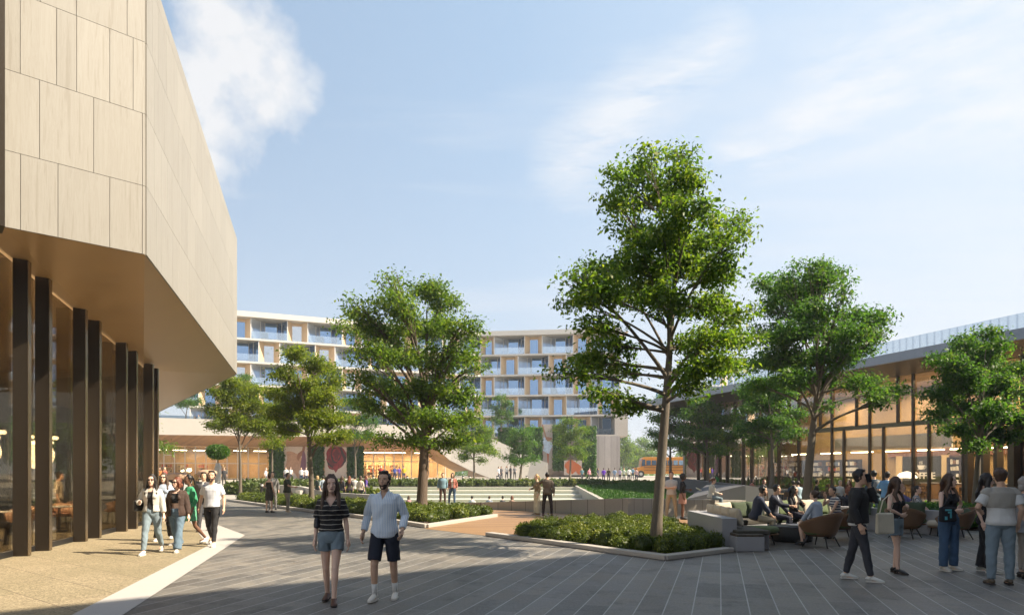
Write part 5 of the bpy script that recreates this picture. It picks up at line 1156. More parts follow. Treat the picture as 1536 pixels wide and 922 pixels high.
T = lambda mat, sleeve=.36, hem=.93, **k: dict(mat=mat if not isinstance(mat, tuple) else cloth(mat), sleeve=sleeve, hem=hem, **k)
B = lambda kind, mat, **k: dict(kind=kind, mat=mat if not isinstance(mat, tuple) else cloth(mat), **k)
WHITE_, BLACK_, NAVY, KHAKI = (.66, .65, .62), (.016, .016, .018), (.022, .030, .060), (.38, .32, .22)
def at(px, py, z=0): return G(px, py, z)
def bag(kind, label, loc, rz, mat, size, strap=None, mark=False):
    o = empty(kind, loc, R(rz), label, 'bag'); m = MB(); w, d_, h_ = size
    m.add([(-w / 2, -d_ / 2, 0), (w / 2, -d_ / 2, 0), (w / 2, d_ / 2, 0), (-w / 2, d_ / 2, 0), (-w * .47, -d_ * .42, h_), (w * .47, -d_ * .42, h_ * .97), (w * .47, d_ * .42, h_), (-w * .47, d_ * .42, h_ * .97)], [(3, 2, 1, 0), (4, 5, 6, 7), (0, 1, 5, 4), (1, 2, 6, 5), (2, 3, 7, 6), (3, 0, 4, 7)])
    m.build('bag_body', mat, o, bevel=.03)
    if strap:
        m = MB(); m.tube(strap, (.004, .014), 6); m.build('strap', mat, o)
    if mark:
        m = MB()
        for x, z_, a, c in ((-.03, .21, .13, .03), (.02, .13, .035, .12), (-.075, .07, .05, .06), (.0, .17, .08, .03)): m.box((x, -d_ / 2 - .006, z_), (a, .004, c))
        m.build('printed_mark', plain('turquoise_print', (.10, .42, .50), .7), o)
    return o
# ---- the couple walking towards us
person('woman in black striped tee and pale denim shorts walking with a shoulder bag', at(497, 903), 8, 1.72, 'f', 'light', ('long', 'brown'), T(tee_stripe, .40, 1.0, loose=.012, vneck=(1.33, .085), sfl=1.12), B('shorts', denim_light, len=.42, waist=1.06, loose=.000, flare=.004), (.10, .045, .03),
       ((-7, 15, -1), (15, 5, -3)), (((-.215, .00, .88), (-.2, 1, 0)), ((.225, -.02, .87), (.3, 1, 0))), head=(10, 0), voxel=.0065)
bag('shoulder_bag', 'small black shoulder bag on the striped-top woman walking near the camera', (at(480, 903)[0] - .02, at(497, 903)[1] + .06, 1.00), 80, cloth((.02, .022, .03), .4), (.24, .09, .15), [(-.08, 0, .14), (-.02, -.06, .32), (.02, -.10, .44), (.06, -.06, .40), (.09, 0, .14)])
person('bearded man in pale blue shirt, navy shorts and white sneakers walking', at(577, 899), -4, 1.76, 'm', 'tan', ('short', 'dark'), T(shirt_stripe, .92, .86, loose=.006, collar=True, vneck=(1.38, .04), flare=.012), B('shorts', (.018, .022, .038), len=.86, loose=.003, flare=.008), (.70, .68, .62),
       ((17, 22, 3), (-7, 4, 3)), (((-.285, -.05, .92), (-.3, 1, 0)), ((.265, -.10, .96), (.3, 1, 0))), head=(-4, -3), voxel=.0065, beard=True, socks=.38)
# ---- group on the aggregate terrace
person('woman in pale jacket, black top and light jeans leading the group', at(228, 830), 12, 1.73, 'f', 'light', ('long', 'dark'), T(BLACK_, 0, 1.0, top=1.39), B('pants', denim_light, len=.93, loose=-.001), (.72, .72, .70), 'walk', (((-.19, -.20, 1.17), (-.4, .8, -.3)), ((.25, -.05, .88), (.3, 1, 0))), glasses=True, jacket=T((.55, .54, .50), .88, .96, loose=.012, open=.055), voxel=.0095)
bag('shoulder_bag', 'black handbag carried by the woman in the pale jacket', (at(212, 830)[0] - .02, at(212, 830)[1], .92), 60, cloth((.015, .015, .015), .4), (.30, .10, .24), [(-.1, 0, .22), (-.03, 0, .45), (.08, 0, .56), (.1, 0, .22)])
person('woman in brown blazer, crop top and wide grey jeans, near the left fins', at(266, 826), 6, 1.66, 'f', 'light', ('bob', 'auburn'), T(BLACK_, 0, 1.16, top=1.39), B('pants', denim_mid, len=1.0, loose=.008, flare=.035), (.6, .6, .56), 'walk2', (((-.26, .02, .88), (-.4, 1, 0)), ((.26, -.02, .87), (.3, 1, 0))), glasses=True, head=(-28, 0), jacket=T((.060, .036, .028), .92, .86, loose=.03, open=.075, flare=.02), voxel=.0095)
person('bearded man in white tee and black trousers walking at the paving band', at(318, 818), 10, 1.81, 'm', 'tan', ('short', 'black'), T((.62, .64, .70), .36, .93, loose=.008, vneck=(1.43, .06)), B('pants', (.018, .018, .02), len=.9, loose=-.004), (.72, .72, .70), 'walk2', (((-.28, .03, .92), (-.3, 1, 0)), ((.27, -.06, .90), (.3, 1, 0))), head=(0, -6), beard=True, voxel=.0095)
person('person in light blue shirt and black trousers behind the pale-jacket woman', at(246, 810), 10, 1.74, 'f', 'light', ('long', 'brown'), T((.42, .50, .64), .9, .88, loose=.02), B('pants', BLACK_, loose=.01, flare=.03), (.6, .6, .6), 'stride', glasses=True, voxel=.0125)
person('woman with dark curls in green patterned dress behind the brown blazer', at(284, 816), -40, 1.72, 'f', 'brown', ('tail', 'black'), T((.05, .30, .15), .85, 1.0), B('skirt', (.10, .34, .20), hem=.62, flare=.0), (.7, .7, .68), 'walk', (((-.15, -.28, 1.08), (-.6, .5, -.5)), None), voxel=.0125)
person('man in dark grey suit behind the white tee man', at(306, 796), 15, 1.76, 'm', 'tan', ('short', 'dark'), T((.60, .60, .60), 0, 1.0), B('pants', (.05, .05, .055), loose=.004), (.03, .03, .03), 'stride', jacket=T((.085, .085, .095), .95, .84, loose=.01, open=.03), voxel=.014)
person('woman in teal-grey coat far behind the walking group', at(294, 772), 160, 1.68, 'f', 'light', ('long', 'blond'), T((.10, .15, .17), .9, .82), B('pants', (.03, .03, .035)), (.05, .05, .05), 'stride', voxel=.018)
# ---- beside the hedge
person('woman in dark dress seen from behind beside the long hedge', at(404, 768), 165, 1.66, 'f', 'light', ('bun', 'brown'), T((.035, .033, .025), 0, 1.0, top=1.40), B('skirt', (.045, .042, .032), hem=.55), (.06, .05, .04), 'stand', (None, ((.20, -.22, 1.1), (.5, .6, -.3))), voxel=.013)
person('man in grey suit facing the woman in the dark dress', at(409, 764), 20, 1.76, 'm', 'light', ('short', 'dark'), T((.5, .5, .5), 0, 1.0), B('pants', (.16, .155, .15)), (.03, .03, .03), 'stand', jacket=T((.22, .215, .21), .95, .84, open=.03), voxel=.014)
person('man in dark green tee and grey trousers gesturing near the hedge', at(431, 768), 80, 1.72, 'm', 'tan', ('short', 'black'), T((.045, .05, .03), .40, .88, loose=.02), B('pants', (.30, .26, .20)), (.6, .5, .38), 'cross', (((-.12, -.40, 1.12), (-.6, .5, -.5), (0, -1, .2)), None), voxel=.013)
# ---- near the sunken lawn
person('man in denim shirt and brown trousers standing on the lawn path', at(664, 756), 10, 1.70, 'm', 'tan', ('short', 'dark'), T((.16, .27, .34), .95, .88, loose=.015), B('pants', (.07, .04, .03)), (.05, .04, .03), 'stand', voxel=.016)
person('person in red shirt over white tee with jeans beside the denim shirt man', at(679, 756.5), -5, 1.70, 'f', 'tan', ('bob', 'dark'), T(WHITE_, 0, .95), B('pants', denim_blue), (.1, .08, .06), ((-2, 2, 14), (2, 3, 2)), jacket=T((.36, .13, .10), .9, .90, open=.05), voxel=.016)
person('woman in olive blouse and cream wide trousers on the timber path', at(805.5, 772), -70, 1.66, 'f', 'light', ('tail', 'blond'), T((.24, .19, .12), .9, 1.0), B('pants', (.62, .57, .44), loose=.012, flare=.03), (.35, .22, .1), 'stand', (((-.12, -.26, 1.12), (-.6, .4, -.5)), None), voxel=.013)
person('man in grey checked blazer and dark trousers seen from behind on timber path', at(821, 773), 172, 1.74, 'm', 'tan', ('short', 'dark'), T((.14, .115, .09), .95, .86, loose=.015), B('pants', (.03, .022, .022)), (.12, .02, .02), 'wide', (None, ((.15, -.16, 1.45), (.8, .3, -.6))), voxel=.012)
person('man in white shirt and beige trousers with arms folded behind tall trunk', (AX(1007, 25.2), 25.2), -25, 1.76, 'm', 'light', ('short', 'auburn'), T((.62, .58, .55), .55, .9, loose=.012), B('pants', (.50, .40, .27)), (.1, .08, .05), 'wide', (((.10, -.20, 1.19), (-.8, .2, -.5), (1, -.1, 0)), ((-.08, -.18, 1.17), (.8, .2, -.5), (-1, -.1, 0))), voxel=.012)
person('woman in black top and dusty pink skirt facing the man with folded arms', (AX(1024, 24.8), 24.8), 75, 1.68, 'f', 'brown', ('curly', 'black'), T(BLACK_, .7, 1.0), B('skirt', (.42, .24, .20), hem=.60), (.02, .02, .02), 'stand', (None, ((.14, -.24, 1.15), (.6, .4, -.5))), voxel=.012)
person('woman in cream cardigan reading a book on the sunlit wall', (AX(1066, 27.6), 27.6), 80, 1.68, 'f', 'light', ('tail', 'auburn'), T((.62, .58, .50), .9, .88, loose=.015), B('pants', denim_light), (.1, .1, .1), 'sit', (((-.10, -.34, 1.13), (-.5, .2, -.8)), ((.12, -.34, 1.13), (.5, .2, -.8))), lean=8, head=(0, 18), voxel=.013, seat=.63)
m = MB(); m.add([(-.16, 0, .05), (0, 0, 0), (.16, 0, .05), (-.16, .2, .15), (0, .2, .10), (.16, .2, .15)], [(0, 1, 4, 3), (1, 2, 5, 4)]); o = m.build('open_book', plain('white_page', (.75, .73, .68)), loc=(AX(1066, 27.6) - .42, 27.5, .99)); o.rotation_euler = (0, 0, R(80)); md = o.modifiers.new('t', 'SOLIDIFY'); md.thickness = .012; tag(o, 'open white book held by the reading woman', 'book')
person('woman in bright green dress standing by the cafe glass', (AX(1076, 46), 46), 60, 1.68, 'f', 'tan', ('long', 'black'), T((.02, .20, .06), .3, 1.0), B('skirt', (.02, .20, .06), hem=.4), (.05, .05, .05), 'stand', voxel=.02, z=.05)
# ---- lounge sofas
SEAT = dict(voxel=.0115)
person('bearded man in navy shirt and beige trousers on the sofa end, red shoes', (AX(1139, 17.3), 17.6), 74, 1.80, 'm', 'tan', ('short', 'black'), T((.020, .028, .055), .75, .86, loose=.02), B('pants', (.34, .31, .24)), (.40, .02, .03), 'sit', (((-.12, -.42, 1.02), (-.7, .3, -.3)), ((.12, -.44, 1.02), (.6, .3, -.3))), lean=14, head=(12, 0), beard=True, **SEAT)
person('man in dark suit and light shirt raising a glass on the sofa', (AX(1163, 18.4), 18.55), 52, 1.78, 'm', 'tan', ('short', 'black'), T((.48, .52, .60), 0, .95), B('pants', (.022, .026, .045)), (.03, .02, .02), 'sit', (((-.10, -.46, 1.24), (-.6, .2, -.7)), ((.14, -.38, 1.0), (.6, .3, -.3))), lean=6, jacket=T((.020, .024, .042), .93, .84, open=.035), **SEAT)
person('woman with dark plait and black blazer on the middle of the sofa', (AX(1194, 18.8), 18.95), 22, 1.70, 'f', 'tan', ('long', 'black'), T((.55, .45, .36), 0, 1.0), B('pants', (.020, .020, .035)), (.03, .03, .03), 'sitx', (((-.05, -.28, 1.02), (-.7, .3, -.3)), ((.12, -.26, 1.26), (.6, .2, -.7))), head=(25, 0), jacket=T((.018, .018, .022), .9, .86, open=.05), **SEAT)
person('person with short curly hair in pale blue shirt in the woven chair', (AX(1226, 15.9), 15.85), -142, 1.62, 'f', 'light', ('bun', 'brown'), T((.40, .47, .58), .93, .86, loose=.02), B('shorts', NAVY, len=.8), (.03, .03, .03), 'sit', (((-.14, -.36, 1.0), (-.6, .3, -.3)), ((.18, -.34, 1.0), (.6, .3, -.3))), lean=8, **SEAT)
person('person in white sleeveless knit resting chin on hand in second woven chair', (AX(1256, 17.8), 17.8), -82, 1.74, 'f', 'tan', ('crop', 'dark'), T(nautical, .10, .88), B('pants', NAVY), (.05, .05, .05), 'sitx', (((-.05, -.20, 1.50), (-.5, -.2, -.9), (0, -.3, 1)), ((.16, -.36, 1.0), (.6, .3, -.3))), lean=10, **SEAT)
# ---- standing on the shaded plaza
person('man in black jacket talking on the phone, white shirt hem and white sneakers', at(1288, 870), 62, 1.80, 'm', 'tan', ('short', 'black'), T((.60, .60, .58), 0, .88, loose=.012), B('pants', denim_dark, len=.93, loose=-.002), (.66, .66, .62), ((13, 3, 1), (-12, 2, 1)), (None, ((.12, -.15, 1.50), (.0, -.2, -1.0), (-.12, .45, .9))), jacket=T((.020, .020, .022), .95, .92, loose=.008), voxel=.009)
q_ = at(1288, 870); m = MB(); m.box((0, 0, 0), (.075, .012, .15)); o = m.build('mobile_phone', plain('phone_black', (.01, .01, .012), .2), loc=(q_[0] + .105, q_[1] - .10, 1.66), bevel=.004); o.rotation_euler = (R(-20), R(15), R(150)); tag(o, 'black mobile phone held to the ear of the man in black jacket', 'phone')
person('long-haired woman in black tube top and denim shorts with cream tote', at(1343, 859), 34, 1.66, 'f', 'light', ('long', 'brown'), T(BLACK_, 0, 1.0, top=1.36), B('shorts', denim_light, len=.50, waist=1.06, loose=.002, flare=.006), (.015, .015, .017), 'cross', (((-.12, -.16, 1.08), (-1, .3, 0), (.9, -.3, -.2)), ((.10, -.15, 1.22), (.8, .5, -.3))), head=(35, 0), voxel=.009)
q_ = at(1323, 863); bag('tote_bag', 'cream canvas tote hanging at the side of the woman in denim shorts', (q_[0] - .02, q_[1] - .12, .72), 12, cloth((.74, .68, .54)), (.34, .08, .36), [(-.10, 0, .35), (-.02, .02, .56), (.14, .06, .66), (.16, 0, .50), (.10, 0, .35)])
person('man with grey backpack standing by the cafe front', (AX(1311, 22.6), 22.6), 170, 1.80, 'm', 'tan', ('short', 'black'), T((.035, .06, .085), .8, .88, loose=.02), B('pants', denim_mid, loose=.01), (.1, .1, .1), 'wide', (None, None), voxel=.0125)
o = empty('backpack', (AX(1311, 22.6), 22.38, 1.08), 0, 'grey rounded backpack on the back of the standing man', 'backpack'); m = MB(); m.ell((0, 0, .19), (.15, .09, .22), 16, 10); m.build('bag_body', plain('grey_nylon', (.16, .17, .17), .7), o, smooth=True); m = MB(); m.ell((0, -.07, .11), (.11, .05, .11), 14, 8); m.build('front_pocket', plain('grey_nylon', (0, 0, 0)), o, smooth=True)
person('person in bright blue tee looking down beside the backpack man', (AX(1331, 22.0), 22.0), 150, 1.76, 'm', 'tan', ('short', 'dark'), T((.14, .30, .50), .4, .9, loose=.02), B('pants', (.12, .10, .09)), (.1, .1, .1), 'stand', (None, ((.12, -.28, 1.15), (.6, .4, -.4))), head=(0, 15), voxel=.0125)
person('man in violet shirt seated on the far bench', (AX(1351, 19.6), 19.6), 35, 1.74, 'm', 'tan', ('short', 'black'), T((.13, .12, .28), .4, .88, loose=.02), B('pants', (.15, .18, .26)), (.1, .1, .1), 'sit', (((-.14, -.36, 1.08), (-.6, .3, -.3)), ((.20, -.44, 1.16), (.6, .3, -.5))), **SEAT)
person('person in striped top and purple shorts seated beside the violet shirt man', (AX(1375, 19.3), 19.3), 55, 1.70, 'f', 'light', ('crop', 'dark'), T(barcode, .3, .95), B('shorts', (.12, .06, .34), len=.75, loose=.02), (.5, .3, .25), 'sit', (((-.12, -.30, 1.0), (-.6, .3, -.3)), ((.20, -.32, 1.0), (.6, .3, -.3))), **SEAT)
person('woman in black sleeveless top and blue jeans with hand on hip', at(1423, 855), 12, 1.71, 'f', 'light', ('long', 'brown'), T(BLACK_, 0, 1.04, top=1.46, strap=1.40), B('pants', denim_blue, waist=1.08, loose=.010, flare=.012), (.55, .53, .48), 'stand', (((-.02, -.18, 1.10), (-1, .3, 0), (1, -.2, 0)), ((.17, .02, 1.02), (1, .3, 0))), head=(35, 0), voxel=.009)
q_ = at(1412, 855); bag('shoulder_bag', 'black canvas shoulder bag with turquoise mark on the woman in blue jeans', (q_[0] + .0, q_[1] - .17, .88), 10, cloth((.018, .02, .026)), (.32, .09, .27), [(-.1, 0, .26), (.0, -.02, .42), (.12, .06, .56), (.12, 0, .26)], True)
person('woman in black jumpsuit with white headphones round her neck', at(1478, 858), 50, 1.72, 'f', 'light', ('long', 'dark'), T(BLACK_, 0, 1.0, top=1.46, strap=1.41), B('pants', BLACK_, loose=.004, flare=.03), (.35, .35, .30), 'cross', (((-.22, .02, .90), (-.3, 1, 0)), ((.10, -.26, 1.18), (.6, .4, -.5))), head=(20, 10), voxel=.009)
q_ = at(1478, 858); m = MB(); m.lathe((0, 0, 0), [(.03, 0), (.04, .012), (.04, .03), (.02, .035)], 14); 
o = m.build('headphones', plain('white_plastic', (.6, .6, .58), .4), loc=(q_[0] + .08, q_[1] - .12, 1.46)); o.rotation_euler = (R(70), 0, R(40)); tag(o, 'white headphones hanging at the neck of the woman in black', 'headphones')
person('man in white tee and faded jeans with sweater over his shoulders', at(1501, 876), 165, 1.80, 'm', 'tan', ('short', 'brown'), T((.64, .64, .62), .38, .90, loose=.02), B('pants', denim_light, loose=.006), (.12, .09, .06), 'stand', (((-.25, -.03, .92), (-.2, 1, 0)), ((.2, -.2, 1.1), (.5, .5, -.3))), jacket=T((.36, .34, .30), .12, 1.16, loose=.016, name='sweater'), voxel=.009)
person('woman in pale grey tunic and leggings at the plaza edge', at(1537, 866), 60, 1.66, 'f', 'light', ('bob', 'grey'), T((.30, .30, .32), .5, .80, loose=.03, flare=.03), B('pants', (.34, .31, .28), len=.85), (.06, .05, .04), 'stand', head=(10, 0), glasses=True, voxel=.0095)
# ---- far people, small in the picture
def far_p(label, px, y, d, face, sex, skin, hr, topc, botc, legs='stand', h=1.7, dress=False, z=None, **k):
    x = AX(px, d); zz = CAMH + (HOR - y) / 1000 * d if z is None else z
    person(label, (x, d), face, h, sex, skin, hr, T(topc, k.pop('sleeve', .6), .9), B('skirt' if dress else 'pants', botc, **({'hem': .55} if dress else {})), (.08, .08, .08), legs, voxel=.022 if d < 60 else .028, z=zz, **k)
SB = ('short', 'dark'); LB = ('long', 'brown')
def seated(label, px, d, seatz, face, *a, **k):
    far_p(label, px, 0, d, face, *a, legs='sit', z=k.pop('z', seatz - .46), **k)
heads_ = [('dark-haired person in white shirt sitting in the sunken lawn by the trunk', 596, 'm', SB, WHITE_), ('person in pink tee sitting in the sunken lawn', 613, 'f', ('bob', 'brown'), (.60, .28, .32)), ('person in white sitting alone below the wall, bent forward', 708, 'm', SB, (.6, .62, .64)),
          ('person in grey-blue sitting second along behind the low wall', 734, 'm', ('short', 'brown'), (.3, .34, .42)), ('dark-haired person whose head shows third behind the low wall', 754, 'f', SB, (.1, .1, .12)), ('auburn-haired person whose head shows last behind the low wall', 768, 'f', ('bob', 'auburn'), (.35, .2, .15))]
for lab, px, sx, hr, tc_ in heads_: far_p(lab, px, 0, 45, 170, sx, 'light', hr, tc_, (.1, .1, .12), 'sit', z=-1.2)
for lab, px, d, sx, sk_, hr, tc_, fc in [('blond person in dark top seated first on the pale low wall', 476, 43, 'f', 'light', ('bob', 'blond'), (.06, .08, .06), 150), ('person in light blue seated leaning on the pale low wall', 485, 43.5, 'm', 'tan', SB, (.35, .42, .5), 200), ('person in dark top seated behind the striped-top woman', 513, 41, 'f', 'tan', LB, (.05, .05, .06), 160),
    ('red-haired person in dark coat seated on the low wall', 524, 41, 'f', 'light', ('long', 'auburn'), (.03, .02, .025), 190), ('person in white tee standing up from the low wall', 532, 42, 'm', 'tan', SB, WHITE_, 180), ('person in cream shirt seated nearest to the man in blue', 541, 40, 'f', 'light', ('bob', 'brown'), (.6, .52, .42), 170), ('person in violet and red seated high behind the low wall', 549, 47, 'f', 'tan', ('long', 'auburn'), (.10, .06, .30), 120)]:
    seated(lab, px, d, .62, fc, sx, sk_, hr, tc_, (.05, .05, .07))
for lab, px, y, d, fc, sx, sk_, hr, tc_, bc, kw in [
    ('person in white shirt standing first before the tan poster', 429, 722, 74, 0, 'm', 'tan', SB, WHITE_, (.06, .06, .08), {}), ('person in white top standing second before the tan poster', 436, 722, 75, 20, 'f', 'light', LB, WHITE_, (.05, .05, .06), {}),
    ('person in white shirt and jeans under the tan poster edge', 452, 724, 70, 0, 'm', 'tan', SB, WHITE_, (.06, .09, .14), {}), ('person in white tee beside the poster frame', 459, 725, 68, 40, 'm', 'light', ('short', 'brown'), WHITE_, (.05, .05, .07), {}),
    ('person in light shirt walking in front of the glass shop front', 399, 722, 66, 90, 'm', 'light', ('short', 'grey'), (.55, .56, .58), (.08, .08, .1), {'legs': 'walk'}), ('person in black walking behind the curved hedge end', 336, 724, 62, 30, 'm', 'tan', SB, (.03, .03, .035), (.03, .03, .03), {}),
    ('blond woman in red passing the shop windows', 247, 724, 60, 40, 'f', 'light', ('long', 'blond'), (.35, .08, .06), (.05, .05, .06), {}), ('person in orange by the first shop window', 240, 723, 66, 10, 'f', 'tan', LB, (.5, .2, .06), (.08, .06, .05), {}),
    ('person in yellow jersey before the orange shop', 606, 721, 80, 0, 'm', 'tan', SB, (.60, .42, .02), (.04, .05, .12), {}), ('person in violet jersey before the orange shop door', 599, 721, 80, 30, 'm', 'brown', SB, (.12, .06, .35), (.05, .05, .1), {}), ('person in blue jersey left of the violet one', 592, 721, 81, 0, 'f', 'tan', LB, (.06, .10, .35), (.05, .05, .08), {}), ('person in red standing inside the orange shop door', 571, 721, 84, 0, 'f', 'tan', LB, (.4, .05, .04), (.05, .05, .06), {}),
    ('man in pale shirt walking along the concrete slope', 748, 722, 80, 60, 'm', 'light', ('short', 'brown'), (.52, .58, .64), (.06, .07, .1), {'legs': 'walk'}), ('person in dark grey next to the pale shirt man on the slope', 752, 722, 81, 40, 'm', 'tan', SB, (.08, .08, .09), (.05, .05, .06), {}),
    ('person in white walking under the double-trunked tree', 760, 721, 86, 0, 'f', 'tan', LB, WHITE_, (.06, .06, .08), {}), ('person in dark clothes second from the double-trunked tree', 766, 721, 86, 60, 'm', 'tan', SB, (.06, .06, .07), (.05, .05, .05), {}), ('person in grey closest to the double-trunked tree', 772, 721, 87, 0, 'f', 'light', ('bob', 'dark'), (.2, .2, .21), (.07, .07, .07), {}),
    ('person in dark grey standing beside the pink figure', 809, 715, 92, 30, 'm', 'tan', SB, (.16, .2, .2), (.1, .08, .08), {}), ('person in bright pink top beside the dancer poster', 815, 715, 92, 10, 'f', 'light', LB, (.65, .10, .28), (.04, .04, .05), {}),
    ('person in blue-grey before the orange mural', 873, 718, 90, 0, 'm', 'tan', SB, (.10, .2, .25), (.06, .06, .08), {'legs': 'walk'}), ('person in pink shirt and black trousers before the orange mural', 884, 718, 90, 30, 'm', 'light', ('short', 'brown'), (.62, .22, .30), (.03, .03, .03), {'legs': 'walk'}),
    ('lone woman with dark bag near the concrete tower', 897, 724, 86, 70, 'f', 'light', LB, (.06, .07, .12), (.05, .05, .07), {}), ('person in violet jersey seen from behind below the tower', 905.5, 725, 82, 175, 'm', 'brown', SB, (.12, .03, .42), (.05, .04, .1), {}), ('person in black and yellow beside the violet jersey', 913, 725, 83, 150, 'm', 'brown', SB, (.05, .04, .02), (.04, .04, .05), {}),
    ('person in blue shirt below the tower corner', 922, 724, 86, 160, 'm', 'tan', SB, (.22, .32, .48), (.25, .26, .3), {}), ('person in lilac top between blue shirt and bus queue', 930, 724, 85, 150, 'f', 'tan', ('bob', 'black'), (.42, .36, .52), (.03, .03, .04), {}), ('tall person in green and white stripes in the bus queue', 936, 724, 88, 170, 'm', 'light', ('short', 'blond'), (.45, .5, .42), (.06, .07, .06), {}),
    ('person in white tee with back turned in the bus queue', 943.5, 726, 80, 175, 'm', 'tan', SB, (.72, .72, .70), (.03, .03, .04), {'h': 1.76}), ('person in blue at the back of the bus queue', 949, 724, 92, 160, 'm', 'tan', SB, (.16, .3, .42), (.05, .06, .08), {}), ('woman with dark bag last in the bus queue', 954.5, 726, 81, 165, 'f', 'light', ('bob', 'brown'), (.5, .36, .36), (.03, .03, .05), {}),
    ('man in white standing on the pavilion roof terrace', 298, 631, 84, 0, 'm', 'tan', SB, WHITE_, (.3, .25, .2), {'z': 7.3}), ('woman in beige leaning on the pavilion roof parapet', 292, 631, 84, 40, 'f', 'light', LB, (.5, .4, .3), (.3, .25, .2), {'z': 7.1})]:
    kw = dict(kw); lg = kw.pop('legs', 'stand'); far_p(lab, px, y, d, fc, sx, sk_, hr, tc_, bc, lg, z=kw.pop('z', gh(AX(px, d), d) if d > 57.4 or px < 498 else 0), **kw)
# ---- people at the cafe tables behind the sofas
for lab, px, d, sx, sk_, hr, tc_, fc in [('cafe guest in black seated at the first table by the glass', 1146, 35.5, 'f', 'light', ('bob', 'auburn'), (.03, .03, .035), 20), ('cafe guest in navy seated beside the light blue shirt', 1190, 31, 'm', 'tan', SB, (.03, .05, .10), 170), ('cafe guest in light blue shirt seen from behind', 1197, 30.5, 'm', 'tan', SB, (.38, .52, .62), 185),
    ('cafe guest in black seated behind the shaded tree', 1225, 33, 'm', 'tan', SB, (.02, .02, .022), 60), ('cafe guest in white shirt facing the plaza before the bookcases', 1260, 32, 'm', 'tan', ('short', 'grey'), (.60, .60, .60), 10), ('cafe guest in rust top next to the white shirt', 1274, 32.5, 'f', 'light', ('long', 'auburn'), (.36, .14, .08), -60), ('cafe guest in pink seated near the far tree', 1128, 40, 'f', 'light', ('bob', 'brown'), (.45, .2, .18), 40)]:
    seated(lab, px, d, .46, fc, sx, sk_, hr, tc_, (.04, .04, .05), z=0)
person('woman in beige top and cap seated behind the near bronze fin', (-12.2, 15.6), 150, 1.7, 'f', 'tan', ('crop', 'dark'), T((.42, .36, .26), .5, .9), B('pants', (.05, .05, .06)), (.1, .1, .1), 'sit', voxel=.014)
person('man in cream shirt standing inside the stone building glass', (-14.0, 20.6), 120, 1.75, 'm', 'tan', SB, T((.55, .47, .36), .6, .9), B('pants', (.20, .15, .09)), (.1, .08, .06), 'stand', voxel=.016)
flush()
# ================================================================== FURNITURE
green_f = plain('moss_green_fabric', (.10, .135, .060), .9, 0, .25, 25, .4); green_d = plain('dark_green_fabric', (.045, .065, .035), .9, 0, .25, 25, .4)
beige_f = plain('beige_cushion_fabric', (.50, .44, .35), .9, 0, .1, 25, .4); seat_f = plain('dark_seat_pad', (.06, .055, .045), .9, 0, .2, 25, .3)
def m_rattan():
    m, t, b, o = nt('woven_rattan'); v = coord(t); w = N(t, 'ShaderNodeTexWave'); w.wave_type = 'BANDS'; w.bands_direction = 'Z'; w.inputs['Scale'].default_value = 26; w.inputs['Distortion'].default_value = .6; t.links.new(v, w.inputs['Vector'])
    n = noise_(t, v, 60, 2); c = mixc(t, w.outputs[0], (.10, .05, .022), (.30, .17, .085)); c = mixc(t, math_(t, 'MULTIPLY', n, .4), c, (.08, .04, .02))
    t.links.new(c, b.inputs['Base Color']); b.inputs['Roughness'].default_value = .6; bump(t, b, w.outputs[0], .6, .006); return m
rattan = m_rattan()
def seat_pad(mb, c, rx, ry, h, n=28): mb.lathe(c, [(.02, 0), (.9, .0), (.99, h * .25), (1.0, h * .5), (.97, h * .8), (.86, h), (.4, h * 1.08), (.02, h * 1.1)], n, rx, ry)
def lounge_chair(label, x, y, rz):
    o = empty('lounge_chair', (x, y, 0), R(rz), label, 'chair')
    m = MB(); n = 30; vs = []; fs = []; K_ = 7                       # shell: open at the front (-y), high at the back
    for i in range(n + 1):
        a = R(-150 + 300 * i / n); top = .46 + .36 * (.5 + .5 * math.cos(a)) ** .8
        for k in range(K_ + 1):
            f = k / K_; r = .27 + .20 * f ** .7; z = .27 + (top - .27) * f
            vs.append((r * math.sin(a), r * math.cos(a) * .98 + .02, z))
    for i in range(n):
        for k in range(K_): a = i * (K_ + 1) + k; fs.append((a, a + K_ + 1, a + K_ + 2, a + 1))
    m.add(vs, fs); sh = m.build('shell', rattan, o, smooth=True); md = sh.modifiers.new('t', 'SOLIDIFY'); md.thickness = .025
    m = MB(); m.tube([(0.0 + (.475) * math.sin(R(a)), .02 + .466 * math.cos(R(a)), .46 + .36 * (.5 + .5 * math.cos(R(a))) ** .8) for a in range(-150, 151, 12)], .016, 8); m.build('top_rail', rattan, sh, smooth=True)
    m = MB(); m.lathe((0, .02, .25), [(.28, 0), (.28, .03)], 24); m.build('seat_base', rattan, o)
    m = MB(); seat_pad(m, (0, -.01, .29), .36, .36, .13); m.build('seat_cushion', green_f, o, smooth=True)
    m = MB(); m.ell((0, .29, .60), (.30, .10, .20), 20, 12); m.build('back_cushion', green_d, o, smooth=True)
    for sx in (-1, 1):
        for sy in (-1, 1): m = MB(); m.tube([(sx * .19, .02 + sy * .19, .28), (sx * .30, .02 + sy * .30, 0)], [.022, .013], 8); m.build('leg', dark_m, o, smooth=True)
    return o
lounge_chair('woven lounge chair with its back to us holding the person in pale blue', AX(1232, 15.7), 15.75, -142)
lounge_chair('woven lounge chair partly hidden behind the man on the phone', AX(1262, 17.7), 17.75, -98)
lounge_chair('woven lounge chair seen behind the woman with the cream tote', AX(1358, 17.9), 17.9, 130)
lounge_chair('woven lounge chair at the hip of the woman in blue jeans', AX(1436, 17.6), 17.7, -105)
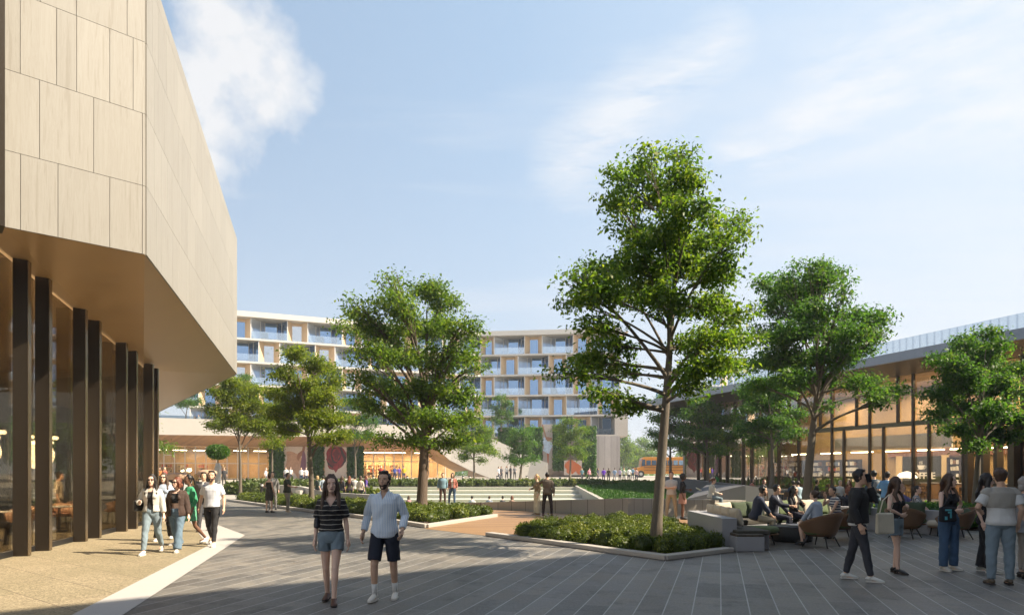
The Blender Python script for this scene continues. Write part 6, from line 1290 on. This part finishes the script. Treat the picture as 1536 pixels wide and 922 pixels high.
def ottoman(name, label, x, y, rx, ry, h, rz, mat, cat):
    o = empty(name, (x, y, 0), R(rz), label, cat)
    m = MB(); seat_pad(m, (0, 0, h - .16), rx, ry, .15, 36); m.build('cushion', mat, o, smooth=True)
    m = MB(); m.lathe((0, 0, h - .20), [(.97, 0), (1.0, .015), (.97, .03)], 36, rx * .98, ry * .98); m.build('rim', rattan, o, smooth=True)
    for a in (45, 135, 225, 315): c, s = math.cos(R(a)), math.sin(R(a)); m = MB(); m.tube([(c * rx * .62, s * ry * .62, h - .19), (c * rx * .80, s * ry * .80, 0)], [.024, .014], 8); m.build('leg', dark_m, o, smooth=True)
ottoman('footstool', 'round moss green upholstered footstool beside the concrete end block', AX(1143, 16.3), 16.35, .42, .40, .44, 0, green_f, 'footstool')
ottoman('bench', 'long oval moss green bench with two people seated on it', AX(1388, 19.2), 19.2, .85, .42, .47, -8, green_f, 'bench')
ottoman('footstool', 'small beige footstool next to the black shoulder bag', AX(1406, 18.6), 18.5, .30, .30, .42, 0, beige_f, 'footstool')
o = empty('coffee_table', (AX(1188, 17.0), 17.05, 0), 0, 'dark round woven drum table between sofa and woven chair', 'table')
m = MB(); m.lathe((0, 0, 0), [(.46, 0), (.50, .03), (.52, .18), (.50, .34), (.49, .36)], 36); m.build('drum', plain('charcoal_weave', (.035, .035, .035), .7, 0, .4, 60, .6), o, smooth=True)
m = MB(); m.lathe((0, 0, .362), [(.50, 0), (.51, .01), (.50, .03), (.3, .032)], 36); m.build('table_top', plain('charcoal_top', (.06, .06, .062), .35), o, smooth=True)
m = MB(); m.lathe((0, 0, 0), [(.20, 0), (.24, .012), (.245, .035), (.22, .025)], 30); o = m.build('tray', plain('pale_tray', (.55, .55, .56), .3), loc=(AX(1188, 17) + .1, 16.95, .396), smooth=True); tag(o, 'shallow pale round tray on the dark drum table', 'tray')
m = MB(); m.lathe((0, 0, 0), [(.022, 0), (.03, .03), (.032, .09), (.03, .1)], 12); o = m.build('drinking_glass', glass_clear, loc=(AX(1177, 18), 18.06, 1.20)); tag(o, 'clear drinking glass raised by the man in the dark suit', 'glass')
# built-in sofa
sofa = empty('corner_sofa', (5, 18, 0), 0, 'built-in corner sofa with concrete arms, green and beige cushions', 'sofa')
conc_g = m_concrete('grey_sofa_concrete', (.33, .33, .35), var=.1)
def bent(pts, z0, z1, w, mat, name, bev=.012):
    for a, b_ in zip(pts, pts[1:]):
        A_, B_ = Vector((*a, (z0 + z1) / 2)), Vector((*b_, (z0 + z1) / 2)); m = MB(); m.bar(A_, B_ + (B_ - A_).normalized() * w * .45, w, z1 - z0); W(m.build(name, mat, sofa, bevel=bev))
m = MB(); m.bar((4.98, 15.25, .35), (5.0, 18.35, .35), .34, .70); W(m.build('side_wall', conc_g, sofa, bevel=.01))
m = MB(); m.bar((5.2, 18.3, .345), (10.3, 21.3, .345), .30, .69); W(m.build('back_wall', conc_g, sofa, bevel=.01))
m = MB(); m.bar((10.3, 21.15, .34), (12.3, 18.2, .34), .30, .68); W(m.build('return_wall', conc_g, sofa, bevel=.01))
m = MB(); m.box((5.28, 15.0, .16), (.62, .5, .32)); W(m.build('end_block', conc_g, sofa, bevel=.012))
m = MB(); m.box((5.50, 16.7, .17), (.70, 3.1, .34)); W(m.build('seat_plinth', conc_g, sofa, bevel=.01))
m = MB(); m.box((5.42, 15.95, .40), (.74, 2.1, .10)); W(m.build('seat_cushion', seat_f, sofa, bevel=.03))
m = MB(); m.box((5.28, 15.0, .35), (.60, .48, .06)); W(m.build('seat_board', deck_dark, sofa, bevel=.01))
dv = Vector((.862, .507, 0)); nv = Vector((.507, -.862, 0))
for i in range(4):
    c = Vector((5.35, 18.3, 0)) + dv * (.75 + i * 1.3) + nv * .52
    m = MB(); m.bar(c - dv * .64 + U * .17, c + dv * .64 + U * .17, .74, .34); W(m.build('seat_plinth', conc_g, sofa, bevel=.01))
    m = MB(); m.bar(c - dv * .63 + U * .41, c + dv * .63 + U * .41, .76, .14); W(m.build('seat_cushion', green_d if i % 2 else seat_f, sofa, bevel=.035))
def pillow(c, rz, mat, w=.58, h=.44, t=.17, tilt=14):
    m = MB(); n, k_ = 14, 8; vs = []; fs = []
    for sgn in (1, -1):
        for i in range(n + 1):
            for j in range(n + 1):
                u, v = -1 + 2 * i / n, -1 + 2 * j / n; th = t / 2 * ((1 - u ** 4) * (1 - v ** 4)) ** .45; pin = 1 - .06 * (1 - abs(u)) * abs(v) ** 3; pin2 = 1 - .06 * (1 - abs(v)) * abs(u) ** 3
                vs.append((u * w / 2 * pin2, sgn * th, v * h / 2 * pin))
    q = (n + 1) ** 2
    for s_ in (0, 1):
        for i in range(n):
            for j in range(n):
                a = s_ * q + i * (n + 1) + j; f = (a, a + n + 1, a + n + 2, a + 1); fs.append(f if s_ == 0 else f[::-1])
    m.add(vs, fs); o = m.build('back_pillow', mat, sofa, smooth=True); o.location = Vector(c) - Vector(sofa.location); o.rotation_euler = (R(-tilt), 0, R(rz)); return o
for i, mt in enumerate([beige_f, beige_f, beige_f, beige_f]): pillow((5.30, 15.75 + i * .62, .70), 90, mt, .6, .44)
for i, mt in enumerate([beige_f, green_d, green_d, beige_f, green_f, green_d, beige_f, green_f, beige_f]):
    c = Vector((5.35, 18.3, 0)) + dv * (.38 + i * .60) + nv * .27; pillow((c.x, c.y, .71), math.degrees(math.atan2(dv.y, dv.x)), mt, .6, .46)
for i, mt in enumerate([green_d, green_f, green_d]): pillow((10.6 + i * .42, 20.2 - i * .62, .70), -56 + 0, mt, .6, .44)
# cafe tables and chairs behind the glass and on the terrace
def cafe_chair():
    o = empty('cafe_chair', (0, 0, 0), 0, 'dark timber cafe chair drawn up to a small table', 'chair', 'cafe chairs among the tables')
    w = plain('dark_chair_timber', (.09, .05, .03), .5)
    m = MB(); m.box((0, 0, .45), (.42, .42, .04)); m.build('seat', w, o)
    m = MB(); m.box((0, .2, .74), (.40, .03, .22)); m.build('backrest', w, o)
    for sx in (-1, 1):
        for sy in (-1, 1): m = MB(); m.box((sx * .18, sy * .18, .22 if sy < 0 else .40), (.035, .035, .44 if sy < 0 else .8)); m.build('leg', w, o)
    return o
def cafe_table():
    o = empty('cafe_table', (0, 0, 0), 0, 'small round timber cafe table on a dark stem', 'table', 'cafe tables with guests')
    m = MB(); m.cyl((0, 0, .72), .38, .03, 24); m.build('table_top', plain('honey_table_top', (.42, .27, .14), .4), o); m = MB(); m.cyl((0, 0, .02), .03, .70, 10); m.cyl((0, 0, 0), .22, .02, 20); m.build('stem', dark_m, o); return o
def deep_copy(o, parent=None):
    c = o.copy(); COL.objects.link(c)
    if parent is not None: c.parent = parent
    for ch in o.children: deep_copy(ch, c)
    return c
bpy.context.view_layer.update()
ch0 = cafe_chair(); tb0 = cafe_table(); first = True
spots = [(AX(1138, 35), 35.6), (AX(1193, 30), 31.4), (AX(1228, 32), 33.4), (AX(1268, 31), 32.2), (AX(1300, 33), 34)] + [tuple(rp(t_, o_, 0).xy) for t_, o_ in ((-2, -2.2), (1.8, -2.4), (4.8, -1.8), (8, -2.2), (11, -1.8), (3.2, -3.9), (6.8, -4.1), (13.5, -1.9))]
for i, (x, y) in enumerate(spots):
    t_ = tb0 if first else deep_copy(tb0); t_.location = (x, y, .04 if i > 4 else 0)
    for k in range(3):
        a = R(random.uniform(-20, 20) + 120 * k + 40 * i); c = ch0 if first else deep_copy(ch0); first = False
        c.location = (x + .58 * math.cos(a), y + .58 * math.sin(a), .04 if i > 4 else 0); c.rotation_euler = (0, 0, a - math.pi / 2)
# restaurant inside the stone building: chairs, tables, chandeliers
def din_chair():
    o = empty('dining_chair', (0, 0, 0), 0, 'blush tub chair at a restaurant table inside the stone building', 'chair', 'blush tub chairs inside the stone building')
    f = plain('blush_leather', (.58, .36, .24), .5)
    m = MB(); vs = []; fs = []; n = 18
    for i in range(n + 1):
        a = R(-120 + 240 * i / n)
        for k, (r, z) in enumerate(((.20, .40), (.25, .58), (.27, .80 - .12 * (1 - math.cos(a)) / 2))): vs.append((r * math.sin(a), r * math.cos(a), z))
    for i in range(n):
        for k in range(2): a = i * 3 + k; fs.append((a, a + 3, a + 4, a + 1))
    m.add(vs, fs); s = m.build('backrest', f, o, smooth=True); md = s.modifiers.new('t', 'SOLIDIFY'); md.thickness = .04
    m = MB(); seat_pad(m, (0, 0, .40), .24, .24, .09); m.build('seat', f, o, smooth=True)
    for a in (45, 135, 225, 315): m = MB(); m.tube([(.15 * math.cos(R(a)), .15 * math.sin(R(a)), .41), (.22 * math.cos(R(a)), .22 * math.sin(R(a)), 0)], [.012, .009], 6); m.build('leg', dark_m, o)
    return o
d0 = din_chair(); first = True; tabs = [(-12.9, 14.4), (-12.9, 17.0), (-13.3, 19.6), (-14.2, 22.5), (-15.3, 16.0)]
tlabs = ['small round restaurant table behind the first bronze fins', 'small round restaurant table seen between the second pair of fins', 'small round restaurant table by the man in cream shirt', 'small round restaurant table deepest inside the stone building', 'small round restaurant table set back from the bronze glass']
for i, (x, y) in enumerate(tabs):
    o = empty('dining_table', (x, y, .02), 0, tlabs[i], 'table'); m = MB(); m.cyl((0, 0, .71), .42, .03, 28); m.build('table_top', white_m, o); m = MB(); m.cyl((0, 0, .01), .035, .70, 10); m.cyl((0, 0, 0), .24, .015, 20); m.build('stem', dark_m, o)
    for k in range(3):
        a = R(70 + 120 * k + 25 * i); c = d0 if first else deep_copy(d0); first = False; c.location = (x + .62 * math.cos(a), y + .62 * math.sin(a), .02); c.rotation_euler = (0, 0, a - math.pi / 2)
glow = plain('lit_crystal', (1, .85, .6), .4, 0, 0, emit=(1, .80, .48), estr=4)
for i, (x, y, z, lb) in enumerate([(-12.9, 13.6, 2.75, 'glowing ring chandelier behind the first bronze fins'), (-13.0, 16.4, 2.8, 'glowing two-tier chandelier seen between the second fins'), (-13.6, 19.2, 2.8, 'glowing chandelier farther inside the stone building'), (-15.6, 14.8, 2.9, 'glowing chandelier set deep in the restaurant')]):
    o = empty('chandelier', (x, y, z), 0, lb, 'lamp')
    for k, r in enumerate((.42, .30)):
        m = MB(); m.lathe((0, 0, -k * .14), [(r, 0), (r + .02, .03), (r, .06), (r - .05, .06), (r - .05, 0)], 24); m.build('ring', dark_m, o)
        m = MB()
        for q in range(14): a = 2 * math.pi * q / 14; m.ell((r * math.cos(a), r * math.sin(a), -.05 - k * .14), (.045, .045, .05), 8, 6)
        m.build('glass_drops', glow, o, smooth=True)
    m = MB(); m.cyl((0, 0, .05), .01, 2.2, 6); m.build('rod', dark_m, o)
    ld = bpy.data.lights.new('chandelier_light', 'POINT'); ld.energy = 170; ld.color = (1, .78, .5); ld.shadow_soft_size = .4; lo = bpy.data.objects.new('chandelier_light', ld); COL.objects.link(lo); lo.location = (x, y, z - .55)
# bollards
bl = ['leftmost bollard light standing in the grasses', 'bollard light beside the trunk of the dark-trunked tree', 'bollard light under the open shop corner', 'first of two bollard lights on the slope by the light green tree', 'second of two bollard lights on the slope by the light green tree', 'bollard light beside the man in pale shirt on the slope', 'bollard light just right of the double-trunked tree', 'bollard light nearest to the round bushy tree']
for (px, d), lb in zip([(393, 47), (560, 60), (611, 61), (694.5, 62), (704.5, 63), (746, 61.5), (790, 64), (840, 63)], bl):
    x = AX(px, d); o = empty('bollard_light', (x, d, gh(x, d)), 0, lb, 'bollard'); m = MB(); m.cyl((0, 0, 0), .11, .72, 16); m.cyl((0, 0, .86), .11, .07, 16); m.build('post', dark_m, o); m = MB(); m.cyl((0, 0, .72), .095, .14, 16); m.build('lamp_glass', white_m, o)
# two rounded stone-topped sculptures behind the walking group
for px, d, r, h, lb in ((267, 33, .62, 1.72, 'broad rounded stone mushroom sculpture behind the brown blazer woman'), (311, 38, .52, 1.9, 'smaller rounded stone sculpture above the head of the grey suit man')):
    o = empty('stone_sculpture', (AX(px, d), d, 0), 0, lb, 'sculpture'); m = MB(); m.lathe((0, 0, h - .34), [(r * .80, .0), (r * .98, .08), (r, .17), (r * .9, .27), (r * .5, .33), (.03, .34)], 28); m.build('stone_cap', plain('tan_stone_cap', (.50, .33, .22), .6), o, smooth=True)
    m = MB(); m.lathe((0, 0, 0), [(r * .5, 0), (r * .35, .6), (r * .45, h - .5), (r * .82, h - .345)], 24); m.build('dark_stem', plain('dark_sculpture_stem', (.035, .03, .028), .5), o, smooth=True)
# yellow school bus
bus = empty('school_bus', (AX(953, 96), 97, gh(20, 97)), R(-2), 'yellow school bus with black rub rails parked beyond the lawn', 'bus')
yel = plain('school_bus_yellow', (.42, .17, .02), .4, 0, .05); 
m = MB(); m.wallpoly([(0, 0, .5), (0, 0, 1.35), (.9, 0, 1.5), (1.0, 0, 1.6), (1.15, 0, 2.75), (1.5, 0, 2.95), (10.6, 0, 2.95), (10.8, 0, 2.7), (10.8, 0, .5)], (0, 2.4, 0)); m.build('bus_body', yel, bus, bevel=.08)
for i in range(11):
    m = MB(); m.box((2.1 + i * .78, -.012, 2.15), (.62, .03, .68)); m.build('window', glass_blue, bus)
m = MB(); m.wallpoly([(1.07, -.012, 1.65), (1.18, -.012, 2.6), (1.6, -.012, 2.6), (1.6, -.012, 1.65)], (0, .02, 0)); m.build('door_window', glass_blue, bus)
for z in (1.05, 1.45, 1.75): m = MB(); m.box((6.1, -.02, z), (9.3, .04, .06)); m.build('rub_rail', dark_m, bus)
for x in (1.0, 8.2): 
    for y in (.1, 2.3): m = MB(); m.tube([(x, y - .14, .5), (x, y + .14, .5)], .5, 20); wo = m.build('wheel', plain('tyre_black', (.02, .02, .02), .8), bus, smooth=False); m = MB(); m.tube([(x, y - .16, .5), (x, y + .16, .5)], .24, 14); m.build('rim', plain('grey_rim', (.4, .4, .4), .4, .5), wo)
m = MB(); m.box((-.02, .35, 1.05), (.06, .28, .22)); m.box((-.02, 2.05, 1.05), (.06, .28, .22)); m.build('headlights', white_m, bus); m = MB(); m.box((1.14, 1.2, 2.2), (.04, 2.0, .8)); m.build('windscreen', glass_blue, bus)
m = MB(); m.box((-.03, 1.2, .62), (.12, 2.3, .2)); m.build('bumper', dark_m, bus)
# parasol-free terrace rail of the pavilion
a_, b_ = on_line(225, pE, dE), on_line(620, pE, dE); m = MB(); m.wallpoly([(a_[0] - .4, a_[1] + .9, 8.05), (b_[0] - .4, b_[1] + .9, 8.05), (b_[0] - .4, b_[1] + .9, 8.45), (a_[0] - .4, a_[1] + .9, 8.45)], (0, .03, 0)); W(m.build('terrace_railing', glass_rail, pav))
# ================================================================== SKY, SUN, CAMERA
SUN_H = Vector((.985, -.17)); SUN_EL = R(42)
w = bpy.data.worlds.new('World'); scene.world = w; w.use_nodes = True
t = w.node_tree; t.nodes.clear()
out = N(t, 'ShaderNodeOutputWorld'); bg = N(t, 'ShaderNodeBackground'); t.links.new(bg.outputs[0], out.inputs[0]); bg.inputs[1].default_value = .0505
sky = N(t, 'ShaderNodeTexSky', sky_type='NISHITA'); sky.sun_disc = False; sky.sun_elevation = SUN_EL; sky.sun_rotation = math.atan2(SUN_H.x, SUN_H.y)
sky.air_density = 1.0; sky.dust_density = 1.4; sky.ozone_density = 2.0
tc = N(t, 'ShaderNodeTexCoord'); sp = N(t, 'ShaderNodeSeparateXYZ'); t.links.new(tc.outputs['Generated'], sp.inputs[0])
X, Y, Z = sp.outputs
# planar cloud coordinates (a layer overhead)
zz = math_(t, 'MAXIMUM', Z, .06)
cx = math_(t, 'DIVIDE', X, zz); cy = math_(t, 'DIVIDE', Y, zz)
cv = N(t, 'ShaderNodeCombineXYZ'); t.links.new(cx, cv.inputs[0]); t.links.new(cy, cv.inputs[1])
mp = N(t, 'ShaderNodeMapping'); mp.inputs['Rotation'].default_value = (0, 0, R(-35)); mp.inputs['Scale'].default_value = (.28, 1.1, 1); t.links.new(cv.outputs[0], mp.inputs[0])
cir = noise_(t, mp.outputs[0], 1.3, 9, .62)
big = noise_(t, cv.outputs[0], .45, 3, .5)
right = math_(t, 'MULTIPLY', X, .25)
cf = math_(t, 'ADD', math_(t, 'ADD', cir, math_(t, 'MULTIPLY', big, .5)), right)
cirrus = ramp(t, cf, [(.74, (0, 0, 0)), (1.1, (1, 1, 1))])
# one tall bright cumulus above the stone building
def dotdir(px, py):
    v = Vector(((px - 768) / 1000, 1, (HOR - py) / 1000)).normalized(); return v
warp = N(t, 'ShaderNodeTexNoise'); warp.inputs['Scale'].default_value = 6.5; warp.inputs['Detail'].default_value = 9; warp.inputs['Roughness'].default_value = .6; t.links.new(tc.outputs['Generated'], warp.inputs['Vector'])
masks = None
for px, py, rad in ((335, 30, .050), (345, 90, .062), (365, 140, .055), (330, 190, .055), (320, -20, .05), (395, 165, .030), (300, 130, .05), (320, 245, .035)):
    v = dotdir(px, py); ds = N(t, 'ShaderNodeVectorMath', operation='DISTANCE'); t.links.new(tc.outputs['Generated'], ds.inputs[0]); ds.inputs[1].default_value = v
    k = math_(t, 'SUBTRACT', 1.0, math_(t, 'DIVIDE', ds.outputs['Value'], rad * 1.5))
    masks = k if masks is None else math_(t, 'MAXIMUM', masks, k)
cm = math_(t, 'ADD', masks, math_(t, 'MULTIPLY', math_(t, 'SUBTRACT', warp.outputs[0], .5), 3.6))
cum = ramp(t, cm, [(.10, (0, 0, 0)), (.8, (1, 1, 1))])
skyc = sky.outputs[0]
hs = N(t, 'ShaderNodeHueSaturation'); hs.inputs['Saturation'].default_value = 1.0; t.links.new(skyc, hs.inputs['Color']); skyc = hs.outputs[0]
WHITE = (8.2, 8.3, 8.5)
# thin bright veil everywhere, thicker low down and towards the sun side
veil = math_(t, 'ADD', .50, math_(t, 'MULTIPLY', math_(t, 'ADD', X, .35), .42), clamp=True)
hi_ = math_(t, 'MULTIPLY', math_(t, 'SUBTRACT', Z, .58), 3.2, True); veil = math_(t, 'MULTIPLY', veil, math_(t, 'SUBTRACT', 1.0, math_(t, 'MULTIPLY', hi_, .8)))
c = mixc(t, veil, skyc, (5.1, 7.1, 9.5))
haze = math_(t, 'POWER', math_(t, 'SUBTRACT', 1.0, math_(t, 'ABSOLUTE', Z)), 3.2)
c = mixc(t, math_(t, 'MULTIPLY', haze, .80), c, (7.4, 7.8, 8.2))
rw = math_(t, 'MULTIPLY', math_(t, 'ADD', X, .0), 1.15, clamp=True)
rw = math_(t, 'MULTIPLY', rw, math_(t, 'SUBTRACT', 1.0, math_(t, 'MULTIPLY', hi_, .8)))
c = mixc(t, math_(t, 'MULTIPLY', rw, .68), c, (7.6, 7.9, 8.3))
# wind-drawn streaks: soft capsules along a line, torn by stretched noise
def streak(p0, p1, wd):
    a_, b_ = dotdir(*p0), dotdir(*p1); ab = b_ - a_; L2 = ab.length_squared
    sb = N(t, 'ShaderNodeVectorMath', operation='SUBTRACT'); t.links.new(tc.outputs['Generated'], sb.inputs[0]); sb.inputs[1].default_value = a_
    dp = N(t, 'ShaderNodeVectorMath', operation='DOT_PRODUCT'); t.links.new(sb.outputs[0], dp.inputs[0]); dp.inputs[1].default_value = ab / L2
    cl = math_(t, 'MULTIPLY', dp.outputs['Value'], 1.0, True)
    sc_ = N(t, 'ShaderNodeVectorMath', operation='SCALE'); sc_.inputs[0].default_value = ab; t.links.new(cl, sc_.inputs['Scale'])
    ds_ = N(t, 'ShaderNodeVectorMath', operation='DISTANCE'); t.links.new(sb.outputs[0], ds_.inputs[0]); t.links.new(sc_.outputs[0], ds_.inputs[1])
    return math_(t, 'SUBTRACT', 1.0, math_(t, 'DIVIDE', ds_.outputs['Value'], wd), True)
st = None
for p0, p1, wd in (((860, 250), (960, 150), .075), ((960, 150), (1075, 75), .055), ((1260, 120), (1560, -20), .08), ((1100, 235), (1560, 170), .045), ((1200, 180), (1500, 110), .05)):
    k = streak(p0, p1, wd); st = k if st is None else math_(t, 'MAXIMUM', st, k)
mp2 = N(t, 'ShaderNodeMapping'); mp2.inputs['Rotation'].default_value = (0, R(38), 0); mp2.inputs['Scale'].default_value = (3.0, 6, 16); t.links.new(tc.outputs['Generated'], mp2.inputs[0])
sn = noise_(t, mp2.outputs[0], 1.7, 12, .68)
stf = ramp(t, math_(t, 'MULTIPLY', st, math_(t, 'SUBTRACT', math_(t, 'MULTIPLY', sn, 5.2), 1.9)), [(.05, (0, 0, 0)), (1.0, (1, 1, 1))])
c = mixc(t, math_(t, 'MULTIPLY', cirrus, .35), c, WHITE)
c = mixc(t, math_(t, 'MULTIPLY', stf, .7), c, WHITE)
c = mixc(t, math_(t, 'MULTIPLY', cum, .95), c, (7.9, 7.95, 8.1))
bk_ = math_(t, 'MULTIPLY', math_(t, 'MULTIPLY', math_(t, 'SUBTRACT', -.1, Y), 2.5, True), math_(t, 'MULTIPLY', math_(t, 'SUBTRACT', .62, Z), 3.0, True))
c = mixc(t, math_(t, 'MULTIPLY', bk_, .9), c, (13.5, 13.6, 14.0))      # added unseen bright bank behind the viewpoint, fills surfaces facing the camera
t.links.new(c, bg.inputs[0])
sl = bpy.data.lights.new('sun', 'SUN'); sl.energy = 5.0; sl.angle = R(.5); sl.color = (1, .86, .66)
so = bpy.data.objects.new('sun', sl); COL.objects.link(so)
sd = Vector((SUN_H.x * math.cos(SUN_EL), SUN_H.y * math.cos(SUN_EL), math.sin(SUN_EL))); so.rotation_euler = sd.to_track_quat('Z', 'Y').to_euler(); so.location = sd * 60
cam = bpy.data.cameras.new('camera'); co = bpy.data.objects.new('camera', cam); COL.objects.link(co); scene.camera = co
co.location = (0, 0, CAMH); co.rotation_euler = (R(90), 0, 0); cam.sensor_width = 36; cam.lens = 36 * FPX / 1536; cam.shift_y = (HOR - 461) / 1536; cam.clip_end = 6000; cam.clip_start = .05
scene.view_settings.view_transform = 'Standard'; scene.view_settings.look = 'None'; scene.view_settings.gamma = 1; scene.view_settings.exposure = EXPO
scene.render.engine = 'CYCLES'; cy_ = scene.cycles
cy_.use_denoising = True; cy_.use_adaptive_sampling = True; cy_.adaptive_threshold = .02; cy_.max_bounces = 7; cy_.diffuse_bounces = 3; cy_.glossy_bounces = 3; cy_.transparent_max_bounces = 12; cy_.transmission_bounces = 4
cy_.sample_clamp_indirect = 6; cy_.caustics_reflective = False; cy_.caustics_refractive = False

hz = MB(); hz.box((0, 0, 23.5), (3010, 3010, 51)); ho = hz.build('haze', bpy.data.materials.new('haze_air')); ho['kind'] = 'stuff'
hm_ = ho.data.materials[0]; hm_.use_nodes = True; ht = hm_.node_tree; ht.nodes.clear(); oo = ht.nodes.new('ShaderNodeOutputMaterial'); pv = ht.nodes.new('ShaderNodeVolumePrincipled')
pv.inputs['Color'].default_value = (.86, .91, 1, 1); pv.inputs['Density'].default_value = .0007; pv.inputs['Anisotropy'].default_value = .25; ht.links.new(pv.outputs[0], oo.inputs['Volume']); cy_.volume_bounces = 0; cy_.volume_max_steps = 16
